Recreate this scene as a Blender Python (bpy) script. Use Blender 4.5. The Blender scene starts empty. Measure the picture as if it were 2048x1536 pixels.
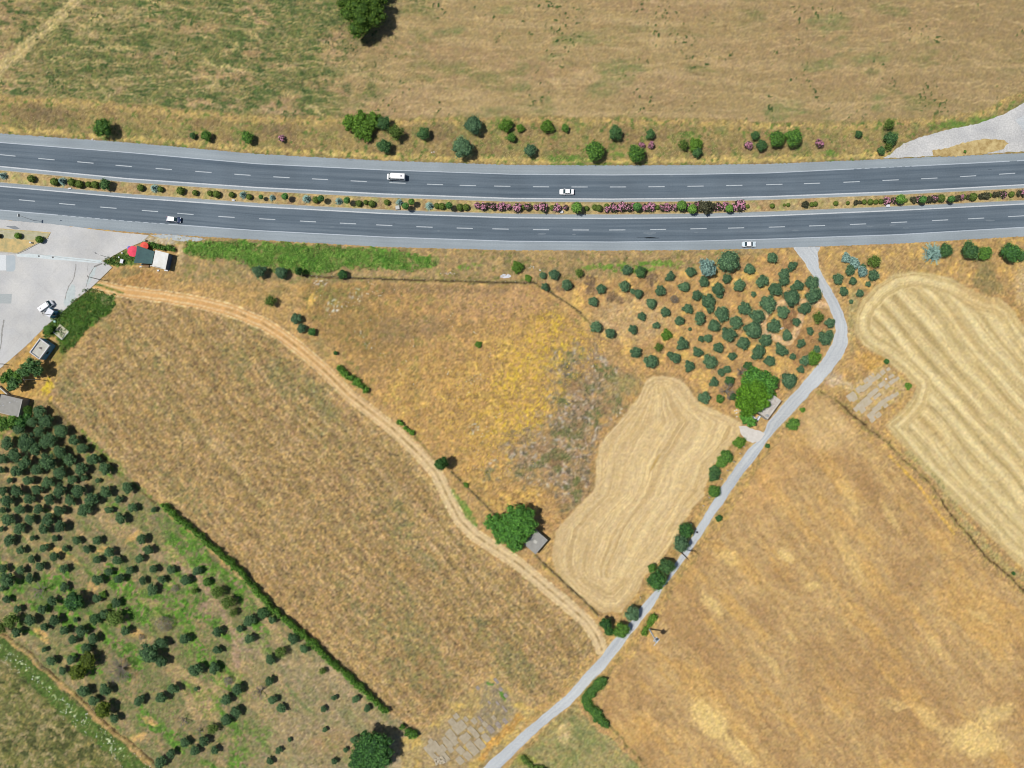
import bpy, bmesh, math, random
import numpy as np
from mathutils import Vector, Matrix
# ------------------------------------------------------------------ camera, sky, sun, exposure
S = 0.155                      # metres of ground per photo pixel (2048 wide)
H = 211.6                      # flying height
scene = bpy.context.scene
col = scene.collection
cam_d = bpy.data.cameras.new('camera'); cam = bpy.data.objects.new('camera', cam_d); col.objects.link(cam)
cam.location = (0, 0, H); cam.rotation_euler = (0, 0, 0)
cam_d.sensor_width = 36; cam_d.lens = 24.0; cam_d.clip_end = 20000; cam_d.clip_start = 1.0
scene.camera = cam
SUN_EL, SUN_AZ = math.radians(64), math.radians(278)   # azimuth clockwise from +Y: sun in the west, shadows fall east and a little south
world = bpy.data.worlds.new("World"); scene.world = world; world.use_nodes = True
wt = world.node_tree; bg = wt.nodes['Background']
sky = wt.nodes.new('ShaderNodeTexSky'); sky.sky_type = 'NISHITA'; sky.sun_disc = False
sky.sun_elevation = SUN_EL; sky.sun_rotation = SUN_AZ
wt.links.new(sky.outputs[0], bg.inputs[0]); bg.inputs[1].default_value = 0.08
sd = bpy.data.lights.new('sun', 'SUN'); sd.energy = 5.0; sd.angle = math.radians(0.5); sd.color = (1.0, 0.965, 0.90)
so = bpy.data.objects.new('sun', sd); col.objects.link(so)
dv = Vector((math.sin(SUN_AZ)*math.cos(SUN_EL), math.cos(SUN_AZ)*math.cos(SUN_EL), math.sin(SUN_EL)))
so.rotation_euler = dv.to_track_quat('Z', 'Y').to_euler(); so.location = (-60, 0, 150)
scene.view_settings.view_transform = 'Standard'; scene.view_settings.look = 'None'
scene.view_settings.exposure = 0.0; scene.view_settings.gamma = 1.0
scene.render.engine = 'CYCLES'
scene.cycles.pixel_filter_type = 'BLACKMAN_HARRIS'; scene.cycles.filter_width = 1.05
# ------------------------------------------------------------------ map data (photo pixels, x right, y down)
def W(px, py, z=0.0): return Vector(((px-1024)*S, (768-py)*S, z))
HX = [-300, 0, 256, 512, 768, 1024, 1224, 1399, 1536, 1792, 2048, 2350]
def L(*v): return lambda t, v=v: np.interp(t, HX, v)
UT = L(243, 267, 285, 308, 321.5, 330, 331, 330, 328, 317.5, 306, 288)      # north pavement edge
UO = L(266, 285, 305, 327.5, 340, 348.5, 350, 348.5, 346, 334, 321, 300)    # thin line
UI = L(307, 333, 357.5, 375, 388, 397, 398.3, 396.5, 393.3, 383.5, 369.5, 350)
UM = L(315, 340.5, 364.5, 382, 395, 403.3, 404.2, 402.8, 399.5, 389.5, 376, 357)
LM = L(340, 365, 388, 406.3, 420, 428, 429.4, 427.5, 423.5, 413, 401, 382)
LI = L(347, 372.5, 395, 413, 427, 435.5, 437, 435.2, 431.7, 421, 408, 389)
LO = L(393, 420, 442.5, 461, 474, 482.5, 484, 482, 478.2, 469.5, 454.5, 434)
LB = L(411, 439, 464, 479.5, 494, 500.5, 501, 500, 497, 487.5, 472.5, 453)
LANE_L = [(1587,494),(1587,497),(1598,510),(1610,527),(1626,552),(1640,580),(1657,610),(1669,640),(1670,660),(1665,687),(1646,720),(1625,742),(1595,777),(1565,810),(1535,845),(1520,877),(1490,905),(1465,942),(1442,975),(1425,1005),(1390,1060),(1372,1095),(1350,1126),(1335,1158),(1305,1187),(1285,1210),(1257,1250),(1225,1282),(1200,1315),(1185,1330),(1132,1390),(1065,1447),(1025,1482),(965,1536),(700,1780)]
LANE_R = [(1640,494),(1640,497),(1634,507),(1638,535),(1652,562),(1672,595),(1687,627),(1695,655),(1696,685),(1682,715),(1665,740),(1637,770),(1610,800),(1580,830),(1550,862),(1532,885),(1510,917),(1482,952),(1457,990),(1425,1037),(1400,1075),(1375,1112),(1350,1145),(1327,1175),(1312,1204),(1275,1252),(1240,1297),(1205,1342),(1175,1372),(1140,1410),(1075,1462),(1020,1517),(1000,1536),(740,1780)]
TRACK = [(178,570),(205,575),(250,583),(300,590),(340,595),(400,605),(460,620),(522,645),(563,670),(600,698),(647,739),(697,789),(741,823),(785,857),(835,904),(872,945),(897,997),(920,1040),(950,1070),(995,1100),(1040,1130),(1087,1170),(1132,1207),(1175,1245),(1195,1275),(1204,1300)]
LOT = [(-320,415),(0,439.5),(102,448),(160,455),(230,464),(298,470),(285,483),(250,498),(220,515),(203,522),(215,527),(224,535),(200,558),(180,577),(150,600),(107,640),(87,657),(52,692),(0,737),(-320,1010)]
ISLE = [(-60,452),(0,457),(55,461),(102,465),(96,476),(50,499),(35,506),(0,503),(-60,498)]
RAMP = [(1765,316.5),(1781,309),(1794,297),(1806,287),(1848,272),(1896,259),(1961,246),(2011,227),(2048,205),(2130,150),(2350,20),(2350,284),(2048,303),(1900,310),(1800,315)]
RAMP_ISLE = [(1863,301),(1868,312),(1911,313),(1973,307),(2003,300),(2016,288),(2008,281),(1973,277),(1926,286),(1898,296)]
APRON = [(1477,853),(1487,851),(1505,858),(1520,862),(1530,868),(1520,882),(1505,886),(1492,880),(1482,868)]
P_WEST = [(228,592),(280,601),(340,608),(400,618),(450,632),(512,655),(553,680),(590,708),(636,750),(688,800),(730,833),(775,868),(825,915),(860,952),(883,1003),(908,1048),(940,1082),(985,1112),(1030,1142),(1078,1180),(1120,1215),(1162,1252),(1186,1280),(1194,1305),(1182,1325),(1130,1382),(1068,1418),(1048,1405),(985,1345),(968,1352),(905,1410),(852,1462),(800,1450),(720,1380),(600,1272),(490,1165),(400,1068),(320,1000),(230,925),(130,830),(95,800),(108,745),(150,700),(190,650)]
P_STRIP = [(1308,752),(1335,752),(1362,762),(1385,790),(1400,808),(1440,825),(1482,845),(1482,862),(1470,885),(1425,930),(1412,970),(1410,990),(1380,1020),(1360,1060),(1330,1110),(1292,1150),(1272,1190),(1240,1222),(1205,1224),(1150,1187),(1112,1142),(1105,1110),(1112,1060),(1150,1018),(1187,985),(1192,950),(1192,915),(1208,875),(1240,840),(1275,800),(1290,765)]
P_EAST = [(1710,630),(1722,603),(1750,572),(1788,548),(1825,541),(1870,546),(1912,560),(1930,572),(1950,585),(1972,593),(2000,598),(2022,615),(2048,655),(2120,760),(2400,1100),(2400,1480),(2048,1138),(2010,1104),(1958,1049),(1908,999),(1857,950),(1803,888),(1768,850),(1790,832),(1806,818),(1825,795),(1832,772),(1800,742),(1762,712),(1725,690),(1709,662)]
P_WHEAT = [(1640,782),(1655,790),(1690,838),(1735,880),(1790,930),(1850,985),(1880,1030),(1910,1070),(1960,1125),(2030,1180),(2400,1500),(2400,1900),(1500,1900),(1290,1545),(1240,1480),(1200,1420),(1210,1385),(1245,1330),(1300,1275),(1335,1205),(1385,1125),(1430,1078),(1465,1020),(1500,965),(1535,905),(1570,865),(1600,832)]
P_SOUTH = [(1150,1402),(1165,1425),(1200,1458),(1240,1495),(1290,1550),(1340,1620),(850,1750),(1020,1530),(1078,1470)]
P_CORNER = [(-300,1020),(-60,1230),(0,1275),(45,1305),(107,1362),(155,1405),(215,1462),(300,1536),(420,1650),(-300,1900)]
P_FALLOW = [(610,560),(760,566),(960,572),(1070,570),(1100,590),(1140,640),(1200,690),(1240,740),(1295,760),(1275,800),(1240,842),(1208,875),(1192,915),(1190,985),(1150,1018),(1112,1060),(1095,1075),(1050,1085),(1000,1040),(900,945),(830,875),(740,795),(680,715),(640,670),(600,620)]
P_WEED = [(180,577),(205,580),(232,592),(225,615),(190,645),(155,682),(125,705),(108,665),(90,680),(87,657),(112,632),(150,600)]
P_GSTRIP = [(378,484),(512,483),(620,490),(768,500),(868,515),(872,535),(800,540),(700,535),(620,548),(540,540),(470,520),(400,515),(372,505)]
DITCHES_FENCE_SHADE = [([(1640,785),(1673,800),(1698,822),(1723,845),(1761,875),(1803,915),(1858,965),(1886,1005),(1923,1055),(1973,1112),(2011,1145),(2048,1178),(2300,1400)], 3.0),
 ([(-60,1215),(0,1267),(45,1292),(107,1350),(155,1392),(215,1450),(305,1522),(400,1610)], 3.2),
 ([(95,800),(130,838),(170,882),(205,915),(250,960),(310,1005)], 2.4),
 ([(1212,1445),(1240,1475),(1275,1515),(1310,1560)], 1.8),
 ([(825,868),(870,918)], 1.2), ([(902,942),(940,980),(992,1030)], 1.4), ([(1071,1110),(1102,1140),(1125,1162),(1170,1202),(1200,1232)], 1.6),  # fence runs, here and next line: wire shadow painted into the soil colour
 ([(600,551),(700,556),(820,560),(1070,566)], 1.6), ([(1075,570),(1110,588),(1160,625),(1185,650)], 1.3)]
# ------------------------------------------------------------------ noise and distance tools
def _h(ix, iy, seed):
    with np.errstate(over='ignore'):
        n = (ix.astype(np.uint32)*np.uint32(374761393)) ^ (iy.astype(np.uint32)*np.uint32(668265263)) ^ np.uint32((seed*2246822519) & 0xffffffff)
        n = (n ^ (n >> np.uint32(13)))*np.uint32(1274126177)
        n = (n ^ (n >> np.uint32(16)))*np.uint32(2654435761)
        n = n ^ (n >> np.uint32(15))
    return n.astype(np.float32)*np.float32(2/4294967295.0) - 1
def vn(x, y, s, seed, ang=0.0, st=1.0):
    if ang or st != 1.0:
        a = math.radians(ang); ca, sa = math.cos(a), math.sin(a)
        x, y = (x*ca + y*sa)/st, (-x*sa + y*ca)
    x = x/s + 1000.5; y = y/s + 1000.5
    fx = np.floor(x); fy = np.floor(y); ix = fx.astype(np.int64); iy = fy.astype(np.int64)
    tx = (x-fx).astype(np.float32); ty = (y-fy).astype(np.float32)
    tx = tx*tx*(3-2*tx); ty = ty*ty*(3-2*ty)
    a0 = _h(ix, iy, seed); a1 = _h(ix+1, iy, seed); b0 = _h(ix, iy+1, seed); b1 = _h(ix+1, iy+1, seed)
    a0 = a0+(a1-a0)*tx; b0 = b0+(b1-b0)*tx
    return a0+(b0-a0)*ty
def fb(x, y, s, seed, o=3, ang=0.0, st=1.0, g=0.55):
    r = 0; a = 1.0; t = 0
    for k in range(o):
        r = r + a*vn(x, y, s/(1.93**k), seed*17+k, ang+7*k if ang == 0 and st == 1 else ang, st); t += a; a *= g
    return r/t*1.5
def sm(v, a=0.0, b=1.0):
    t = np.clip((v-a)/(b-a), 0, 1); return t*t*(3-2*t)
def segd(x, y, pts, closed):
    n = len(pts); d = np.full(x.shape, 1e9, np.float32)
    for i in range(n if closed else n-1):
        x0, y0 = pts[i]; x1, y1 = pts[(i+1) % n]; dx, dy = x1-x0, y1-y0
        t = np.clip(((x-x0)*dx+(y-y0)*dy)/(dx*dx+dy*dy+1e-9), 0, 1)
        d = np.minimum(d, (x-x0-t*dx)**2+(y-y0-t*dy)**2)
    return np.sqrt(d)
def _sub(x, y, pts, pad):
    xs = [p[0] for p in pts]; ys = [p[1] for p in pts]
    return (x > min(xs)-pad) & (x < max(xs)+pad) & (y > min(ys)-pad) & (y < max(ys)+pad)
def sdf(x, y, poly, pad=45):
    out = np.full(x.shape, 999.0, np.float32); m = _sub(x, y, poly, pad)
    X = x[m]; Y = y[m]
    if X.size == 0: return out
    d = segd(X, Y, poly, True); ins = np.zeros(X.shape, bool); n = len(poly)
    for i in range(n):
        x0, y0 = poly[i]; x1, y1 = poly[(i+1) % n]
        if y0 != y1:
            c = ((y0 > Y) != (y1 > Y)) & (X < (x1-x0)*(Y-y0)/(y1-y0)+x0); ins ^= c
    out[m] = np.where(ins, -d, d); return out
def pld(x, y, pts, pad=45):
    out = np.full(x.shape, 999.0, np.float32); m = _sub(x, y, pts, pad)
    if m.any(): out[m] = segd(x[m], y[m], pts, False)
    return out
def blob(x, y, cx, cy, rx, ry=None, ang=0):
    ry = ry or rx; a = math.radians(ang); dx = x-cx; dy = y-cy
    u = (dx*math.cos(a)+dy*math.sin(a))/rx; v = (-dx*math.sin(a)+dy*math.cos(a))/ry
    return 1-np.sqrt(u*u+v*v)          # >0 inside
# ------------------------------------------------------------------ colour of the soil and its plants, height of the tussocks
def ground_field(x, y):
    """x, y: photo pixel coords. returns display-referred colour (N,3) 0..1 and height (m)"""
    x = x.astype(np.float32); y = y.astype(np.float32)
    C = np.empty(x.shape+(3,), np.float32)
    def c(r, g, b): return np.array([r, g, b], np.float32)/255
    cnt = [0]; scr = []; amt = [0.62]
    def lay(m, k):
        nonlocal C
        if scr: m = np.clip(m*(1+amt[0]*scr[cnt[0] % 5]), 0, 1); cnt[0] += 1
        C = C + (k-C)*m[..., None]
    wx = fb(x, y, 22, 3)*5+vn(x, y, 5, 5)*1.6; wy = fb(x, y, 22, 4)*5+vn(x, y, 5, 6)*1.6
    xw = x+wx; yw = y+wy
    n3 = vn(x, y, 2.6, 11); n5 = vn(x, y, 4.6, 12); n9 = fb(x, y, 9, 13, 3); n25 = fb(x, y, 26, 14, 3); n70 = fb(x, y, 75, 15, 3)
    fl = fb(x+n9*3, y-n9*3, 6, 16, 3)            # scribbly
    for k in range(5): q = fb(x+n5*3, y+n9*4, (4.2, 3.2, 5, 3.6, 2.8)[k], 160+k, 2); scr.append(np.clip(q, -1, 1))
    C[:] = c(180, 148, 100)
    Z = np.zeros(x.shape, np.float32)
    amp = np.full(x.shape, 1.0, np.float32)      # tussock strength
    grain = np.full(x.shape, 1.0, np.float32)
    # ---- north field
    vt = np.interp(x, [-300, 0, 150, 330, 560, 700, 1024, 1300, 1450, 1560, 1750, 1850, 1950, 2048, 2350], [150, 190, 198, 216, 234, 238, 234, 236, 240, 246, 243, 234, 226, 182, 30]) + wy*0.7
    mN = sm(vt-y, -3, 5)
    lay(mN, c(166, 143, 100)); lay(mN*sm(fb(x, y, 5, 222, 3, 2, 4), 0.1, .7)*.35, c(150, 124, 86))
    lay(mN*sm(fb(x, y, 60, 21, 3, 4, 5), -0.3, 0.5)*0.55, c(166, 136, 100))
    lay(mN*sm(fb(x, y, 14, 22, 3, 3, 9), 0.05, 0.6)*0.4, c(194, 166, 122))
    lay(mN*sm(x, 1300, 2100)*0.5, c(154, 132, 92))
    left = sm(900-x+n70*110-(y-120)*0.6, 0, 330)
    gN = sm(fb(x, y, 30, 23, 4, 6, 3)+left*0.85-0.52, -0.28, 0.34)
    lay(mN*gN*0.8*sm(x, -20, 120)*(0.65+0.35*left), c(112, 117, 70))
    lay(mN*left*sm(fb(x, y, 8, 24, 3, 8, 2)+n25*0.5, 0.0, 0.5)*0.85, c(84, 102, 58))
    lay(mN*(1-left)*sm(fb(x, y, 42, 25, 4, -8, 2.5)-0.42-sm(x, 1750, 1950)+0.22*sm(blob(x, y, 1400, 130, 420, 110, -12)), 0, 0.4)*0.6, c(126, 130, 82))
    st = 1-np.abs(vn(xw, yw*1.0+n25*5, 26, 27, 7, 9))          # straw lines, wandering
    lay(mN*sm(st, 0.88, 0.98)*sm(950-x, 0, 300)*sm(n25, -0.5, 0.2)*0.75, c(186, 165, 112))
    st2 = 1-np.abs(vn(xw+300, yw+n25*3, 17, 28, -4, 12))
    lay(mN*sm(st2, 0.9, 1)*0.5, c(202, 170, 120)); lay(mN*sm(vn(x/14, y+n70*10+n25*2, 2.6, 321), .25, .9)*.4, c(202, 172, 124)); lay(mN*sm(vn(x/12, y+n70*10+n25*2, 3.4, 322), .25, .9)*.35, c(146, 122, 86))
    dt = pld(x, y, [(-60, 205), (0, 140), (80, 65), (165, -10), (240, -90)], 60)
    lay(sm(13-dt+n9*4)*mN*0.75, c(188, 166, 112)); lay(mN*sm(4-np.abs(dt-5)+n5, 0, 3)*0.5, c(205, 180, 130))
    lay(mN*sm(blob(x, y, 1730, 138, 7, 5)), c(214, 184, 132))
    dots = mN*sm(fb(x, y, 5.5, 29, 2)-0.62, 0, 0.2)*sm(fb(x, y, 45, 30, 2)+sm(blob(x, y, 1080, 90, 330, 70))*0.5+left*0.2, 0.25, 0.7)
    lay(dots, c(72, 92, 52)); Z += dots*0.25
    grain -= mN*(1-left)*0.4; amp -= mN*(1-left)*0.4
    # ---- verge between field and highway
    mV = (1-mN)*sm(UT(x)+3-y, -2, 2)
    lay(mV, c(156, 136, 88))
    lay(mV*sm(n25, -0.1, 0.5)*0.7, c(146, 122, 84)); lay(mV*sm(fb(x, y, 20, 33, 3), 0.1, 0.6)*0.7, c(132, 130, 78))
    lay(mV*sm(11-np.abs(y-vt-7)+n9*7, 0, 10)*0.6, c(200, 166, 104))
    lay(mV*sm(9-np.abs(UT(x)-y-9)+n9*6, 0, 7)*0.75, c(204, 174, 106))
    lay(mV*sm(4-(UT(x)-y)+n5*2, 0, 3)*0.6, c(150, 128, 92))
    lay(mV*sm(fb(x, y, 9, 35, 3)-0.35, 0, 0.3)*0.7, c(104, 122, 62))
    for (cx, cy, rx, ry) in [(110, 235, 75, 25), (60, 225, 60, 22), (560, 262, 60, 18), (880, 262, 40, 22)]:
        lay(mV*sm(blob(xw, yw, cx, cy, rx, ry)*2)*0.5, c(124, 106, 78))
    for (cx, cy, rx, ry) in [(1120, 316, 45, 8), (1160, 318, 40, 8), (1235, 312, 22, 8), (1375, 268, 22, 10), (1660, 306, 26, 8), (1960, 243, 55, 11), (1900, 250, 45, 10), (1180, 330, 60, 6)]:
        lay(mV*sm(blob(xw, yw, cx, cy, rx, ry)*2+n9*0.5)*0.7, c(104, 132, 60))
    # ---- median
    mM = ((y > UM(x)-2) & (y < LM(x)+2)).astype(np.float32)
    lay(mM, c(184, 160, 112)); lay(mM*sm(n25, 0, 0.5)*0.6, c(168, 136, 98)); lay(mM*sm(fb(x, y, 12, 41, 3), 0.1, 0.6)*0.55, c(156, 154, 96))
    # ---- south side general
    mS = sm(y-LB(x), -3, 1)
    lay(mS, c(188, 150, 98))
    lay(mS*sm(n25, 0, 0.6)*0.5, c(164, 130, 84))
    lay(mS*sm(fb(x, y, 15, 43, 3), 0.1, 0.6)*0.5, c(212, 172, 102))
    # band under the highway
    bm = sm(y-LB(x), 0, 3)*sm(572-y+n9*6, 0, 12)*sm(1560-x, 0, 60)*sm(x, 330, 370)
    lay(bm*0.6, c(168, 142, 100)); lay(bm*sm(fb(x, y, 14, 44, 3), -0.1, 0.4)*0.6, c(140, 124, 88)); lay(bm*sm(fb(x, y, 8, 45, 3), 0.25, 0.6)*0.6, c(128, 128, 72))
    lay(sm(sdf(xw, yw, [(230, 560), (340, 545), (420, 560), (560, 560), (640, 600), (620, 640), (560, 650), (450, 612), (350, 590)])*-1, -6, 10)*0.6, c(180, 146, 94))
    for (cx, cy, rx, ry, k) in [(560, 600, 60, 40, 1), (470, 545, 90, 26, 1), (640, 580, 60, 22, 1), (660, 690, 50, 30, 1)]:
        lay(sm(blob(xw, yw, cx, cy, rx, ry)*2+n9*0.4)*0.45*sm(n25+0.3), c(132, 122, 80))
    sg = sdf(xw, yw, P_GSTRIP); mg = sm(-sg+n9*7, -4, 6)
    lay(mg*0.95, c(92, 136, 52)); lay(mg*sm(fl, 0, 0.6)*0.7, c(62, 104, 40)); lay(mg*sm(-fl, 0.1, 0.7)*0.6, c(132, 164, 70)); Z += mg*(0.25+0.25*fl)
    lay(mg*sm(fb(x, y, 16, 46, 3)-0.25+sm(x, 600, 860)*0.25, 0, 0.4)*0.75, c(160, 140, 96))
    for (cx, cy, rx, ry) in [(1035, 533, 15, 9), (1215, 535, 60, 9), (1330, 528, 50, 10), (1270, 538, 60, 8), (1255, 530, 90, 6), (950, 530, 30, 8), (1055, 591, 22, 5), (1110, 612, 14, 14), (1160, 640, 20, 10)]:
        q = sm(blob(xw, yw, cx, cy, rx, ry)*1.6+n9*0.9+n5*.5-.2); lay(q*0.8, c(110, 142, 60)); Z += q*0.12
    # east roadside under highway
    lay(sm(blob(xw, yw, 1850, 530, 130, 28)*2)*0.5, c(140, 124, 80))
    # ---- right orchard soil
    so_ = sdf(xw, yw, [(1080, 570), (1300, 548), (1560, 505), (1600, 520), (1640, 590), (1668, 650), (1650, 715), (1560, 800), (1490, 850), (1400, 800), (1360, 755), (1290, 745), (1220, 690), (1150, 640)])
    mo = sm(-so_, -8, 10)
    lay(mo*0.85, c(194, 152, 98)); lay(mo*sm(n25, 0.0, 0.5)*0.6, c(168, 130, 88)); lay(mo*sm(fb(x, y, 20, 51, 4), 0.12, 0.5)*0.8, c(224, 180, 104))
    lay(mo*sm(blob(xw, yw, 1260, 640, 110, 60)*2)*0.55, c(202, 170, 122)); lay(mo*sm(blob(xw, yw, 1615, 700, 55, 70)*1.5)*0.7, c(164, 124, 82))
    dt = pld(x, y, [(1655, 612), (1622, 606), (1585, 600), (1540, 615), (1525, 640), (1525, 665), (1560, 680), (1578, 684), (1592, 665), (1600, 638), (1607, 622)])
    lay(sm(8-dt+n9*1.5, 0, 2.5)*1.3, c(218, 178, 132))
    lay(sm(-sdf(xw, yw, [(1560, 625), (1590, 615), (1600, 628), (1590, 650), (1572, 665), (1563, 650)]), 0, 4)*1.2, c(146, 110, 76))
    for (cx, cy, rx, ry) in [(1228, 600, 24, 14), (1182, 565, 14, 16), (1182, 578, 12, 16), (1302, 560, 16, 14), (1350, 598, 10, 8), (1130, 575, 26, 10)]:
        q = sm(blob(xw, yw, cx, cy, rx, ry)*2.5+n9*0.5); lay(q*0.8, c(126, 104, 80)); Z += q*0.3*(0.5+0.5*n5)
    for (cx, cy, rx, ry) in [(1135, 566, 22, 18)]:
        lay(sm(blob(xw, yw, cx, cy, rx, ry)*2)*0.6, c(138, 104, 66))
    # east of the lane
    me = sm(-sdf(xw, yw, [(1645, 500), (1900, 488), (2100, 475), (2100, 560), (1960, 575), (1910, 560), (1820, 542), (1750, 570), (1712, 630), (1712, 690), (1800, 745), (1830, 780), (1790, 840), (1700, 820), (1650, 780), (1700, 700), (1690, 640)]), -6, 8)
    lay(me*0.8, c(188, 152, 98)); lay(me*sm(fb(x, y, 20, 53, 4), 0.0, 0.5)*0.7, c(174, 138, 90)); lay(me*sm(fb(x, y, 14, 54, 3), 0.2, 0.6)*0.6, c(218, 174, 100))
    lay(sm(-sdf(xw, yw, [(1950, 520), (1985, 525), (2012, 590), (1975, 590), (1948, 578)]), -3, 6)*0.7, c(138, 124, 82)); lay(sm(blob(xw, yw, 2060, 570, 40, 60)*2)*.8, c(204, 174, 124)); lay(me*sm(blob(xw, yw, 1705, 640, 14, 80)*2)*0.6, c(172, 158, 108))
    lay(sm(blob(xw, yw, 1745, 722, 42, 26)*2)*0.75, c(198, 154, 86)); lay(sm(blob(xw, yw, 1665, 758, 30, 18)*2)*0.8, c(206, 178, 144)); lay(sm(pld(x, y, [(1665, 760), (1700, 772), (1720, 790)])*-1+9+n9*3, 0, 6)*0.6, c(204, 180, 142))
    # ---- fallow field in the middle
    sf = sdf(xw, yw, P_FALLOW, 20); mf = sm(-sf, -6, 8)
    lay(mf*0.95, c(186, 146, 94)); lay(mf*sm(n25+0.15*n70, -0.1, 0.5)*0.6, c(158, 126, 82))
    lay(mf*sm(fb(x, y, 12, 55, 4), 0.0, 0.5)*0.55, c(206, 162, 98))
    lay(mf*sm(blob(xw, yw, 700, 640, 170, 90, 30)*1.6)*0.6, c(150, 122, 76)); lay(mf*sm(blob(xw, yw, 660, 590, 60, 28)*2)*0.5*sm(n9+.4), c(124, 130, 70))
    lay(mf*sm(blob(xw, yw, 980, 600, 150, 60)*1.6)*0.55, c(190, 150, 108)); lay(mf*sm(blob(xw, yw, 790, 660, 50, 40)*2)*0.5, c(140, 118, 88)); lay(mf*sm(blob(xw, yw, 860, 650, 40, 24)*2)*0.5, c(144, 120, 92))
    lay(mf*sm(blob(xw, yw, 900, 575, 170, 16)*2)*0.5, c(142, 118, 88))
    lay(mf*sm(fb(x, y, 9, 56, 3), 0.2, 0.6)*0.5*sm(900-x, -200, 200), c(122, 122, 66))
    gold = .7*sm(blob(x, y, 860, 820, 150, 150, 40)*1.5+n25*0.5)+sm(blob(x, y, 1000, 780, 190, 120, -50)*1.5+n25*0.5)+sm(blob(x, y, 960, 940, 90, 70)*1.5+n25*.4)+sm(blob(x, y, 1030, 1000, 80, 40)*1.8+n25*.4)
    gold = np.clip(gold, 0, 1)*mf
    lay(gold*0.5, c(208, 164, 96)); lay(gold*sm(fb(x, y, 16, 57, 4), 0.0, 0.45)*0.75, c(228, 184, 100)); lay(gold*sm(fb(x, y, 7, 58, 3), 0.0, 0.5)*0.65, c(160, 124, 76))
    yel = mf*sm(blob(x, y, 1070, 760, 200, 95, -58)*2+n25*.4)*(.15+.85*sm(fb(x, y, 4.5, 59, 2)+.3*n25, 0., 0.5))
    lay(yel*0.8, c(216, 178, 72))
    gre = np.clip(sm(blob(xw, yw, 1195, 768, 122, 100)*1.3+n9*.6+n25*.3)+sm(blob(xw, yw, 1095, 905, 135, 80, -25)*1.3+n9*.6+n25*.3)+sm(blob(xw, yw, 1150, 970, 50, 60)*2+n9*.3)+sm(blob(xw, yw, 1150, 840, 60, 90)*1.7+n9*.4), 0, 1)*mf
    lay(gre*0.8, c(160, 136, 106)); lay(gre*sm(fb(x, y, 9, 60, 3), -0.1, 0.4)*0.75, c(114, 106, 84)); lay(gre*sm(fb(x, y, 6, 61, 2), 0.2, 0.6)*0.75, c(184, 172, 150)); lay(gre*sm(fb(x, y, 22, 62, 3), 0.05, 0.5)*0.7, c(104, 110, 68))
    lay(gre*sm(fb(x, y, 26, 63, 3), 0.2, 0.6)*0.6, c(152, 118, 84))
    lay(mf*sm(blob(xw, yw, 1245, 770, 60, 30)*2)*0.5, c(170, 150, 96))
    for (cx, cy, r) in [(950, 856, 16), (712, 590, 16), (665, 612, 20), (985, 925, 10), (1010, 560, 0.1), (640, 560, 18), (1240, 830, 14)]:
        q = sm(blob(xw, yw, cx, cy, r)*2)*sm(vn(x, y, 3, 64), 0.05, 0.5); lay(q*0.85, c(206, 206, 186))
    lay(mf*sm(blob(xw, yw, 622, 600, 9, 22, 25)*2+n9*.5), c(226, 180, 100))
    # verge between track and fallow
    mt = sm(26-pld(x, y, TRACK, 60), 0, 8)*(1-mf)*sm(x, 240, 300)
    lay(mt*0.5, c(196, 156, 104))
    mk = pld(x, y, [(905, 985), (925, 1010), (940, 1035), (950, 1050)])
    lay(sm(11-mk+n9*5, 0, 6)*0.8, c(116, 140, 66))
    # ---- west field
    sw_ = sdf(xw, yw, P_WEST, 30); mw = sm(-sw_, -4, 4)
    grain += mw*0.3; lay(mw, c(172, 140, 94)); lay(mw*sm(n25+0.4*n70, -0.1, 0.7)*0.3, c(174, 138, 92)); lay(mw*sm(n70+.3*n25, 0, .8)*.28, c(168, 136, 92))
    lay(mw*sm(fb(x, y, 34, 71, 4, 52, 2.6)+0.08, 0.0, 0.6)*0.42, c(154, 126, 82)); lay(mw*sm(fb(x, y, 7, 72, 3, 48, 2.0), 0.05, 0.55)*0.42, c(200, 168, 118))
    lay(mw*sm(fb(x, y, 5.5, 73, 3, 48, 1.8), 0.12, 0.55)*0.6, c(130, 108, 72))
    rows = np.sin((x*math.sin(math.radians(52))-y*math.cos(math.radians(52))+n70*16+n25*5)/7.5)
    dg = x*math.sin(math.radians(50))-y*math.cos(math.radians(50))+n70*6; da = (x+y)/34; lay(mw*sm(rows+n9, 0.2, 1.2)*0.2, c(128, 112, 72)); lay(mw*sm(vn(dg, da/1.6, 3.2, 311), .1, .8)*.45, c(206, 172, 122)); lay(mw*sm(vn(dg+70, da/1.6, 3.2, 312)+.3*n25, .15, .8)*.45, c(142, 114, 76)); lay(mw*sm(vn(dg+170, da/1.6, 9, 313)+.4*n25, .1, .8)*.32, c(144, 128, 84))
    lay(mw*sm(fb(x, y, 45, 74, 4, 55, 3.5)+0.5*n9, 0.25, 0.8)*0.42, c(118, 120, 78))
    lay(mw*sm(sw_+22+n9*6, 0, 12)*sm(y, 500, 900)*0.35, c(206, 168, 116))
    # ---- weedy strip by the lot
    sg = sdf(xw, yw, P_WEED); mg = sm(-sg+n9*4, -3, 4)
    lay(mg, c(72, 104, 40)); lay(mg*sm(fl, 0, 0.6)*0.8, c(48, 78, 30)); lay(mg*sm(-fl, 0.2, 0.7)*0.6, c(104, 134, 56)); lay(mg*sm(blob(xw, yw, 212, 600, 20, 16)*2)*0.6, c(140, 140, 96)); Z += mg*(0.25+0.25*fl)
    lay(sm(-sdf(xw, yw, [(78, 668), (60, 690), (30, 725), (0, 745), (0, 790), (60, 800), (100, 790), (120, 740), (130, 705), (108, 690)]), -4, 6)*0.75, c(192, 152, 88))
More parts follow.
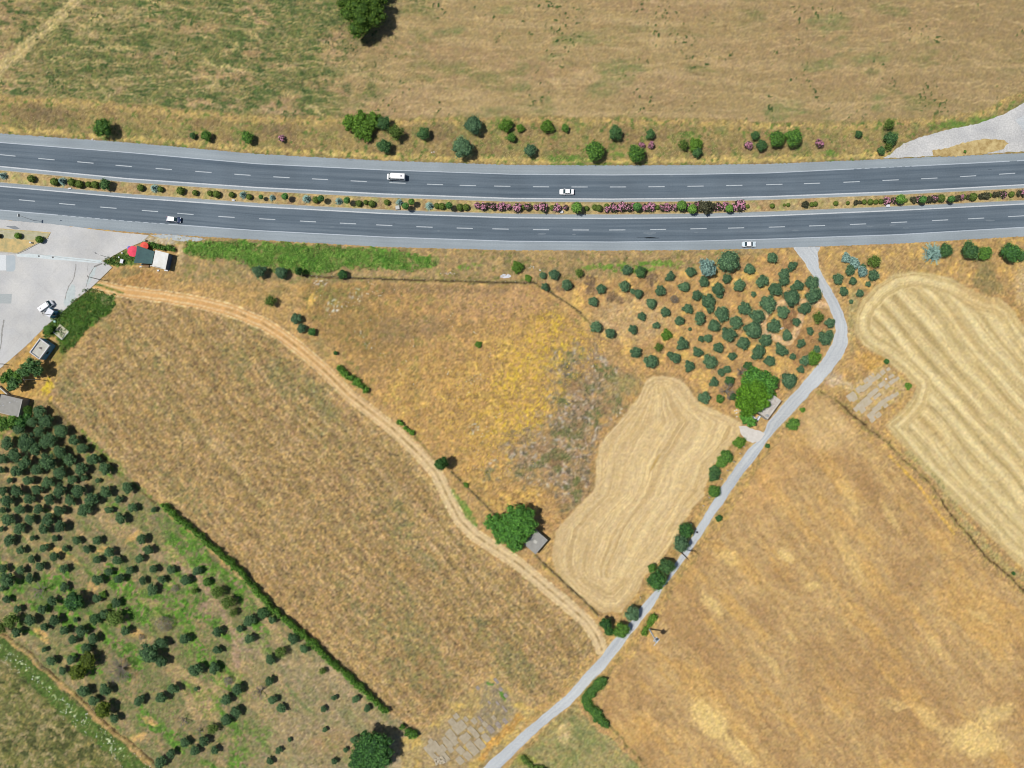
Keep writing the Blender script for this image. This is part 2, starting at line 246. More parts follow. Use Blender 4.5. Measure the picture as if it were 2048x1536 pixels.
    lay(sm(blob(xw, yw, 98, 775, 16, 22)*2+n5*.6)*0.7, c(210, 180, 60)); lay(sm(blob(xw, yw, 120, 705, 22, 26)*2)*0.5, c(120, 122, 64))
    # around the kiosk
    lay(sm(-sdf(xw, yw, [(206, 524), (250, 500), (268, 505), (272, 530), (240, 532), (222, 530)]), -2, 3)*0.9, c(84, 110, 50))
    lay(sm(blob(xw, yw, 285, 560, 55, 26)*2)*0.5, c(176, 132, 80)); lay(sm(blob(xw, yw, 260, 545, 26, 10)*2)*0.5, c(120, 116, 78))
    lay(sm(blob(xw, yw, 322, 482, 42, 12)*2)*0.85, c(184, 174, 150)); lay(sm(blob(xw, yw, 362, 505, 9, 30)*2)*0.8, c(204, 176, 128))
    # ---- left orchard ground
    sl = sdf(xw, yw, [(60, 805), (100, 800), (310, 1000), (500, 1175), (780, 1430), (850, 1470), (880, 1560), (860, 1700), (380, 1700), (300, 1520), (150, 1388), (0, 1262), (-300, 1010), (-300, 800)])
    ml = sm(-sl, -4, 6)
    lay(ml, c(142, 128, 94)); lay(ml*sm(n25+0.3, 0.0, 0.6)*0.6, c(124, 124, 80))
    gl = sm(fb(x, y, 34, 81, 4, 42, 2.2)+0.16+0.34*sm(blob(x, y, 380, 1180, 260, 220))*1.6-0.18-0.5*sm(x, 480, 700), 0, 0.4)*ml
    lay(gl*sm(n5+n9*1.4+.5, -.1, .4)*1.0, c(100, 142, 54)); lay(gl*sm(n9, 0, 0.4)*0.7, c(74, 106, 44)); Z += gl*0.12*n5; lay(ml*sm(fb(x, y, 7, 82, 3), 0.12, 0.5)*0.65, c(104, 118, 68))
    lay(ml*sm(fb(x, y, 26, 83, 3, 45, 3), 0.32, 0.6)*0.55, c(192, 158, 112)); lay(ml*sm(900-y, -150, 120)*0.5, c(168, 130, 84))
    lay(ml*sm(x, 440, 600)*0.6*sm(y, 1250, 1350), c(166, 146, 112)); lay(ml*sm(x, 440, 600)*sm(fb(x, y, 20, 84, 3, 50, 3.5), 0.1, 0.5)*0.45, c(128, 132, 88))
    lay(ml*sm(x, 420, 560)*sm(fb(x, y, 6, 85, 3), 0.1, 0.5)*0.35*sm(y, 1250, 1400), c(138, 120, 88))
    dp = pld(x, y, [(268, 1060), (285, 1100), (330, 1115), (400, 1160), (420, 1190), (445, 1225), (470, 1270), (475, 1330)])
    lay(sm(10-dp+n9*5, 0, 6)*0.8, c(170, 142, 112)); lay(sm(blob(xw, yw, 415, 1215, 26, 22)*2)*0.8, c(168, 140, 112)); lay(sm(blob(xw, yw, 500, 1290, 40, 40)*2)*0.6*ml, c(164, 142, 114))
    for (cx, cy, rx, ry, an) in [(268, 1075, 12, 26, 60), (188, 1172, 14, 24, 30), (275, 1270, 10, 20, 110), (85, 1270, 30, 12, 40), (300, 1440, 10, 26, 115), (275, 1475, 10, 22, 70), (210, 1100, 30, 8, 0), (120, 1105, 60, 8, 30)]:
        lay(sm(blob(xw, yw, cx, cy, rx, ry, an)*2)*0.75, c(212, 168, 104))
    lay(sm(9-pld(x, y, [(560, 1325), (640, 1330), (700, 1385), (760, 1440), (800, 1475)])+n9*4, 0, 6)*0.5*ml, c(184, 158, 118))
    lay(sm(6-pld(x, y, [(575, 1370), (605, 1410), (630, 1430)])+n9*4, 0, 5)*0.6, c(108, 122, 74))
    lay(sm(blob(xw, yw, 810, 1500, 70, 50)*2)*0.6, c(184, 164, 132)); lay(sm(blob(xw, yw, 675, 1490, 90, 40)*1.5)*0.4, c(170, 134, 92))
    # ---- corner field, lower left
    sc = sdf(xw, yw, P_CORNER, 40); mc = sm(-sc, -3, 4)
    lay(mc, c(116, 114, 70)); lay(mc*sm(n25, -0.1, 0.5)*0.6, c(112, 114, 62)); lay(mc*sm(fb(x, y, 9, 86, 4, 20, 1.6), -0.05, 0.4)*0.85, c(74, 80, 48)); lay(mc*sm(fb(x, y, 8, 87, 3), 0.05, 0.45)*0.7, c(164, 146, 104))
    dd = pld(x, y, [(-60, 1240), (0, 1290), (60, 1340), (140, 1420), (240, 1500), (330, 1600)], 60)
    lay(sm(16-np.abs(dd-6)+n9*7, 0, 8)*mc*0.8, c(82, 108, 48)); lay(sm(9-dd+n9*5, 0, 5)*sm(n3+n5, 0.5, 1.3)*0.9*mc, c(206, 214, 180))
    # ---- stubble strip
    amt[0] = 0.12
    ss = sdf(xw*0.5+x*0.5, yw*0.5+y*0.5, P_STRIP); ms = sm(-ss, -3, 3)
    sr = sdf(x, y, P_STRIP)+n25*1.2
    xl = np.interp(y, [750, 800, 850, 880, 920, 950, 990, 1020, 1060, 1110, 1140, 1230], [1300, 1278, 1232, 1205, 1192, 1190, 1180, 1148, 1112, 1105, 1112, 1200])
    xr = np.interp(y, [752, 790, 810, 845, 885, 930, 970, 1020, 1060, 1110, 1150, 1190, 1222], [1330, 1385, 1410, 1480, 1470, 1425, 1412, 1380, 1360, 1330, 1292, 1272, 1240])
    tt = (x-xl)/np.maximum(xr-xl, 20)*190+n25*2; hs = np.clip(sm(sr, -22, -10)+sm(y, 1130, 1180), 0, 1); cc = np.where(hs > .5, sr+60, tt)
    lay(ms, c(208, 181, 134)); lay(ms*sm(np.sin(cc/2.9)+.6*n9, 0, 1)*0.25, c(236, 210, 158)); lay(ms*sm(vn(cc, y/90, 5.5, 501), 0.05, .7)*0.7, c(184, 156, 110)); lay(ms*sm(vn(cc+200, y/80, 7, 502), 0.2, .9)*0.4, c(240, 214, 160))
    al = (x*0.45+y*0.9)/22; lay(ms*sm(vn(cc, al, 2.6, 91)+.4*vn(cc, al, 1.4, 191), 0.0, 0.8)*0.45, c(194, 162, 112)); lay(ms*sm(vn(cc+40, al, 2.2, 92), 0.2, 0.9)*0.5, c(246, 220, 164)); lay(ms*sm(fb(x, y, 10, 92, 3, 118, 3), 0.15, 0.6)*0.15, c(240, 208, 140))
    lay(ms*sm(n25, 0.1, 0.6)*0.15, c(210, 178, 120)); lay(sm(5-np.abs(ss-4)+n9*3, 0, 5)*0.5, c(168, 136, 90))
    lay(sm(blob(x, y, 1310, 925, 26, 3, 118)*2)*0.6, c(170, 136, 70))
    grain -= ms*0.6; amp -= ms*0.45
    # ---- big stubble field, east
    se = sdf(xw*0.5+x*0.5, yw*0.5+y*0.5, P_EAST, 30); me = sm(-se, -3, 4)
    er = sdf(x, y, P_EAST)+n25*1.2; A = math.radians(49)
    lin = x*math.sin(A)-y*math.cos(A)+fb(x, y, 160, 93, 2)*14
    me5 = me; hd = sm(er, -38, -26)                     # headland follows the edge
    k1 = hd*np.sin(er/3.6+n25*.3)+(1-hd)*np.sin(lin/5.2+n25*0.15)+0.15*n9; k1 = 0.68*k1+0.62*np.where(hd > .5, vn(er+300, (x-y)/120, 6, 511), vn(lin+n25, (x+y)/120, 6, 512))
    k2 = hd*np.sin(er/2.0+n9)+(1-hd)*np.sin(lin/2.3+n9*.7)
    lay(me, c(206, 184, 132)); lay(me*sm(k1, 0.0, 0.8)*(0.65-.2*hd), c(238, 219, 166)); lay(me*sm(-k1, 0.15, .95)*(0.72-.4*hd), c(170, 148, 98)); lay(me*sm(k2, 0, 1)*0.2, c(182, 152, 104))
    al = (x*0.66+y*0.75)/24; ee = np.where(er > -45, er, lin); lay(me*sm(vn(ee, al, 2.4, 193)+.4*vn(ee, al, 1.3, 194), 0.1, 0.8)*0.35, c(184, 156, 106)); lay(me*sm(vn(ee+40, al, 2.2, 195), 0.2, 0.9)*0.45, c(244, 220, 164))
    lay(me*sm(fb(x, y, 9, 94, 3, 49, 4), 0.05, 0.6)*0.15, c(240, 212, 152)); lay(me*sm(fb(x, y, 24, 95, 3, 49, 5), 0.1, 0.6)*0.22, c(204, 168, 108))
    lay(me*sm(blob(x, y, 1960, 590, 60, 40)*2)*0.35, c(196, 160, 104))
    grain -= me*0.55; amp -= me*0.45
    # ---- wheat, south-east
    swh = sdf(xw, yw, P_WHEAT, 40); mh = sm(-swh, -3, 4)
    lay(mh, c(192, 156, 106)); rowl = x*math.sin(math.radians(54))-y*math.cos(math.radians(54)); lay(mh*sm(vn(rowl+n25*2, (x+y)/40, 6, 301)+.5*vn(rowl, (x+y)/30, 2.6, 302), 0, .9)*.4, c(172, 134, 88)); lay(mh*sm(vn(rowl+n25*2+90, (x+y)/40, 8, 303), .2, .9)*.4, c(216, 176, 112)); lay(mh*sm(fb(x, y, 90, 96, 4, 52, 2.5), -0.1, 0.6)*0.55, c(174, 134, 88))
    lay(mh*sm(fb(x, y, 30, 97, 4, 50, 3.5), 0.05, 0.6)*0.6, c(216, 168, 98)); lay(mh*sm(fb(x, y, 12, 98, 3, 45, 3.0), 0.1, 0.6)*0.4, c(222, 182, 120))
    lay(mh*sm(fb(x, y, 5, 99, 3, 30, 1.6), 0.1, 0.6)*0.35, c(160, 122, 76))
    lay(mh*sm(blob(xw, yw, 1655, 860, 90, 60, 30)*1.5)*0.6, c(226, 190, 132)); lay(mh*sm(blob(xw, yw, 1530, 960, 120, 70, -50)*1.5)*0.35, c(212, 160, 100))
    for (cx, cy, rx, ry, an, k) in [(1572, 1112, 24, 14, 30, .8), (1455, 1115, 36, 20, 30, .5), (1425, 1210, 40, 18, 45, .7), (1700, 1120, 80, 22, 62, .5), (1625, 1170, 20, 12, 0, .6), (1585, 1275, 22, 8, 60, .6), (1870, 1290, 34, 9, 62, .5), (1960, 1230, 40, 9, 35, .5), (1545, 1330, 44, 10, 55, .5), (1420, 1440, 70, 34, 50, .85), (1480, 1500, 60, 22, 40, .7), (1950, 1480, 80, 40, 10, .85), (1990, 1430, 60, 24, -20, .7), (1790, 1410, 34, 12, 20, .5), (1860, 1440, 60, 20, 40, .5), (1780, 1030, 60, 14, 60, .5), (1700, 1000, 60, 18, 60, .4)]:
        q = sm(blob(xw, yw, cx, cy, rx, ry, an)*1.8+fl*0.4)*k*mh; lay(q*1.1, c(228, 192, 124)); Z += q*0.1*fl
    for (cx, cy, rx, ry, an, k) in [(1570, 1160, 60, 26, 30, .4), (1530, 1230, 60, 30, 45, .4), (1820, 1150, 70, 50, 60, .4), (1790, 1240, 80, 50, 50, .35), (1430, 1310, 40, 110, -35, .35), (1650, 1330, 120, 60, 45, .3), (1740, 980, 60, 30, 40, .4)]:
        lay(sm(blob(xw, yw, cx, cy, rx, ry, an)*1.6)*k*mh, c(164, 126, 84))
    tr = np.abs(((rowl+n70*3)/58) % 1-.5)*58; lay(mh*sm(1.6-np.abs(tr-1.5), 0, 1.5)*sm(n25+.5, 0, .8)*.35, c(162, 126, 82)); lay(mh*sm(1.3-np.abs(tr-13.5), 0, 1.3)*sm(n25+.5, 0, .8)*.35, c(162, 126, 82))
    grain -= mh*0.35; amp -= mh*0.3
    # ---- small field south of the lane
    amt[0] = 0.62
    sq = sdf(xw, yw, P_SOUTH, 40); mq = sm(-sq, -3, 4)
    lay(mq, c(160, 148, 98)); lin = x*math.sin(math.radians(48))-y*math.cos(math.radians(48))
    lay(mq*sm(np.sin(lin/1.9+n25), 0, 1)*0.35, c(138, 134, 84)); lay(mq*sm(n25, 0, 0.5)*0.5, c(120, 130, 78)); lay(mq*sm(blob(xw, yw, 1130, 1470, 18, 26)*2)*0.6, c(216, 184, 130)); lay(mq*sm(blob(xw, yw, 1050, 1520, 30, 14)*2)*0.7, c(150, 150, 70))
    # verge strips along the lane and round the old slabs
    dl = np.minimum(pld(x, y, LANE_R, 60), pld(x, y, LANE_L, 60)); ml2 = sm(22-dl+n9*8, 0, 8)
    lay(ml2*sm(y, 850, 900)*(1-ms)*(1-mq*.6)*0.6, c(192, 154, 94)); lay(ml2*sm(y, 850, 900)*sm(fb(x, y, 9, 101, 3), 0.1, 0.5)*0.5, c(142, 124, 78))
    lay(sm(5-dl+n5*2.5, 0, 4)*sm(y, 505, 520)*0.6, c(206, 176, 128))
    oldp = sdf(xw, yw, [(985, 1348), (1050, 1408), (1068, 1422), (1010, 1500), (960, 1560), (800, 1560), (800, 1475), (850, 1462), (905, 1410)]); mp = sm(-oldp, -3, 4)
    lay(mp, c(182, 156, 104)); lay(mp*sm(fb(x, y, 14, 102, 3), 0, 0.5)*0.6, c(160, 134, 90)); lay(mp*sm(fb(x, y, 18, 105, 3), .1, .5)*.6, c(218, 178, 98))
    lay(sm(-sdf(xw, yw, [(972, 1362), (1000, 1365), (1035, 1420), (1010, 1450), (985, 1475), (950, 1440), (960, 1400)]), -3, 4)*0.85, c(156, 140, 108)); lay(sm(-sdf(xw, yw, [(850, 1470), (900, 1440), (960, 1450), (960, 1500), (930, 1560), (840, 1560)]), -3, 6)*0.6, c(160, 138, 104))
    lay(sm(-sdf(xw, yw, [(972, 1365), (1000, 1365), (1030, 1410), (1010, 1440), (985, 1465)]), -3, 4)*sm(n9, 0, .5)*0.6, c(138, 126, 98)); lay(sm(blob(xw, yw, 1003, 1392, 8, 14, -30)*2), c(96, 132, 62)); lay(sm(blob(xw, yw, 982, 1366, 9, 5)*2), c(96, 132, 62))
    lay(sm(-sdf(xw, yw, [(1000, 1480), (1050, 1440), (1040, 1420), (985, 1475), (950, 1515), (965, 1530)]), -2, 4)*0.7, c(206, 152, 78))
    pad2 = sdf(xw, yw, [(1690, 778), (1765, 728), (1820, 765), (1800, 800), (1740, 835), (1715, 830)]); lay(sm(-pad2, -4, 6)*0.75, c(196, 166, 118)); lay(sm(-pad2, -4, 6)*sm(fb(x, y, 9, 104, 3), 0.1, 0.5)*0.5, c(178, 156, 80))
    # ---- ditches, field edges, and fence wire shadows painted as dark lines
    for pts, w in DITCHES_FENCE_SHADE:
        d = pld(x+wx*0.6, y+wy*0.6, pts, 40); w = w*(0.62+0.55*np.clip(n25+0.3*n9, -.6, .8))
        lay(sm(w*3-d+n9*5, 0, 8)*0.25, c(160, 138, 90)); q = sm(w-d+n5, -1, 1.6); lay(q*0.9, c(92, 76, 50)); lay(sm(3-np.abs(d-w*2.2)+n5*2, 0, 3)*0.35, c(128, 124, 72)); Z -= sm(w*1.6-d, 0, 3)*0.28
    for pts in ([(600, 551.5), (700, 556.5), (820, 560.5), (960, 564.5), (1074, 567)], [(1074, 1113), (1125, 1162), (1170, 1202), (1198, 1231)], [(902, 942), (940, 980), (991, 1030)], [(1078, 573), (1110, 591), (1161, 625)]): lay(sm(2.2-pld(x, y, pts, 20)+n5*1.2, 0, 1.5)*0.8, c(92, 78, 56))  # shadow line of each wire fence, painted dark into the ground colour
    d = pld(x, y, [(1815, 905), (1870, 950), (1905, 1005), (1945, 1060), (1990, 1110), (2048, 1160)], 60)
    lay(sm(8-np.abs(d)+n9*7, 0, 6)*0.5, c(182, 166, 110)); lay(sm(8-np.abs(d)+n9*3, 0, 6)*sm(fl, .1, .6)*0.55, c(126, 126, 78))
    d = pld(x+12, y-6, [(1790, 905), (1850, 965), (1880, 1010), (1920, 1060)], 40); lay(sm(4-d+n5, 0, 3)*0.7, c(222, 174, 84))
    # ---- dirt track
    dt = pld(x+n25*1.2, y+n25*1.2, TRACK, 40); wd = np.interp(y, [560, 640, 800, 1000, 1300], [11.5, 12, 11, 12, 12.5])
    mt = sm(wd-dt+n5*0.9, 0, 1.8); tc = sm(y, 640, 1000)[..., None]*(c(206, 178, 134)-c(212, 162, 104))+c(212, 162, 104)
    C = C+(tc*1.04-C)*(mt*0.98)[..., None]
    lay(sm(2.6-np.abs(dt-5.5)+n5*.6, 0, 2)*mt*0.7, c(230, 200, 152)); lay(sm(1.8-dt+n9*1.6, 0, 1.5)*mt*0.7*sm(y, 590, 640), c(146, 120, 80)); lay(sm(1.8-np.abs(dt-wd)+n5*.8, 0, 1.6)*0.65, c(234, 208, 160)); lay(sm(1.3-np.abs(dt-9)+n5*.8, 0, 1.4)*mt*0.15, c(176, 140, 92))
    lay(mt*sm(n9+n5*.5, 0.25, 0.8)*0.15, c(186, 142, 92))
    lay(sm(3.5-pld(x, y, [(178, 566), (205, 572), (245, 586)])+n5, 0, 2)*0.8, c(98, 116, 56))
    amp *= 1-0.92*mt; grain *= 1-0.65*mt
    # ---- bare pavement skirts
    # ---- fine grain of straw and clods
    g = 0.07*n3+0.045*n5+0.03*fl+0.05*vn(x, y, 1.6, 19)+0.04*vn(x, y, 2.1, 20)
    st = np.zeros_like(x)
    for k, an in enumerate((18, 62, 105, 150)):
        v = vn(x+n9*5, y+n5*2, 1.7, 180+k, an, 3.4); st += sm(v, 0.35, 0.85)*0.11-sm(-v, 0.35, 0.85)*0.12
    C = C*(1+grain*(g*1.15+st*0.75))[..., None]*1.03; warm = np.clip((C[..., 0]-C[..., 2]*1.25-.05)*6, 0, 1)*(1-0.7*np.clip(ms+me5, 0, 1))
    C[..., 0] *= 1-0.03*warm; C[..., 1] *= 1-0.005*warm; C[..., 2] *= 1+0.01*warm
    C[..., 2] *= 1-0.07*n5*grain; C[..., 0] *= 1+0.03*fl*grain
    Z += amp*(0.055*n5+0.06*n3+0.02*n9+0.03*fl+0.20*st)
    # flatten under every paved surface
    pv = np.minimum.reduce([sdf(x, y, LOT, 25), sdf(x, y, RAMP, 25), sdf(x, y, list(LANE_L)+list(reversed(LANE_R)), 25), sdf(x, y, APRON, 25)])
    hw = np.maximum(UT(x)-y, y-LB(x)); pv = np.minimum(pv, hw)
    fk = sm(pv, 2, 9); Z = Z*fk - 0.03*(1-fk)
    med = (y > UM(x)+0.6) & (y < LM(x)-0.6); Z = np.where(med, 0.07+0.5*amp*(0.07*n3+0.05*n5), Z)
    return np.clip(C, 0.02, 1), Z
# ------------------------------------------------------------------ helpers
rnd = random.Random(7)
def Wp(px, py, h):            # the point at height h that stands over the map so that the aerial view sees it at px, py
    k = S*(H-h)/H; return Vector(((px-1024)*k, (768-py)*k, h))
def lin(c): 
    c = np.asarray(c, np.float64)/255 if max(c) > 1 else np.asarray(c, np.float64)
    return np.where(c <= 0.04045, c/12.92, ((c+0.055)/1.055)**2.4)
KEXP = 1.54                    # light on level ground: albedo = seen colour / KEXP
def alb(r, g, b): v = lin((r, g, b))/KEXP; return (float(v[0]), float(v[1]), float(v[2]), 1)
def mesh_np(name, V, F, mats=(), midx=None, smooth=False, attrs=None):
    V = np.asarray(V, np.float32).reshape(-1, 3); F = np.asarray(F, np.int32)
    me = bpy.data.meshes.new(name); k = F.shape[1]; n = len(F)
    me.vertices.add(len(V)); me.vertices.foreach_set('co', V.ravel())
    me.loops.add(n*k); me.loops.foreach_set('vertex_index', F.ravel())
    me.polygons.add(n); me.polygons.foreach_set('loop_start', np.arange(0, n*k, k, dtype=np.int32))
    for m in mats: me.materials.append(m)
    if midx is not None: me.polygons.foreach_set('material_index', np.asarray(midx, np.int32))
    if smooth: me.polygons.foreach_set('use_smooth', np.ones(n, bool))
    me.update(calc_edges=True)
    for an, (dom, typ, data) in (attrs or {}).items():
        a = me.attributes.new(an, typ, dom)
        a.data.foreach_set('color' if 'COLOR' in typ else 'value', np.asarray(data, np.float32).ravel())
    return me
def link(name, me, parent=None, loc=None, rz=0.0, sc=None):
    o = bpy.data.objects.new(name, me); col.objects.link(o)
    if parent: o.parent = parent
    if loc is not None: o.location = loc
    o.rotation_euler = (0, 0, rz)
    if sc: o.scale = sc if hasattr(sc, '__len__') else (sc, sc, sc)
    return o
def thing(name, label, cat, loc=(0, 0, 0), rz=0.0, group=None):
    o = bpy.data.objects.new(name, None); col.objects.link(o); o.location = loc; o.rotation_euler = (0, 0, rz)
    o.empty_display_size = 0.3
    return tag(o, label, cat, group)
def tag(o, label, cat, group=None, kind=None):
    if label: o['label'] = label
    if cat: o['category'] = cat
    if group: o['group'] = group
    if kind: o['kind'] = kind
    return o
def struct(o): o['kind'] = 'structure'; return o
class MB:
    """collects shapes into one mesh"""
    def __init__(s): s.v = []; s.f = []; s.m = []
    def add(s, vs, fs, m=0):
        b = len(s.v); s.v += [tuple(v) for v in vs]; s.f += [tuple(b+i for i in f) for f in fs]; s.m += [m]*len(fs)
    def box(s, c, d, rz=0.0, m=0, bev=0.0):
        cx, cy, cz = c; x, y, z = d[0]/2, d[1]/2, d[2]/2; ca, sa = math.cos(rz), math.sin(rz)
        if bev: 
            vs = []; 
            for zz, k in ((-z, bev), (-z+bev, 0), (z-bev, 0), (z, bev)):
                for (a, b) in ((-x+k+bev, -y+k), (x-k-bev, -y+k), (x-k, -y+k+bev), (x-k, y-k-bev), (x-k-bev, y-k), (-x+k+bev, y-k), (-x+k, y-k-bev), (-x+k, -y+k+bev)):
                    vs.append((cx+a*ca-b*sa, cy+a*sa+b*ca, cz+zz))
            fs = [tuple(range(7, -1, -1)), tuple(range(24, 32))]
            for l in range(3):
                for i in range(8): fs.append((l*8+i, l*8+(i+1) % 8, l*8+8+(i+1) % 8, l*8+8+i))
            return s.add(vs, fs, m)
        vs = [(cx+a*ca-b*sa, cy+a*sa+b*ca, cz+zz) for zz in (-z, z) for (a, b) in ((-x, -y), (x, -y), (x, y), (-x, y))]
        s.add(vs, [(3, 2, 1, 0), (4, 5, 6, 7), (0, 1, 5, 4), (1, 2, 6, 5), (2, 3, 7, 6), (3, 0, 4, 7)], m)
    def prism(s, pts, z0, z1, m=0):
        n = len(pts); a = sum(pts[i][0]*pts[(i+1) % n][1]-pts[(i+1) % n][0]*pts[i][1] for i in range(n))
        if a < 0: pts = pts[::-1]
        vs = [(p[0], p[1], z0) for p in pts]+[(p[0], p[1], z1) for p in pts]
        fs = [tuple(range(n-1, -1, -1)), tuple(range(n, 2*n))]+[(i, (i+1) % n, n+(i+1) % n, n+i) for i in range(n)]
        s.add(vs, fs, m)
    def slab(s, pts, t, m=0):    # pts: 3d points of the top, thickness t downwards
        n = len(pts); vs = [tuple(p) for p in pts]+[(p[0], p[1], p[2]-t) for p in pts]
        a = sum(pts[i][0]*pts[(i+1) % n][1]-pts[(i+1) % n][0]*pts[i][1] for i in range(n))
        fs = [tuple(range(n)), tuple(range(2*n-1, n-1, -1))]+[(i, n+i, n+(i+1) % n, (i+1) % n) for i in range(n)]
        if a < 0: fs = [f[::-1] for f in fs]
        s.add(vs, fs, m)
    def tube(s, p, q, r0, r1, n=7, m=0, cap=True):
        p = Vector(p); q = Vector(q); d = (q-p)
        if d.length < 1e-6: return
        d.normalize(); a = d.orthogonal().normalized(); b = d.cross(a)
        vs = [p+(a*math.cos(t)+b*math.sin(t))*r0 for t in [2*math.pi*i/n for i in range(n)]]+[q+(a*math.cos(t)+b*math.sin(t))*r1 for t in [2*math.pi*i/n for i in range(n)]]
        fs = [(i, (i+1) % n, n+(i+1) % n, n+i) for i in range(n)]
        if cap: fs += [tuple(range(n-1, -1, -1)), tuple(range(n, 2*n))]
        s.add(vs, fs, m)
    def lathe(s, c, prof, n=16, m=0, axis='z'):
        vs = []
        for r, h in prof:
            for i in range(n):
                t = 2*math.pi*i/n; a, b = r*math.cos(t), r*math.sin(t)
                vs.append((c[0]+a, c[1]+b, c[2]+h) if axis == 'z' else (c[0]+a, c[1]+h, c[2]+b))
        k = len(prof); fs = [(l*n+i, l*n+(i+1) % n, (l+1)*n+(i+1) % n, (l+1)*n+i) for l in range(k-1) for i in range(n)]
        fs += [tuple(range(n-1, -1, -1)), tuple(range((k-1)*n, k*n))]
        if axis != 'z': fs = [f[::-1] for f in fs]
        s.add(vs, fs, m)
    def loft(s, secs, m=0, n=16, p=4.0):
        """secs: (x, half width, z0, z1, top half width) -> rounded closed hull along x"""
        vs = []
        for (x, hw, z0, z1, tw) in secs:
            for i in range(n):
                t = 2*math.pi*(i+0.5)/n; cy, sz = math.cos(t), math.sin(t)
                uy = math.copysign(abs(cy)**(2/p), cy); uz = math.copysign(abs(sz)**(2/p), sz)
                z = (z0+z1)/2+uz*(z1-z0)/2; k = (z-z0)/max(z1-z0, 1e-6); w = hw+(tw-hw)*k**1.5
                vs.append((x, uy*w, z))
        L_ = len(secs); fs = [(l*n+i, (l+1)*n+i, (l+1)*n+(i+1) % n, l*n+(i+1) % n) for l in range(L_-1) for i in range(n)]
        fs += [tuple(range(n)), tuple(range(L_*n-1, (L_-1)*n-1, -1))]
        s.add(vs, fs, m)
    def mesh(s, name, mats, smooth=False):
        me = bpy.data.meshes.new(name); me.from_pydata(s.v, [], s.f)
        for m in (mats if isinstance(mats, (list, tuple)) else [mats]): me.materials.append(m)
        me.polygons.foreach_set('material_index', s.m)
        if smooth:
            me.polygons.foreach_set('use_smooth', [True]*len(s.f))
            try: me.set_sharp_from_angle(angle=math.radians(38))
            except Exception: pass
        me.update(); return me
    def build(s, name, mats, parent=None, smooth=False, loc=None, rz=0.0): return link(name, s.mesh(name, mats, smooth), parent, loc, rz)
# ------------------------------------------------------------------ materials
def mat(name, color, rough=0.85, spec=0.3, metal=0.0, noise=None, bump=0.0, coat=0.0):
    """noise: (scale per m, colour2, contrast) procedural two-tone"""
    m = bpy.data.materials.new(name); m.use_nodes = True; nt = m.node_tree; b = nt.nodes['Principled BSDF']
    b.inputs['Roughness'].default_value = rough; b.inputs['Specular IOR Level'].default_value = spec; b.inputs['Metallic'].default_value = metal
    if coat: b.inputs['Coat Weight'].default_value = coat; b.inputs['Coat Roughness'].default_value = 0.05
    col_ = tuple(color[:3])+(1,); b.inputs['Base Color'].default_value = col_
    g = nt.nodes.new('ShaderNodeNewGeometry')
    sc, c2, k = noise or (3.0, tuple(v*0.85 for v in color[:3]), 0.5)
    n = nt.nodes.new('ShaderNodeTexNoise'); n.inputs['Scale'].default_value = sc; n.inputs['Detail'].default_value = 6; n.inputs['Roughness'].default_value = 0.65
    nt.links.new(g.outputs['Position'], n.inputs['Vector'])
    r = nt.nodes.new('ShaderNodeMapRange'); r.inputs[1].default_value = 0.5-0.25*k-0.02; r.inputs[2].default_value = 0.5+0.25*k+0.02
    nt.links.new(n.outputs['Fac'], r.inputs[0])
    x = nt.nodes.new('ShaderNodeMix'); x.data_type = 'RGBA'; x.inputs[6].default_value = col_; x.inputs[7].default_value = tuple(c2[:3])+(1,)
    nt.links.new(r.outputs[0], x.inputs[0]); nt.links.new(x.outputs[2], b.inputs['Base Color'])
    if bump:
        n2 = nt.nodes.new('ShaderNodeTexNoise'); n2.inputs['Scale'].default_value = sc*5; n2.inputs['Detail'].default_value = 4
        nt.links.new(g.outputs['Position'], n2.inputs['Vector'])
        bp = nt.nodes.new('ShaderNodeBump'); bp.inputs['Strength'].default_value = bump; bp.inputs['Distance'].default_value = 0.05
        nt.links.new(n2.outputs['Fac'], bp.inputs['Height']); nt.links.new(bp.outputs[0], b.inputs['Normal'])
    return m
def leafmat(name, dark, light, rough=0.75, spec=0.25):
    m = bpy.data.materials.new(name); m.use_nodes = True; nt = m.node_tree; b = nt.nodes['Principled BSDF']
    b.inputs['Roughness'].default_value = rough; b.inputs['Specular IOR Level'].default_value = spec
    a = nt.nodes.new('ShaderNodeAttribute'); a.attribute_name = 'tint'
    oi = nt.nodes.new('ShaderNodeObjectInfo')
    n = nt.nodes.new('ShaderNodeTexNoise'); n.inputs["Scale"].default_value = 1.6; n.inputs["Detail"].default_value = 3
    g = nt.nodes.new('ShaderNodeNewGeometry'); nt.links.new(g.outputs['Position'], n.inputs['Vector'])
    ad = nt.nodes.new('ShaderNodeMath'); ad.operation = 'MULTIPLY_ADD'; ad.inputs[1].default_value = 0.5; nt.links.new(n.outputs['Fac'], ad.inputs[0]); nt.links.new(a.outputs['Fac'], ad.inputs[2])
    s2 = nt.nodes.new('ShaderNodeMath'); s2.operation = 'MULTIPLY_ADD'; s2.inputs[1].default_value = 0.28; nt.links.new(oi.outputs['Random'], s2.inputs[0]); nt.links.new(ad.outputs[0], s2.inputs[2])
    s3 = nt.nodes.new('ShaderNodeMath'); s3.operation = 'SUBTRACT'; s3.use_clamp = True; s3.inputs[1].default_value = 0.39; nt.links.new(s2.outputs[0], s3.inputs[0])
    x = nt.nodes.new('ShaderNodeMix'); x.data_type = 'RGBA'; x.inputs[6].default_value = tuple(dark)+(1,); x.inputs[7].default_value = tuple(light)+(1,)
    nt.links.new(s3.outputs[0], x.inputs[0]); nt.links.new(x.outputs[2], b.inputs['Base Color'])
    return m
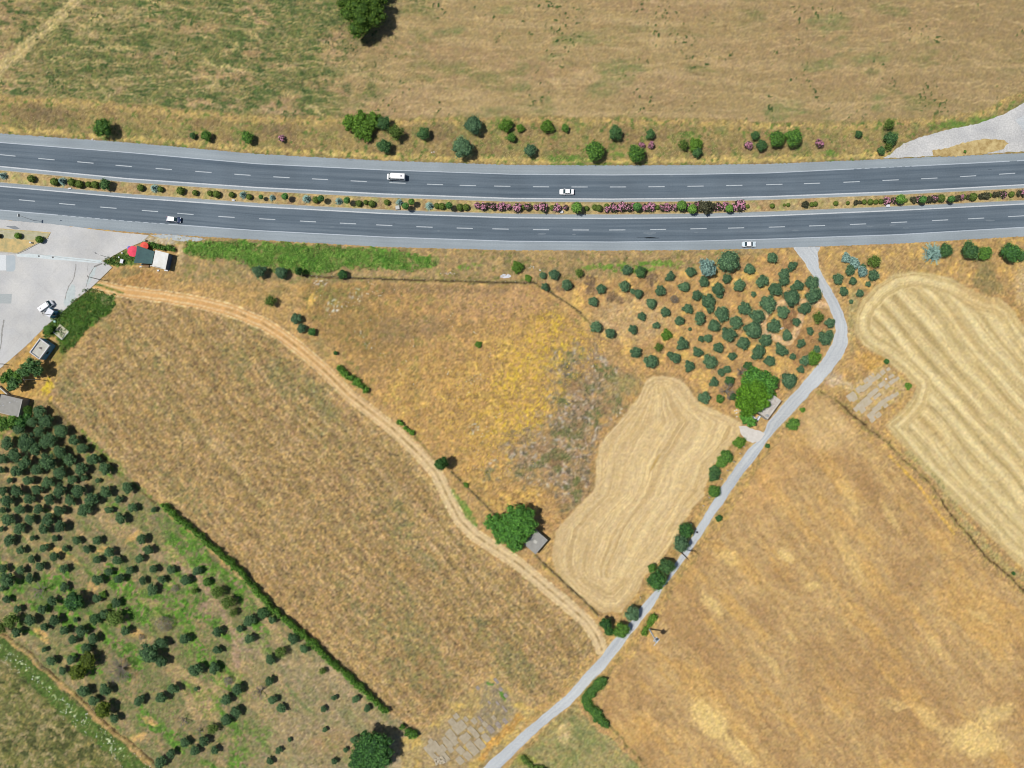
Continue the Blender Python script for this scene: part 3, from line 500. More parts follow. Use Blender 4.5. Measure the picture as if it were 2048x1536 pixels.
def paved(name, c1, c2, streak=True, patch=None, joints=None, bump=0.15, fine=0.10):
    """pavement with wear along its length (uv: x along in m, y across in m)"""
    m = bpy.data.materials.new(name); m.use_nodes = True; nt = m.node_tree; b = nt.nodes['Principled BSDF']; b.inputs['Roughness'].default_value = 0.9; b.inputs['Specular IOR Level'].default_value = 0.25
    N = nt.nodes.new; Lk = nt.links.new
    uv = N('ShaderNodeUVMap'); mp = N('ShaderNodeMapping'); Lk(uv.outputs[0], mp.inputs[0]); mp.inputs['Scale'].default_value = (0.02, 0.9, 1) if streak else (0.16, 0.16, 1)
    n1 = N('ShaderNodeTexNoise'); n1.inputs['Scale'].default_value = 1; n1.inputs['Detail'].default_value = 5; n1.inputs['Roughness'].default_value = 0.6; Lk(mp.outputs[0], n1.inputs['Vector'])
    r1 = N('ShaderNodeMapRange'); r1.inputs[1].default_value = 0.32; r1.inputs[2].default_value = 0.68; Lk(n1.outputs['Fac'], r1.inputs[0])
    x = N('ShaderNodeMix'); x.data_type = 'RGBA'; x.inputs[6].default_value = tuple(c1[:3])+(1,); x.inputs[7].default_value = tuple(c2[:3])+(1,); Lk(r1.outputs[0], x.inputs[0])
    out = x.outputs[2]
    g = N('ShaderNodeNewGeometry')
    def mulnoise(out, scale, lo, hi, det=4, a=0.35, bb=0.65):
        n = N('ShaderNodeTexNoise'); n.inputs['Scale'].default_value = scale; n.inputs['Detail'].default_value = det; Lk(g.outputs['Position'], n.inputs['Vector'])
        r = N('ShaderNodeMapRange'); r.inputs[1].default_value = a; r.inputs[2].default_value = bb; r.inputs[3].default_value = lo; r.inputs[4].default_value = hi; Lk(n.outputs['Fac'], r.inputs[0])
        y = N('ShaderNodeMix'); y.data_type = 'RGBA'; y.blend_type = 'MULTIPLY'; y.inputs[0].default_value = 1; Lk(out, y.inputs[6]); Lk(r.outputs[0], y.inputs[7]); return y.outputs[2]
    out = mulnoise(out, 0.09, 0.93, 1.06); out = mulnoise(out, 2.2, 1-fine, 1+fine, 6)
    if patch: out = mulnoise(out, 0.35, 1.0, patch, 5, 0.58, 0.66); out = mulnoise(out, 0.05, 0.93, 1.03, 3)
    if joints:
        br = N('ShaderNodeTexBrick'); br.offset = 0.0; br.inputs['Scale'].default_value = 1; br.inputs['Brick Width'].default_value = joints; br.inputs['Row Height'].default_value = joints; br.inputs['Mortar Size'].default_value = 0.03
        mp2 = N('ShaderNodeMapping'); mp2.inputs['Rotation'].default_value = (0, 0, math.radians(41)); Lk(g.outputs['Position'], mp2.inputs[0]); Lk(mp2.outputs[0], br.inputs['Vector'])
        r = N('ShaderNodeMapRange'); r.inputs[3].default_value = 1.0; r.inputs[4].default_value = 0.86; Lk(br.outputs['Fac'], r.inputs[0])
        y = N('ShaderNodeMix'); y.data_type = 'RGBA'; y.blend_type = 'MULTIPLY'; y.inputs[0].default_value = 1; Lk(out, y.inputs[6]); Lk(r.outputs[0], y.inputs[7]); out = y.outputs[2]
    Lk(out, b.inputs['Base Color'])
    n2 = N('ShaderNodeTexNoise'); n2.inputs['Scale'].default_value = 9; n2.inputs['Detail'].default_value = 3; Lk(g.outputs['Position'], n2.inputs['Vector'])
    bp = N('ShaderNodeBump'); bp.inputs['Strength'].default_value = bump; bp.inputs['Distance'].default_value = 0.02; Lk(n2.outputs['Fac'], bp.inputs['Height']); Lk(bp.outputs[0], b.inputs['Normal'])
    return m
# ground: colour map of soils and plants, broken up by fine procedural straw
def groundmat():
    m = bpy.data.materials.new('dry_soil_and_grass'); m.use_nodes = True; nt = m.node_tree; b = nt.nodes['Principled BSDF']; b.inputs['Roughness'].default_value = 1.0; b.inputs['Specular IOR Level'].default_value = 0.08
    N = nt.nodes.new; Lk = nt.links.new
    a = N('ShaderNodeAttribute'); a.attribute_name = 'Col'; g = N('ShaderNodeNewGeometry')
    n = N('ShaderNodeTexNoise'); n.inputs['Scale'].default_value = 3.2; n.inputs['Detail'].default_value = 4; n.inputs['Roughness'].default_value = 0.8; n.inputs['Distortion'].default_value = 1.5; Lk(g.outputs['Position'], n.inputs['Vector'])
    r = N('ShaderNodeMapRange'); r.inputs[1].default_value = 0.3; r.inputs[2].default_value = 0.7; r.inputs[3].default_value = 0.80; r.inputs[4].default_value = 1.20; Lk(n.outputs['Fac'], r.inputs[0])
    y = N('ShaderNodeMix'); y.data_type = 'RGBA'; y.blend_type = 'MULTIPLY'; y.inputs[0].default_value = 1; Lk(a.outputs['Color'], y.inputs[6]); Lk(r.outputs[0], y.inputs[7]); Lk(y.outputs[2], b.inputs['Base Color'])
    bp = N('ShaderNodeBump'); bp.inputs['Strength'].default_value = 0.6; bp.inputs['Distance'].default_value = 0.12; Lk(n.outputs['Fac'], bp.inputs['Height']); Lk(bp.outputs[0], b.inputs['Normal'])
    return m
GM = groundmat()
# ------------------------------------------------------------------ ground sheet
def build_ground():
    st = 0.31; nx = int(372/st)+1; ny = int(286/st)+1
    xs = (np.arange(nx)-(nx-1)/2)*st; ys = (np.arange(ny)-(ny-1)/2)*st
    X, Y = np.meshgrid(xs, ys); px = X/S+1024; py = 768-Y/S
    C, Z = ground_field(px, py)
    e = np.minimum.reduce([X-xs[0], xs[-1]-X, Y-ys[0], ys[-1]-Y]); Z = Z*sm(e, 0, 4)
    A = np.concatenate([lin_np(C)/KEXP, np.ones(C.shape[:2]+(1,))], -1)
    idx = np.arange(nx*ny).reshape(ny, nx)
    F = np.stack([idx[:-1, :-1], idx[:-1, 1:], idx[1:, 1:], idx[1:, :-1]], -1).reshape(-1, 4)
    cx = (px[:-1, :-1]+px[1:, 1:])/2; cy = (py[:-1, :-1]+py[1:, 1:])/2
    lab = np.zeros(cx.shape, np.int8)
    vt = np.interp(cx, [-300, 0, 150, 330, 560, 700, 1024, 1300, 1450, 1560, 1750, 1850, 1950, 2048, 2350], [150, 190, 198, 216, 234, 238, 234, 236, 240, 246, 243, 234, 226, 182, 30])
    lab[cy < vt] = 1
    lab[(cy > UM(cx)) & (cy < LM(cx))] = 2
    lab[(cy >= vt) & (cy < UT(cx))] = 3
    for k, P in ((4, P_FALLOW), (5, P_WEST), (6, P_STRIP), (7, P_EAST), (8, P_WHEAT), (9, P_SOUTH), (10, P_CORNER)): lab[sdf(cx, cy, P, 5) < 0] = k
    lab[pld(cx, cy, TRACK, 20) < 13] = 11
    lab = lab.ravel(); V = np.stack([X, Y, Z], -1).reshape(-1, 3); A = A.reshape(-1, 4)
    names = ['ground', 'field', 'median', 'verge', 'field', 'field', 'field', 'field', 'field', 'field', 'field', 'dirt_track']
    for k in range(12):
        f = F[lab == k]
        if not len(f): continue
        u, inv = np.unique(f, return_inverse=True)
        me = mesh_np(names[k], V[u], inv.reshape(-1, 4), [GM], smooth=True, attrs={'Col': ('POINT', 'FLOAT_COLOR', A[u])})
        struct(link(names[k], me))
    # the land beyond
    mo = mat('distant_dry_land', alb(182, 150, 104), 1.0, 0.05, noise=(0.02, alb(140, 132, 84), 0.8), bump=0.3)
    R = 6000; a, b, c_, d = xs[0], xs[-1], ys[0], ys[-1]; m = MB()
    for (x0, y0, x1, y1) in ((-R, -R, R, c_), (-R, d, R, R), (-R, c_, a, d), (b, c_, R, d)):
        m.add([(x0, y0, -.04), (x1, y0, -.04), (x1, y1, -.04), (x0, y1, -.04)], [(0, 1, 2, 3)])
    struct(m.build('terrain', mo))
def lin_np(C): return np.where(C <= 0.04045, C/12.92, ((C+0.055)/1.055)**2.4)
build_ground()
# ------------------------------------------------------------------ highway, lane, yard
M_ASPH = paved('asphalt_carriageway', alb(86, 100, 112), alb(114, 126, 136), fine=0.06)
M_SHLD = paved('asphalt_shoulder', alb(144, 155, 162), alb(160, 169, 174), fine=0.05)
M_LANE = paved('pale_lane_surface', alb(206, 208, 207), alb(176, 182, 187), fine=0.09)
M_CONC = paved('yard_concrete', alb(208, 206, 202), alb(196, 196, 196), streak=False, joints=5.2, fine=0.05, patch=0.94)
M_GRAV = paved('white_gravel', alb(212, 210, 206), alb(186, 186, 186), streak=False, fine=0.14, bump=0.6)
M_PAINT = mat('road_paint', alb(225, 228, 230), 0.7, noise=(1.5, alb(178, 184, 190), 1.0))
M_PAINT2 = mat('worn_road_paint', alb(200, 208, 216), 0.7, noise=(1.5, alb(168, 178, 188), 1.0))
M_DASH = mat('worn_dash_paint', alb(206, 212, 216), 0.7, noise=(1.5, alb(160, 170, 178), 1.0))
M_KERB = mat('kerb_stone', alb(206, 200, 186), 0.9, noise=(1.2, alb(170, 160, 140), 0.9))
def uvset(me, V, uvs):
    uvl = me.uv_layers.new(name='UVMap'); li = np.empty(len(me.loops), np.int32); me.loops.foreach_get('vertex_index', li)
    uvl.data.foreach_set('uv', np.asarray(uvs, np.float32)[li].ravel())
def ribbon(name, top, bot, x0, x1, z, m, n_across=6, step=4.0, jt=0, jb=0, parent=None):
    xs = np.arange(x0, x1+step/2, step); V = []; U = []; k = n_across+1
    for i, x in enumerate(xs):
        a = float(top(x))+(rnd.uniform(-jt, jt) if jt else 0); b = float(bot(x))+(rnd.uniform(-jb, jb) if jb else 0)
        for j in range(k):
            y = a+(b-a)*j/n_across; V.append(((x-1024)*S, (768-y)*S, z)); U.append(((x-x0)*S, (y-float(UT(x)))*S))
    F = [(i*k+j, i*k+j+1, (i+1)*k+j+1, (i+1)*k+j) for i in range(len(xs)-1) for j in range(n_across)]
    me = mesh_np(name, V, F, [m]); uvset(me, V, U); return link(name, me, parent)
def off(f, d): return lambda x: f(x)+d
for (nm, t, b, o1, i1, jt, jb) in (('highway', UT, UM, UO, UI, .9, 0), ('highway', LM, LB, LO, LI, 0, .9)):
    struct(ribbon(nm, t, b, -300, 2350, 0.0, M_SHLD, 8, 2.0, jt, jb))
struct(ribbon('carriageway', off(UO, 0.2), off(UI, 0.3), -300, 2350, 0.006, M_ASPH, 8))
struct(ribbon('carriageway', off(LI, -0.3), off(LO, -0.2), -300, 2350, 0.006, M_ASPH, 8))
# markings
def line(f, x0, x1, w, m, z=0.012): return ribbon('road_marking', off(f, -w/2), off(f, w/2), x0, x1, z, m, 1, 4.0 if x1-x0 > 20 else (x1-x0)/3)
for f, w, m, spans in ((UI, 2.3, M_PAINT, [(-300, 2350)]), (LI, 2.3, M_PAINT, [(-300, 2350)]), (UO, 1.6, M_PAINT2, [(-300, 1708), (1823, 2018), (2034, 2350)]), (LO, 1.6, M_PAINT2, [(-300, 115), (337, 2350)])):
    for a, b in spans: struct(line(f, a, b, w, m))
DU = [(15, 310.7), (93, 318.5), (171, 325), (247.5, 332), (327.5, 338), (407, 344), (485, 349.5), (563, 354.7), (640, 358.5), (717.5, 362.5), (795, 366), (870, 369), (935.5, 371), (1004.5, 372.5), (1082, 373.7), (1159, 374), (1236, 374), (1313, 373.5), (1391, 372.5), (1468.5, 371), (1548.5, 369), (1624, 367), (1703, 364), (1781, 360.3), (1858.5, 357), (1936, 352.5), (2014, 347.5)]
DL = [(54, 401), (134.5, 408.5), (217, 415.5), (300, 422), (371, 428), (453, 434), (534.5, 438.3), (616, 443), (696, 447), (768.5, 450.5), (849, 454), (929.5, 456.5), (1001, 458), (1082, 459.5), (1161.5, 460), (1234.5, 460), (1316, 459), (1397, 457.5), (1472, 456), (1553.5, 454), (1634, 451.5), (1716, 448.5), (1798, 444.7), (1880, 440.5), (1952, 437), (2032, 432.5)]
for D in (DU, DL):
    xs_ = [-300]+[p[0] for p in D]+[2350]; sl0 = (D[1][1]-D[0][1])/(D[1][0]-D[0][0]); sl1 = (D[-1][1]-D[-2][1])/(D[-1][0]-D[-2][0])
    ys_ = [D[0][1]+sl0*(-300-D[0][0])]+[p[1] for p in D]+[D[-1][1]+sl1*(2350-D[-1][0])]
    f = lambda t, a=xs_, b=ys_: np.interp(t, a, b)
    ext = [D[0][0]-79*k for k in (3, 2, 1)]+[p[0] for p in D]+[D[-1][0]+79*k for k in (1, 2, 3)]
    m = MB()
    for cx in ext:
        hl = 16.2; w = 0.85; a = W(cx-hl, float(f(cx-hl))); b = W(cx+hl, float(f(cx+hl))); d = (b-a).normalized(); nrm = Vector((-d.y, d.x, 0))*w*S
        m.add([tuple(a-nrm+Vector((0, 0, .012))), tuple(b-nrm+Vector((0, 0, .012))), tuple(b+nrm+Vector((0, 0, .012))), tuple(a+nrm+Vector((0, 0, .012)))], [(0, 1, 2, 3)])
    struct(m.build('road_marking', M_DASH))
m = MB()
for f, x0, x1 in ((LO, 125, 335), (UO, 1713, 1822)):
    x = x0
    while x < x1-8:
        a = W(x, float(f(x)), .012); b = W(x+10, float(f(x+10)), .012); n_ = Vector((0, 0.55*S, 0)); m.add([a-n_, b-n_, b+n_, a+n_], [(0, 1, 2, 3)]); x += 16.2
struct(m.build('road_marking', M_PAINT2))
# kerbs of the median
def kerb(f, x0, x1, w=1.1, h=0.13, name='kerb'):
    m = MB(); xs = np.arange(x0, x1+1, 8.0)
    for a, b in zip(xs[:-1], xs[1:]):
        p, q = W(a, float(f(a))), W(b, float(f(b))); nn = Vector((0, w*S/2, 0))
        m.add([p-nn+Vector((0, 0, -.05)), q-nn+Vector((0, 0, -.05)), q+nn+Vector((0, 0, -.05)), p+nn+Vector((0, 0, -.05)), p-nn+Vector((0, 0, h)), q-nn+Vector((0, 0, h)), q+nn+Vector((0, 0, h)), p+nn+Vector((0, 0, h))], [(4, 5, 6, 7), (0, 1, 5, 4), (2, 3, 7, 6)])
    return struct(m.build(name, M_KERB))
kerb(off(UM, 0.2), -300, 2350); kerb(off(LM, -0.2), -300, 2350)
# polygon sheets
def sheet(name, pts, z, m, jit=0.0, dens=None, thick=None):
    P = [tuple(p) for p in pts]
    if dens:
        Q = []
        for i in range(len(P)):
            a, b = P[i], P[(i+1) % len(P)]; L_ = math.hypot(b[0]-a[0], b[1]-a[1]); n = max(1, int(L_/dens))
            for k in range(n): Q.append((a[0]+(b[0]-a[0])*k/n+rnd.uniform(-jit, jit), a[1]+(b[1]-a[1])*k/n+rnd.uniform(-jit, jit)))
        P = Q
    from mathutils.geometry import tessellate_polygon
    v = [W(p[0], p[1], z) for p in P]; tri = tessellate_polygon([v])
    F = []
    for t in tri:
        a, b, c = (v[i] for i in t); F.append(tuple(t) if (b-a).cross(c-a).z > 0 else (t[0], t[2], t[1]))
    if thick:
        mb = MB(); mb.add(v, F); n = len(v); mb.add(v+[Vector((p.x, p.y, z-thick)) for p in v], [(i, (i+1) % n, n+(i+1) % n, n+i) for i in range(n)])
        me = mb.mesh(name, m); V = mb.v
    else: me = mesh_np(name, v, F, [m]); V = v
    uvset(me, V, [(p[0], p[1]) for p in V]); return link(name, me)
def resamp(P, n):
    d = [0]
    for a, b in zip(P[:-1], P[1:]): d.append(d[-1]+math.hypot(b[0]-a[0], b[1]-a[1]))
    t = np.linspace(0, d[-1], n); return list(zip(np.interp(t, d, [p[0] for p in P]), np.interp(t, d, [p[1] for p in P])))
A_, B_ = resamp(LANE_L, 420), resamp(LANE_R, 420); V = []; U = []; kk = 9
_r = np.random.default_rng(3); _ja = np.convolve(_r.normal(0, 1, 420), np.ones(5)/2.2, 'same')+_r.normal(0, .35, 420); _jb = np.convolve(_r.normal(0, 1, 420), np.ones(5)/2.2, 'same')+_r.normal(0, .35, 420)
for i, (a, b) in enumerate(zip(A_, B_)):
    ja, jb = (float(_ja[i])*.8, float(_jb[i])*.8) if 3 < i else (0, 0); dx, dy = b[0]-a[0], b[1]-a[1]; L_ = math.hypot(dx, dy)
    a = (a[0]+dx/L_*ja, a[1]+dy/L_*ja); b = (b[0]+dx/L_*jb, b[1]+dy/L_*jb)
    for j in range(kk):
        t = j/(kk-1); V.append(W(a[0]+(b[0]-a[0])*t, a[1]+(b[1]-a[1])*t, 0.010)); U.append((i*0.5, L_*t*S))
F = [(i*kk+j, (i+1)*kk+j, (i+1)*kk+j+1, i*kk+j+1) for i in range(419) for j in range(kk-1)]
me = mesh_np('lane', V, F, [M_LANE]); uvset(me, V, U); struct(link('lane', me))
struct(sheet('paving', APRON, 0.016, mat('white_concrete_apron', alb(226, 220, 212), 0.9, noise=(1.0, alb(204, 196, 186), 0.8)), 0.7, 4))
struct(sheet('yard', LOT, 0.012, M_CONC, 0.6, 6))
struct(sheet('gravel_track', RAMP, 0.009, M_GRAV, 1.0, 5))
struct(sheet('paving', [(2030, 240), (2060, 225), (2350, 60), (2350, 150), (2048, 262)], 0.014, M_LANE))
M_ISL = bpy.data.materials['dry_soil_and_grass']
def island(P, h, jit, kc, name):
    m = mat('island_soil_'+name, kc[0], 1.0, 0.1, noise=(0.5, kc[1], 0.5), bump=0.8)
    struct(sheet(name, P, h, m, jit, 4, thick=h+0.03))
island(RAMP_ISLE, 0.08, 1.2, (alb(214, 192, 138), alb(168, 142, 92)), 'grass_island')
island(ISLE, 0.12, 0.3, (alb(220, 190, 132), alb(176, 166, 122)), 'grass_island')
struct(sheet('grass_island', [(-60, 455), (0, 459), (55, 463), (100, 467), (94, 476), (60, 480), (0, 476), (-60, 472)], 0.126, mat('greyish_turf', alb(172, 168, 132), 1, .1, noise=(0.7, alb(196, 190, 160), .6), bump=.6), 0.8, 5))
def strip(name, pts, w, z0, z1, m, kind=True):
    mb = MB()
    for a, b in zip(pts[:-1], pts[1:]):
        p, q = W(*a), W(*b); d = (q-p).normalized(); n_ = Vector((-d.y, d.x, 0))*w/2
        mb.prism([(p-n_)[:2], (q-n_)[:2], (q+n_)[:2], (p+n_)[:2]], z0, z1)
    o = mb.build(name, m); return struct(o) if kind else o
strip('kerb', [(-60, 458), (0, 463), (45, 468), (89, 473)], 0.12, 0.02, 0.19, M_KERB)
strip('kerb', [(-60, 500), (0, 504.5), (35, 507.5), (51, 500.5), (97, 476)], 0.16, 0.0, 0.20, M_KERB)
strip('kerb', [(203, 522.5), (220, 515.5), (250, 498.5), (285, 483.5)], 0.16, -0.02, 0.15, M_KERB)
strip('kerb', [(216, 527.5), (224.5, 535), (200.5, 558.5), (180.5, 577.5), (150.5, 600.5), (107.5, 640.5)], 0.14, -0.03, 0.14, M_KERB)
M_PALE = mat('pale_cement_strip', alb(222, 228, 228), 0.9, noise=(0.8, alb(196, 208, 210), 0.8))
struct(sheet('paving', [(32, 508), (60, 507), (205, 520.5), (203, 527), (60, 515), (34, 513)], 0.017, M_PALE, 0.4, 6))
struct(sheet('paving', [(-60, 508), (12, 510), (12, 541), (-60, 541)], 0.017, mat('white_patch', alb(226, 230, 232), .9), 0.2, 5))
struct(sheet('paving', [(12.5, 511), (28, 510), (31, 514), (31, 538), (27, 543), (13, 543)], 0.017, mat('grey_patch', alb(176, 186, 192), .9, noise=(.5, alb(186, 194, 198), .6)), 0.2, 5))
struct(sheet('paving', [(-60, 588), (24, 588), (23, 607), (-60, 607)], 0.017, mat('grey_patch_two', alb(180, 186, 186), .9), 0.2, 5))
M_CRK = mat('crushed_pale_cement', alb(206, 216, 214), 0.95, noise=(1.2, alb(176, 184, 184), 1.0), bump=.5)
struct(sheet('paving', [(146, 568), (151, 572), (151, 592), (146, 603), (132, 614), (128, 606), (132, 588), (137, 576)], 0.017, M_CRK, 1.0, 3))
struct(sheet('paving', [(184, 536), (193, 533), (190, 548), (182, 562), (172, 574), (174, 560), (180, 548)], 0.017, M_CRK, 1.0, 3))
M_DRK = mat('tar_crack', alb(138, 136, 132), 0.95, noise=(2, alb(170, 168, 164), 1))
for pts, w in (([(152, 528), (150, 548), (146, 560), (138, 572), (133, 585), (130, 600)], .28), ([(189, 533), (180, 548), (176, 560), (172, 574)], .22), ([(205, 527), (196, 530), (189, 534)], .5), ([(176, 527), (175, 542)], .1), ([(8, 640), (5, 660), (2, 690), (-6, 720)], .5), ([(60, 507), (203, 525)], .08)):
    mb = MB(); pp = resamp(pts, max(4, len(pts)*4)); pp = [(a+rnd.uniform(-1, 1)*.6, b+rnd.uniform(-1, 1)*.6) for a, b in pp]
    for a, b in zip(pp[:-1], pp[1:]):
        p, q = W(*a, .021), W(*b, .021); d = (q-p).normalized(); n_ = Vector((-d.y, d.x, 0))*w/2*rnd.uniform(.5, 1.3); mb.add([p-n_, q-n_, q+n_, p+n_], [(0, 1, 2, 3)])
    struct(mb.build('crack', M_DRK))
# broken shoulder edge by the kiosk
struct(sheet('paving', [(300, 470), (330, 469), (400, 476), (412, 479), (380, 484), (350, 481), (320, 476)], 0.014, mat('broken_asphalt', alb(150, 152, 150), .95, noise=(1.0, alb(206, 214, 216), 1.0), bump=.8), 1.3, 3))
M_STAIN = mat('dark_tarmac_stain', alb(122, 126, 132), .9, noise=(1, alb(150, 156, 160), 1))
struct(sheet('paving', [(10, 452), (30, 452), (41, 458), (30, 459)], 0.02, M_STAIN, .5, 3))
mb = MB()
for x, y in ((78, 512.3), (106, 514.8)): mb.lathe(W(x, y, 0.018), [(0.27, 0), (0.25, 0.03), (0.03, 0.035)], 14)
struct(mb.build('manhole_cover', mat('cast_iron', (0.03, 0.03, 0.035), .6)))
mb = MB(); mb.lathe(W(1394.5, 1064.5, 0.01), [(0.32, 0), (0.3, 0.03), (0.03, 0.035)], 14); struct(mb.build('manhole_cover', bpy.data.materials['cast_iron']))
# old slab floors
M_SLAB = mat('weathered_slab', alb(192, 180, 156), 0.95, noise=(0.8, alb(158, 144, 118), 1.0), bump=.4)
M_SLAB2 = mat('pale_slab', alb(200, 190, 174), 0.95, noise=(0.8, alb(182, 166, 130), 1.0), bump=.4)
def slabs(L_, sc, ox, oy, ang, m):
    mb = MB()
    for (x, y, a, b) in L_:
        c = W(ox+x/sc, oy+y/sc); th = math.radians(ang)+rnd.uniform(-.05, .05); P = []
        for (u, v) in ((-1, -1), (0, -1.03), (1, -1), (1.02, 0), (1, 1), (0, 1.02), (-1, 1), (-1.02, 0)):
            u = u*a/sc*S*rnd.uniform(.88, 1.06); v = v*b/sc*S*rnd.uniform(.88, 1.06); P.append((c.x+u*math.cos(th)-v*math.sin(th), c.y+u*math.sin(th)+v*math.cos(th)))
        mb.prism(P, -0.1, 0.08+rnd.uniform(0, .10))
    return struct(mb.build('paving', m))
slabs([(310, 1330, 85, 60), (425, 1300, 110, 55), (550, 1450, 85, 55), (650, 1110, 100, 60), (745, 1010, 80, 58), (665, 900, 60, 50), (730, 805, 45, 40), (820, 940, 85, 50), (845, 1165, 70, 50), (605, 1235, 80, 50), (800, 1340, 65, 55), (910, 1425, 70, 50), (790, 1500, 65, 50), (985, 1310, 120, 62), (1100, 1240, 90, 58), (1200, 1140, 75, 48), (460, 1500, 50, 30), (560, 1180, 60, 40)], 7.877, 820, 1330, -49, M_SLAB)
slabs([(1270, 1010, 70, 42), (1390, 940, 55, 35), (1500, 880, 50, 30), (1510, 480, 34, 30), (1430, 380, 34, 28), (1360, 250, 50, 24), (1070, 360, 34, 28), (1110, 850, 60, 18), (1380, 600, 40, 18), (1490, 690, 60, 16), (1250, 590, 30, 20)], 7.877, 820, 1330, -49, mat('lichened_slab', alb(176, 164, 152), .95, noise=(1.5, alb(132, 120, 108), 1), bump=.5))
slabs([(700, 770, 85, 52), (800, 700, 60, 40), (860, 620, 95, 42), (985, 540, 52, 45), (1080, 460, 50, 45), (1190, 395, 40, 32), (740, 620, 60, 36), (850, 530, 60, 30), (600, 800, 80, 60), (440, 950, 90, 75), (500, 1010, 60, 30), (850, 900, 90, 50), (930, 830, 60, 40), (1060, 700, 85, 45), (1165, 745, 50, 40), (1270, 650, 70, 42), (1370, 590, 50, 30), (1250, 540, 60, 30), (960, 940, 90, 32), (740, 1060, 100, 80), (620, 1120, 90, 50), (560, 1190, 80, 50), (660, 1220, 60, 60), (950, 1200, 90, 60), (1060, 1090, 70, 50), (1150, 1020, 70, 42), (1250, 960, 70, 40), (1350, 910, 60, 34), (840, 1330, 80, 60), (870, 1430, 60, 40), (1140, 1140, 50, 34), (980, 1330, 60, 50)], 10.24, 1660, 700, 38, M_SLAB2)

M_WORN = mat('worn_pale_scuff', alb(128, 138, 146), .9, noise=(1.6, alb(104, 117, 127), 1.0))
for x, y, w, h in ((1084, 468, 12, 2.5), (1148, 469, 4, 1.6), (1301, 466, 14, 4), (1393, 465, 5, 1.5), (1590, 461, 8, 2), (1786, 450, 8, 2), (1740, 453, 7, 2), (1980, 441, 12, 2), (664, 454, 7, 1.5), (877, 462, 3, 2), (1343, 352, 4, 2), (703, 320, 9, 1), (190, 320, 8, 1.2), (1812, 456, 8, 1.6), (1528, 461, 6, 2)):
    struct(sheet('worn_patch', [(x+w*math.cos(t)*rnd.uniform(.6, 1.1), y+h*math.sin(t)*rnd.uniform(.5, 1.1)) for t in [6.283*i/11 for i in range(11)]], 0.0085, M_WORN))
M_OIL = mat('dark_oil_stain', alb(70, 82, 92), .85, noise=(1.2, alb(92, 105, 116), 1.0))
for x, y, w, h in ((788, 448, 4, 1.2), (1304, 484-8, 20, 2), (1290, 475, 22, 1.5), (1980, 339, 5, 1), (122, 443-2, 3, 1.2)):
    struct(sheet('oil_stain', [(x+w*math.cos(t)*rnd.uniform(.6, 1.1), y+h*math.sin(t)*rnd.uniform(.5, 1.1)) for t in [6.283*i/11 for i in range(11)]], 0.0088, M_OIL))
slabs([(380, 1440, 60, 40), (640, 1330, 45, 40), (900, 1120, 60, 45), (960, 1010, 55, 42), (1040, 1090, 60, 44), (1120, 1010, 40, 40), (700, 1200, 60, 45), (1010, 880, 50, 40), (880, 850, 40, 30), (1180, 930, 46, 34), (1320, 830, 40, 28), (520, 1310, 60, 46), (340, 1220, 60, 40)], 7.877, 820, 1330, -49, M_SLAB)
# ------------------------------------------------------------------ plants
def _norm(v): return v/np.maximum(np.linalg.norm(v, axis=1, keepdims=True), 1e-6)
def leafquads(c, n, size, asp, rng, spread=0.8, along=None):
    """quads centred on c, facing roughly n"""
    N_ = len(c); n = _norm(n+rng.normal(0, spread, (N_, 3)))
    a = along if along is not None else rng.normal(0, 1, (N_, 3)); a = a-n*(a*n).sum(1, keepdims=True); a = _norm(a); b = np.cross(n, a)
    sz = (size*rng.uniform(0.65, 1.3, N_))[:, None]; a = a*sz*0.5; b = b*sz*0.5*asp
    v = np.stack([c-a*1.0, c+b-a*0.1, c+a*1.15, c-b-a*0.1], 1).reshape(-1, 3); f = np.arange(N_*4).reshape(-1, 4); return v, f
def ball(c, r, rz, nu=8, nv=5):
    V = []; 
    for j in range(nv+1):
        t = math.pi*(0.04+0.92*j/nv)
        for i in range(nu): p = 2*math.pi*i/nu; V.append((c[0]+r*math.sin(t)*math.cos(p), c[1]+r*math.sin(t)*math.sin(p), c[2]+rz*math.cos(t)))
    F = [(j*nu+i, (j+1)*nu+i, (j+1)*nu+(i+1) % nu, j*nu+(i+1) % nu) for j in range(nv) for i in range(nu)]
    return np.array(V), np.array(F)
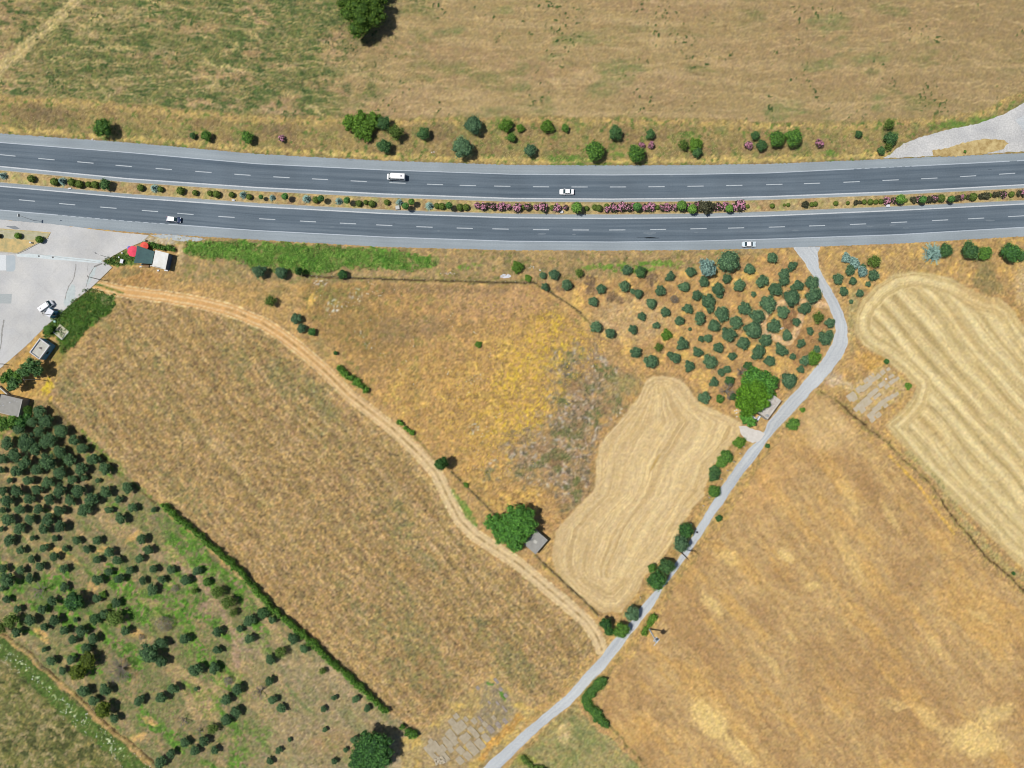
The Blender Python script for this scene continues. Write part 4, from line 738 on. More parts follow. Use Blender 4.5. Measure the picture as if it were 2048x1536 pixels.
def crown_mesh(name, m, lobes, n, ls, seed, asp=0.55, spread=0.8, core=0.74, zmin=0.12, shell=(0.74, 1.16)):
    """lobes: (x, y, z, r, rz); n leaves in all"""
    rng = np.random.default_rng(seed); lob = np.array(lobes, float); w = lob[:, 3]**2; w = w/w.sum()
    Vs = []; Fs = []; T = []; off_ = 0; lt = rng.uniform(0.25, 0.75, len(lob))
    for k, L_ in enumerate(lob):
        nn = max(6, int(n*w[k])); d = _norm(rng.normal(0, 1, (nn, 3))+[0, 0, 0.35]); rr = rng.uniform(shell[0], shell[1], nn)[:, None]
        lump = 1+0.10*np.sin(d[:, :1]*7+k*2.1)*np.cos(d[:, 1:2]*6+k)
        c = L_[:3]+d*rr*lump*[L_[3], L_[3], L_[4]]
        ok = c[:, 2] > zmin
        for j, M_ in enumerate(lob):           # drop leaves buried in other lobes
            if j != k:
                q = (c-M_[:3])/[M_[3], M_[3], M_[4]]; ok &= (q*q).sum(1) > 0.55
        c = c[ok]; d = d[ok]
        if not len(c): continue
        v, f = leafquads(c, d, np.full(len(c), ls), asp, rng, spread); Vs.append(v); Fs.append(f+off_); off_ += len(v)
        T.append(np.clip(lt[k]*.8+.35*(rr[ok][:, 0]-.95)/.2+.1+rng.normal(0, 0.22, len(c)), 0, 1))  # inner leaves darker, tips lighter: shade in the gaps put into the tint
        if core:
            v, f = ball(L_[:3], L_[3]*core, L_[4]*core); v[:, 2] = np.maximum(v[:, 2], zmin); Vs.append(v); Fs.append(f+off_); off_ += len(v); T.append(np.full(len(f), 0.0))  # darkest core: shade inside the crown put in as colour
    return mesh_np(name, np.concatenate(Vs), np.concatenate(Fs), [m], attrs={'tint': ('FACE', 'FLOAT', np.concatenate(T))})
def round_lobes(R, zc, rz, k, seed, lr=0.42, sq=0.62):
    r_ = random.Random(seed); out = [(0, 0, zc, R*0.62, rz*0.7)]
    for i in range(k):
        g = i*2.39996; t = math.sqrt((i+0.6)/k); el = 1-t
        rad = R*(1-lr*0.75)*t*r_.uniform(.82, 1.08); z = zc+rz*sq*math.sqrt(max(0, 1-t*t))*r_.uniform(.8, 1.1)-rz*0.18*t
        q = R*lr*r_.uniform(.72, 1.18); out.append((rad*math.cos(g+r_.uniform(-.3, .3)), rad*math.sin(g+r_.uniform(-.3, .3)), z, q, q*0.85*rz/R if rz < R else q*.9))
    return out
def trunk_mesh(name, m, h, r, k=3, seed=0, spread=0.8):
    r_ = random.Random(seed); mb = MB(); fork = h*0.45; mb.tube((0, 0, -0.15), (0.03, 0.02, fork), r, r*0.75, 8)
    for i in range(k):
        a = 2*math.pi*i/k+r_.uniform(-.4, .4); e = (math.cos(a)*spread*h*0.35, math.sin(a)*spread*h*0.35, h*r_.uniform(.85, 1.05)); mb.tube((0.03, 0.02, fork-0.05), e, r*0.6, r*0.22, 6)
    return mb.mesh(name, m, True)
M_BARK = mat('grey_bark', (0.10, 0.08, 0.06), 0.95, noise=(8, (0.05, 0.04, 0.03), 1))
m_olive = leafmat('olive_leaves', (0.032, 0.072, 0.034), (0.155, 0.27, 0.125))
m_olive2 = leafmat('left_olive_leaves', (0.024, 0.056, 0.022), (0.130, 0.240, 0.088))
m_green = leafmat('fresh_leaves', (0.032, 0.085, 0.014), (0.15, 0.30, 0.042))
m_bright = leafmat('bright_leaves', (0.045, 0.10, 0.010), (0.16, 0.30, 0.035))
m_dark = leafmat('dark_shrub_leaves', (0.024, 0.064, 0.020), (0.115, 0.23, 0.066))
m_topi = leafmat('clipped_leaves', (0.042, 0.070, 0.010), (0.14, 0.20, 0.032))
m_blue = leafmat('blue_needles', (0.045, 0.09, 0.08), (0.26, 0.40, 0.34))
m_deep = leafmat('deep_green_leaves', (0.018, 0.058, 0.016), (0.090, 0.23, 0.045))
m_olea = leafmat('oleander_leaves', (0.026, 0.028, 0.014), (0.095, 0.095, 0.048))
m_pink = leafmat('pink_flowers', (0.22, 0.07, 0.11), (0.52, 0.24, 0.33))
m_grey = leafmat('grey_twigs', (0.10, 0.085, 0.07), (0.28, 0.25, 0.21))
m_feath = leafmat('feathery_green', (0.045, 0.078, 0.012), (0.15, 0.24, 0.042))
m_hedge = leafmat('hedge_leaves', (0.030, 0.080, 0.010), (0.15, 0.32, 0.036))
def variants(prefix, m, nvar, R, zc, rz, k, n, ls, seed, **kw):
    return [crown_mesh(prefix, m, round_lobes(R, zc, rz, k+i % 3, seed+i, kw.get('lr', .42)), n, ls, seed+i, **{a: b for a, b in kw.items() if a != 'lr'}) for i in range(nvar)]
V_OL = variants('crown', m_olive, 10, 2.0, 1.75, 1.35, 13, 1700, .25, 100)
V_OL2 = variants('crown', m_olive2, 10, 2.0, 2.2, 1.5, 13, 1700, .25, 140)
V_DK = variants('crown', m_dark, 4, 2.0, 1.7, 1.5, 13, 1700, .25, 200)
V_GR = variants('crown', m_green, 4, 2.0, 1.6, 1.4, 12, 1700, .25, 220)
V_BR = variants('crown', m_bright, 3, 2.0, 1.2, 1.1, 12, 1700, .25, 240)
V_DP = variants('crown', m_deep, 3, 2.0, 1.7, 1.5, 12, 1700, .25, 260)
V_FE = variants('crown', m_feath, 3, 2.0, 1.9, 1.7, 14, 1300, .26, 280, core=0.5, spread=.6)
m_yg = leafmat('yellow_green_leaves', (0.040, 0.062, 0.006), (0.175, 0.235, 0.022))
V_YG = variants('crown', m_yg, 2, 2.0, 1.9, 1.7, 14, 1800, .25, 290)
V_GY = variants('crown', m_grey, 3, 2.0, 1.0, 0.9, 12, 2000, .22, 300, core=0.0)
V_BL = variants('crown', m_blue, 2, 2.0, 2.2, 1.9, 15, 1900, .34, 620, lr=.34)
V_TR = [trunk_mesh('trunk', M_BARK, 2.1, 0.17, 3, i) for i in range(3)]
V_TP = [crown_mesh('topiary', m_topi, [(0, 0, .75, .95, .8)], 420, .24, 320+i, spread=.35, core=.93, shell=(.93, 1.02), zmin=.0) for i in range(2)]
V_TG = [crown_mesh('crown', m_deep, [(0, 0, 2.9, .95, 1.1)], 480, .26, 330+i, spread=.4, core=.9, shell=(.9, 1.04), zmin=.0) for i in range(2)]
V_TGB = [crown_mesh('crown', m_green, [(0, 0, 2.9, .95, 1.1)], 480, .26, 335+i, spread=.4, core=.9, shell=(.9, 1.04), zmin=.0) for i in range(2)]
TG_TR = trunk_mesh('trunk', M_BARK, 2.2, 0.09, 2, 5, .3)
V_OLF = [crown_mesh('oleander', m_olea, round_lobes(1.0, .75, .7, 9, 340+i, .45), 420, .26, 340+i) for i in range(4)]
def flower_mesh(seed, n, lo):
    rng = np.random.default_rng(seed); lob = np.array(lo); k = rng.integers(0, len(lob), n); d = _norm(rng.normal(0, 1, (n, 3))+[0, 0, 1.3]); c = lob[k, :3]+d*lob[k, 3:4]*[1, 1, .95]*1.12
    v, f = leafquads(c, d+[0, 0, .6], np.full(n, .22), .9, rng, .3); return mesh_np('flowers', v, f, [m_pink], attrs={'tint': ('FACE', 'FLOAT', rng.uniform(.1, 1, n))})
V_FL = [flower_mesh(350+i, n, round_lobes(1.0, .75, .7, 9, 340+i, .45)) for i, n in enumerate((100, 60, 110, 36))]
def conifer_mesh(name, m, R, h, seed, n_tier=9, n_br=13, leaf=.34):
    """whorls of drooping branches, each a spray of needle tufts"""
    rng = np.random.default_rng(seed); C_ = []; Nn = []; Al = []; Sz = []; Ti = []
    for t in range(n_tier):
        f = t/(n_tier-1); z = h*(0.10+0.86*f); r = R*(1-f)**0.8+0.10; k = max(4, int(n_br*(1-f*.6)))
        for b in range(k):
            a = 2*math.pi*(b+rng.uniform(-.3, .3))/k+t*1.3; L_ = r*rng.uniform(.72, 1.12); m_ = max(2, int(L_/.20)); tt = rng.uniform(0, 1)
            for s in range(m_):
                q = (s+1)/m_; p = np.array([math.cos(a)*L_*q, math.sin(a)*L_*q, z-.22*L_*q*q+.05*L_*q]); 
                for side in (-1, 0, 1):
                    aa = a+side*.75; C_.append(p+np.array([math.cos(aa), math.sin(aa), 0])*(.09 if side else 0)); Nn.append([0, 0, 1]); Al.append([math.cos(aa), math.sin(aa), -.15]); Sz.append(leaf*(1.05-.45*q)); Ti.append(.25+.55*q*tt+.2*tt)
    v, f = leafquads(np.array(C_), np.array(Nn, float), np.array(Sz), .38, rng, .22, np.array(Al)); V = [v]; Fc = [f]; T = list(np.clip(Ti, 0, 1))
    # inner cone
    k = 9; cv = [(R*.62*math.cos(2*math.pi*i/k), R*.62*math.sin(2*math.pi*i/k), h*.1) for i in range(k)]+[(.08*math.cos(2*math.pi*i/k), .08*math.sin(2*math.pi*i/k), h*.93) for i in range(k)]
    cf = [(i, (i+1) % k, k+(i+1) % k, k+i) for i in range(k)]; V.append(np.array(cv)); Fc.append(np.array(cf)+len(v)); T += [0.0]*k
    return mesh_np(name, np.concatenate(V), np.concatenate(Fc), [m], attrs={'tint': ('FACE', 'FLOAT', T)})
V_SP = [conifer_mesh('crown', m_blue, 1.25, 3.0, 400+i) for i in range(3)]
SP_TR = trunk_mesh('trunk', M_BARK, 1.2, 0.08, 1, 3, .1)
# --- placing
def plant(name, label, cat, px, py, rpx, crown, hc, group=None, trunk=None, R0=2.0, zs=None, rot=None, stretch=1.0):
    """crown centre, hc above ground at scale 1, appears over (px, py) with a radius of rpx photo pixels"""
    s = rpx*S/R0; z = (zs or 1.0)*s; p = Wp(px, py, hc*z); p.z = 0.0
    t = thing(name, label, cat, p, 0, group); rz = rot if rot is not None else rnd.uniform(0, 6.28)
    link('crown', crown, t, (0, 0, 0), rz, (s*stretch, s/stretch, z))
    if trunk is not None: link('trunk', trunk, t, (0, 0, 0), rz, (z, z, z))
    return t
def bush(name, label, cat, px, py, rpx, me, R0, group=None, zs=1.0, flowers=None, z0=0.0):
    s = rpx*S/R0; p = Wp(px, py, .6*s*zs); p.z = z0; o = link(name, me, None, p, rnd.uniform(0, 6.28), (s, s, s*zs)); tag(o, label, cat, group)
    if flowers is not None: link('flowers', flowers, o)
    return o
ORD = ['zeroth', 'first', 'second', 'third', 'fourth', 'fifth', 'sixth', 'seventh', 'eighth', 'ninth', 'tenth', 'eleventh', 'twelfth', 'thirteenth', 'fourteenth', 'fifteenth', 'sixteenth', 'seventeenth', 'eighteenth', 'nineteenth', 'twentieth']
TENS = {20: 'twenty', 30: 'thirty', 40: 'forty', 50: 'fifty', 60: 'sixty', 70: 'seventy'}
def ordn(k):
    if k <= 20: return ORD[k]
    t, u = k//10*10, k % 10; return (TENS[t][:-1]+'ieth') if u == 0 else TENS[t]+'-'+ORD[u]
def rows(items, n):
    """split into bands from the top, number left to right: yields (item, row, place)"""
    it = sorted(items, key=lambda q: q[1]); out = []
    nb = max(1, round(len(it)/n)); per = math.ceil(len(it)/nb)
    for r in range(nb):
        for k, q in enumerate(sorted(it[r*per:(r+1)*per], key=lambda q: q[0])): out.append((q, r+1, k+1))
    return out
def size_word(r, a, b): return 'small' if r < a else ('large' if r > b else 'mid-sized')
# right orchard: zoom crops A (origin 1024,480) and B (origin 1400,480), four crop pixels to one photo pixel
A = [(245,283,32),(333,275,45),(263,373,36),(437,357,46),(710,393,42),(648,495,42),(670,697,50),(782,747,46),(920,240,46),(1265,290,42),(1430,255,45),(898,370,48),(965,410,25),(1012,428,38),(1185,403,45),(1375,372,46),(1113,505,44),(1225,577,42),(1037,610,36),(965,713,42),(1150,683,32),(1338,645,42),(1405,548,46),(1480,443,44),(1535,330,45),(1718,307,42),(1820,363,52),(1645,390,56),(1660,440,30),(1570,490,62),(1580,540,42),(1500,622,55),(1680,590,65),(1615,687,52),(1422,713,16),(1363,830,55),(1512,793,28),(1565,785,38),(1730,757,66),(1788,657,60),(1925,715,75),(1848,828,58),(1968,895,65),(1650,863,46),(1485,897,45),(1763,930,38),(1583,972,64),(1720,1035,36),(1672,1058,36),(1615,1137,42),(1540,1262,56),(1418,1008,48),(1305,945,45),(1265,920,30),(1170,855,40),(990,897,48),(1110,970,62),(1930,433,26),(1898,230,46)]
B = [(737,207,42),(493,330,55),(672,270,50),(672,325,46),(605,392,60),(785,360,46),(745,378,28),(895,345,60),(910,445,68),(730,460,70),(545,508,72),(356,545,58),(460,608,62),(660,578,56),(838,545,56),(590,685,60),(768,655,38),(697,762,45),(525,800,54),(650,880,56),(553,967,48),(742,932,30),(945,620,52),(1040,660,46),(880,728,34),(1000,785,62),(1035,755,40),(810,825,40),(932,875,34),(845,962,50),(805,1035,34),(712,1120,68)]
RO = [(1024+x/4, 480+y/4, r/4) for x, y, r in A]+[(1400+x/4, 480+y/4, r/4) for x, y, r in B]
for (x, y, r), rw, k in rows(RO, 9):
    w = size_word(r, 9.5, 14); grey = (abs(x-1316) < 3 and abs(y-694) < 4) or (abs(x-1636) < 3 and abs(y-635) < 4)
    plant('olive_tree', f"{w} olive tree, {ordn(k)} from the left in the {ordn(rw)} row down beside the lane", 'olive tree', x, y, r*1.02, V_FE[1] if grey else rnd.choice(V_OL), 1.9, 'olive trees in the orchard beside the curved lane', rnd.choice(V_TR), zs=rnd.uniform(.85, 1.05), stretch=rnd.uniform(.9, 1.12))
EO = [(1103,313,48),(1222,327,34),(1345,350,26),(1388,280,48),(1200,240,46),(1305,215,28),(1150,408,40),(1277,425,36),(1210,492,20)]
for (x, y, r), rw, k in rows([(1400+x/4, 480+y/4, r/4) for x, y, r in EO], 3):
    plant('olive_tree', f"{size_word(r, 8, 11)} olive, {ordn(k)} from left in the {ordn(rw)} row just right of the lane mouth", 'olive tree', x, y, r, rnd.choice(V_OL), 1.9, 'olive trees right of the lane mouth', rnd.choice(V_TR))
# left orchard
Lc = [(510,20,85),(415,150,70),(600,140,95),(250,240,85),(500,270,75),(790,270,90),(340,400,115),(620,390,100),(950,385,72),(100,430,85),(1060,495,75),(460,490,90),(770,530,80),(195,570,90),(40,620,70),(1200,625,80),(900,640,85),(320,680,85),(620,650,110),(1350,750,80),(210,780,75),(470,770,75),(1050,760,85),(770,800,85),(20,770,45),(1080,870,45),(130,900,40),(360,900,70),(620,930,80),(930,890,60),(1255,905,36),(1640,990,80),(1360,1040,75),(770,1040,88),(1010,1040,88),(40,1040,60),(220,1040,80),(480,1020,70),(1180,1150,90),(90,1160,80),(370,1140,72),(630,1140,72),(900,1160,72),(1520,1140,52),(1395,1280,50),(1700,1245,62),(1970,1280,38),(1080,1280,85),(760,1290,72),(500,1270,68),(260,1270,68),(40,1280,45),(620,1400,85),(390,1400,68),(100,1400,82),(1550,1395,72),(780,1490,82),(560,1520,68),(250,1520,72),(20,1525,38)]
Mc = [(120,135,72),(420,105,38),(705,105,42),(980,130,55),(1240,130,60),(1815,110,68),(270,260,55),(565,225,58),(835,240,42),(1120,245,55),(1400,280,68),(1910,255,66),(700,345,62),(1250,380,58),(1500,390,62),(1790,370,60),(410,370,52),(520,470,60),(50,490,60),(270,510,56),(820,500,62),(1400,535,56),(1670,510,56),(1970,500,58),(100,630,95),(390,620,62),(1250,635,70),(1530,625,66),(1830,650,56),(1950,760,72),(820,735,62),(30,750,40),(90,885,56),(670,910,62),(1240,880,60),(1490,930,62),(230,1010,52),(545,1020,62),(1340,1070,60),(400,1150,75),(700,1150,75),(970,1150,32),(580,1240,56),(830,1280,62),(1040,1290,75),(220,1310,66),(1610,1290,62),(940,1400,62),(1200,1390,70),(1100,1500,56),(570,1530,38)]
Rc = [(530,510,56),(860,520,62),(410,640,56),(720,640,70),(1530,1160,76),(1820,1150,52),(1120,1300,66),(1410,1260,48),(1530,1390,66),(700,1390,70)]
Pc = [(690,580,40),(415,675,40),(570,670,38),(505,760,34),(1200,610,82),(1290,530,48),(1290,680,48),(670,920,50),(840,910,48),(745,1000,42),(920,1140,38),(1115,1000,44),(1390,900,44),(1290,970,46),(1560,750,55),(1710,740,46),(1740,590,36),(1900,900,46),(1810,990,46),(1890,1080,46),(1815,1150,46),(1480,1330,42),(1630,1325,42),(1560,1400,40),(1720,1390,34),(1370,1420,38),(1290,1490,50),(1570,905,18)]
Qc = [(745,500,46),(835,585,36),(565,670,42),(555,840,36),(580,990,38),(650,1060,38),(1075,975,24),(1245,985,30),(1340,1060,30),(990,1062,26),(1000,1230,22),(720,1308,18),(630,1395,28),(560,1480,30),(1235,1310,34),(1165,1390,22),(1075,1480,28)]
LOr = [(x/6.4, 820+y/6.4, r/6.4) for x, y, r in Lc]+[(x/6.4, 1060+y/6.4, r/6.4) for x, y, r in Mc]+[(260+x/6.4, 1060+y/6.4, r/6.4) for x, y, r in Rc]+[(x/4, 1152+y/4, r/4) for x, y, r in Pc]+[(400+x/4, 1152+y/4, r/4) for x, y, r in Qc]
for (x, y, r), rw, k in rows(LOr, 9):
    w = size_word(r, 7.5, 11.5)
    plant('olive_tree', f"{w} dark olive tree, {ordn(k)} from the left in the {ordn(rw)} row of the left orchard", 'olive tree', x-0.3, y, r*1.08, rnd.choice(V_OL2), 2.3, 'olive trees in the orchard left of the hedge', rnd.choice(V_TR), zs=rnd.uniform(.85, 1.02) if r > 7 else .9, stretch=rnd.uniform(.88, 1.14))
def one(name, label, cat, x, y, r, V, hc=1.8, group=None, tr=True, **kw): return plant(name, label, cat, x, y, r, rnd.choice(V), hc, group, rnd.choice(V_TR) if tr else None, **kw)
# other trees of the left orchard
one('broadleaf_tree', 'dense dark round tree, biggest among the left orchard olives', 'tree', 150, 1202, 22, V_DP, 1.8)
one('broadleaf_tree', 'yellow-green bush between two olives, right of the dense dark round tree', 'bush', 207, 1189, 8, V_BR, 1.0, tr=False)
one('broadleaf_tree', 'bright green little bush below the olives right of the dense round tree', 'bush', 220, 1212, 7, V_BR, 1.0, tr=False)
one('broadleaf_tree', 'green tree near olives, left of the feathery bush', 'tree', 191, 1237, 13, V_DK, 1.8)
one('feathery_tree', 'wide feathery olive-brown tree right of the green tree', 'tree', 232, 1236, 19, V_FE, 2.0)
one('feathery_tree', 'yellow-green tree on the lower left orchard edge, upper half of a pair', 'tree', 177, 1320, 18, V_YG, 2.0)
one('broadleaf_tree', 'yellow-green tree on the lower left orchard edge, lower half of a pair', 'tree', 156, 1345, 18, V_YG, 2.0)
one('broadleaf_tree', 'green tree low on the left orchard edge by the ditch', 'tree', 207, 1419, 18, V_YG, 2.0)
one('broadleaf_tree', 'bright green tree nearest the hedge, top of three', 'tree', 414, 1164, 10, V_GR, 1.8)
one('feathery_tree', 'feathery tree by the hedge, middle of three', 'tree', 436, 1184, 15, V_FE, 2.0)
one('feathery_tree', 'largest feathery tree by the hedge, bottom of three', 'tree', 457, 1204, 16, V_FE, 2.0)
one('feathery_tree', 'low feathery bush under the largest feathery tree by the hedge', 'bush', 468, 1224, 10, V_FE, 1.6)
one('broadleaf_tree', 'dark green tree touching the hedge on its orchard side', 'tree', 526, 1226, 13, V_DK, 1.8)
one('feathery_tree', 'pale green feathery bush alone on bare soil left of the hedge', 'bush', 562, 1303, 13, V_FE, 1.8)
one('feathery_tree', 'small green feathery bush close to the hedge middle', 'bush', 646, 1341, 8, V_FE, 1.6)
one('broadleaf_tree', 'yellowish green bush between the lowest olives of the left orchard', 'bush', 427, 1456, 12, V_FE, 1.6)
one('feathery_tree', 'faint green sapling right of the middle olives', 'bush', 390, 1181, 7, V_FE, 1.4)
one('thorn_bush', 'grey thorn bush dotted with white among green grass', 'bush', 330, 1246, 18, V_GY, 1.0, tr=False)
one('thorn_bush', 'small grey bush under the left orchard olives near the bare patch', 'bush', 350, 1177, 8, V_GY, 1.0, tr=False)
one('thorn_bush', 'brown dry bush left of the small stretch of straw', 'bush', 283, 1274, 7, V_GY, 1.0, tr=False)
one('thorn_bush', 'greyish thicket on the far left edge above the ditch', 'bush', 26, 1240, 17, V_FE, 1.4)
one('broadleaf_tree', 'green thicket at the far left edge by the ditch corner', 'bush', 5, 1252, 14, V_FE, 1.4)
one('thorn_bush', 'dark grey shrub between olives, right of the bare orchard soil', 'bush', 456, 1362, 10, V_GY, 1.2, tr=False)
def bare_tree(name, label, px, py, r, h, seed, n=26):
    r_ = random.Random(seed); t = thing(name, label, 'tree', Wp(px, py, 0)); mb = MB(); tk = MB(); tk.tube((0, 0, -.1), (.05, .03, h*.35), .13, .09, 7); R = r*S
    for i in range(n):
        a = r_.uniform(0, 6.28); L_ = R*r_.uniform(.55, 1.0); q = Vector((0.05, .03, h*.33)); e = Vector((math.cos(a)*L_, math.sin(a)*L_, h*r_.uniform(.6, 1.0))); mid = q.lerp(e, .5)+Vector((0, 0, .15*h)); mb.tube(q, mid, .085, .05, 5); mb.tube(mid, e, .05, .025, 4)
        for j in range(5):
            p = mid.lerp(e, r_.uniform(.1, .95)); b = a+r_.choice((-1, 1))*r_.uniform(.4, 1.0); mb.tube(p, p+Vector((math.cos(b), math.sin(b), .3))*L_*r_.uniform(.2, .4), .032, .014, 4)
    m = M_GREYWOOD; mb.build('crown', m, t); tk.build('trunk', M_BARK, t); return t
M_GREYWOOD = mat('bare_grey_wood', (0.22, 0.195, 0.16), .95, noise=(4, (0.09, 0.075, 0.06), 1))
bare_tree('bare_tree', 'leafless grey tree spreading over the left orchard ground', 248, 1333, 28, 3.2, 1, 46)
bare_tree('bare_tree', 'small leafless dark tree low in the left orchard', 370, 1437, 12, 2.2, 2, 12)
bare_tree('bare_tree', 'dark leafless branches right of the small leafless tree', 402, 1460, 11, 1.8, 3, 9)
bare_tree('bare_tree', 'faint leafless tree above the dense round dark tree', 88, 1178, 18, 3.0, 4, 18)
bare_tree('bare_tree', 'leafless grey tree by straw patch, left of the small olives near the hedge', 522, 1380, 16, 2.4, 5, 18)
bare_tree('bare_tree', 'tangle of bare grey branches beside the ruined hut trees', 1449, 783, 18, 3.0, 6, 30)
bare_tree('bare_tree', 'bare grey branches above the big tree of the ruined hut', 1480, 745, 14, 3.0, 7, 22)
# big trees
def big(name, label, lobes_px, zc, m, n, ls, seed, group=None, trh=3.0, trr=.3, spread=.7):
    """lobes in photo pixels: (px, py, r, height of the centre)"""
    cx = sum(l[0] for l in lobes_px)/len(lobes_px); cy = sum(l[1] for l in lobes_px)/len(lobes_px); base = Wp(cx, cy, zc); base.z = 0
    lo = []; r_ = random.Random(seed)
    for (x, y, r, z) in lobes_px:
        p = Wp(x, y, z)-base; R = r*S; lo.append((p.x, p.y, z, R*.72, R*.62))
        for i in range(9):
            g = i*2.4+r_.uniform(-.3, .3); t = math.sqrt((i+.5)/9); q = R*r_.uniform(.26, .38); lo.append((p.x+math.cos(g)*R*.78*t, p.y+math.sin(g)*R*.78*t, z+R*.45*math.sqrt(1-t*t)-.1*R*t, q, q*.8))
    t = thing(name, label, 'tree', base, 0, group); link('crown', crown_mesh('crown', m, lo, n, ls, seed, spread=spread), t); link('trunk', trunk_mesh('trunk', M_BARK, trh, trr, 4, seed), t); return t
m_big = leafmat('walnut_leaves', (0.024, 0.080, 0.014), (0.12, 0.31, 0.042))
m_big2 = leafmat('lush_leaves', (0.040, 0.105, 0.006), (0.135, 0.30, 0.018))
m_big3 = leafmat('mulberry_leaves', (0.028, 0.065, 0.006), (0.110, 0.195, 0.020))
big('broadleaf_tree', 'big dark green tree leaning over the small grey concrete hut', [(1030, 1036, 33, 5.5), (1052, 1052, 24, 5), (1000, 1048, 24, 4.5), (982, 1043, 17, 3.5), (1030, 1070, 30, 4.5), (1005, 1068, 22, 4.2), (1032, 1092, 15, 4), (1048, 1030, 22, 5)], 4.5, m_big, 9000, .5, 1, trh=4)
big('broadleaf_tree', 'big green tree standing alone in the north field at the top edge', [(722, 30, 42, 5), (748, 12, 30, 5), (700, 5, 32, 5), (722, 55, 24, 4.5), (712, 66, 13, 4), (745, 35, 26, 5), (730, -20, 40, 5)], 4.5, m_big3, 8000, .5, 2, trh=4)
big('broadleaf_tree', 'darker green upper crown of the trees by the ruined hut', [(1515, 757, 24, 5), (1535, 765, 20, 5), (1498, 760, 20, 4.8), (1533, 785, 16, 4.8), (1505, 742, 12, 4)], 4.5, m_big, 5000, .5, 3, 'trees over the ruined hut', trh=4)
big('broadleaf_tree', 'brightest lush green tree hiding half of the ruined hut roof', [(1500, 790, 27, 5.5), (1520, 800, 24, 5.5), (1485, 785, 18, 5), (1490, 812, 20, 5), (1512, 780, 22, 5.8), (1480, 805, 14, 4.5), (1500, 822, 14, 4.5), (1492, 765, 14, 5)], 5, m_big2, 6500, .5, 4, 'trees over the ruined hut', trh=4)
big('broadleaf_tree', 'round green tree below the ruined hut beside the white apron', [(1492, 838, 12, 3.5), (1502, 844, 11, 3.5), (1485, 832, 8, 3)], 3, m_big, 1600, .42, 5, 'trees over the ruined hut', trh=2.5, trr=.18)
big('broadleaf_tree', 'large dark tree at the bottom edge below the left orchard', [(742, 1492, 32, 5), (722, 1505, 26, 5), (760, 1485, 24, 5), (735, 1478, 22, 5.2), (760, 1510, 28, 5), (716, 1525, 22, 4.5), (745, 1525, 30, 5)], 4.8, m_deep, 9000, .5, 6, trh=4)
big('broadleaf_tree', 'dark green tree against the south-west corner buildings, largest of the clump', [(64, 732, 18, 4), (50, 742, 15, 4), (74, 742, 13, 3.6)], 3.6, m_dark, 2600, .4, 7, 'trees between the two left buildings', trh=3, trr=.2)
big('broadleaf_tree', 'green tree at the left edge above the grey-roofed house', [(12, 757, 13, 3.4), (22, 748, 11, 3.2), (35, 752, 12, 3.2)], 3.2, m_green, 1800, .4, 8, 'trees between the two left buildings', trh=3, trr=.2)
big('broadleaf_tree', 'dark tree just above the grey-roofed house, lowest of the clump', [(30, 766, 14, 3.6), (24, 774, 10, 3.2)], 3.2, m_dark, 1500, .4, 9, 'trees between the two left buildings', trh=3, trr=.2)
big('broadleaf_tree', 'shady green tree at the left edge below the grey-roofed house', [(8, 846, 18, 3.2), (26, 842, 13, 3)], 3, m_green, 2000, .42, 10, trh=2.5, trr=.2)
big('broadleaf_tree', 'dark shrubby tree on the shaded side of the grey-roofed house', [(42, 845, 14, 2.4), (56, 830, 9, 2)], 2.2, m_deep, 1400, .4, 11, trh=2, trr=.15)
one('vine', 'bright green bush overhanging the corner of the grey house roof', 'bush', 44, 820, 10, V_GR, 3.6, zs=1.9)
one('broadleaf_tree', 'green bush between the white-walled pad and the yard edge', 'bush', 99, 659, 11, V_GR, 1.2)
one('broadleaf_tree', 'small round dark tree alone between dirt track and dry field', 'tree', 880.5, 929, 15.5, V_DP, 3.1, zs=2.0)
# lane-side trees
for (x, y, r, V, lab, z) in [(1371, 1061, 15, V_DP, 'dark round tree left of the lane by the manhole', 1.5), (1362, 1087, 16.5, V_OL, 'grey-green round tree under the tall wooden pole', 1.5), (1332, 1133, 16, V_DK, 'dark tree left of the lane, top of a joined pair', 1.5), (1313, 1160, 19, V_DP, 'dark tree left of the lane, bottom of a joined pair', 1.5), (1304, 1136, 9, V_GR, 'small fresh green bush behind the joined pair of lane trees', 1.2), (1265, 1227, 15, V_OL, 'round olive-green tree above the track junction, touching the lane', 1.3), (1212, 1248, 12, V_DP, 'dark tree at the end of the fence above the track junction', 1.6), (1218, 1262, 10, V_DP, 'small dark tree just under the fence-end tree', 1.6), (1243, 1261, 16, V_GR, 'fresh green tree beside the lane at the track junction', 1.3), (1428, 983, 13, V_GR, 'round green bush against the lane with white fence posts', 1.0), (1427, 950, 13, V_DK, 'green bush above the round one behind the white fence posts', 1.0), (1429, 938, 10, V_DK, 'dark green bush touching the one behind the white posts', 1.0), (1452, 913, 14, V_GR, 'light green bush behind the middle white fence posts', .9), (1443, 925, 12, V_GR, 'light green bush below left of the lighter bush', .9), (1480, 885, 12, V_BR, 'bright yellow-green bush beside the white apron', .8), (1586, 849, 13.5, V_GR, 'green bush right of the lane at the wheat field tip', 1.1), (1606, 820, 6, V_BR, 'tiny bright green bush on the right lane verge', 1.0), (1438, 1037, 7, V_DP, 'small dark bush right of the lane', 1.0), (1773, 723, 5.5, V_DP, 'tiny dark green bush above the old slab floor', 1.0), (1817, 772, 8, V_BR, 'bright green weed clump right of the old slab floor', .5), (1535, 892, 5, V_DP, 'tiny green shrub right of the lane below the apron', .8), (2027, 1147, 4, V_DP, 'tiny dark shrub in the field margin at the right edge', .8)]:
    one('roadside_bush' if r < 14.5 else 'roadside_tree', lab, 'bush' if r < 14.5 else 'tree', x, y, r*1.12, V, 1.9, None, zs=z)
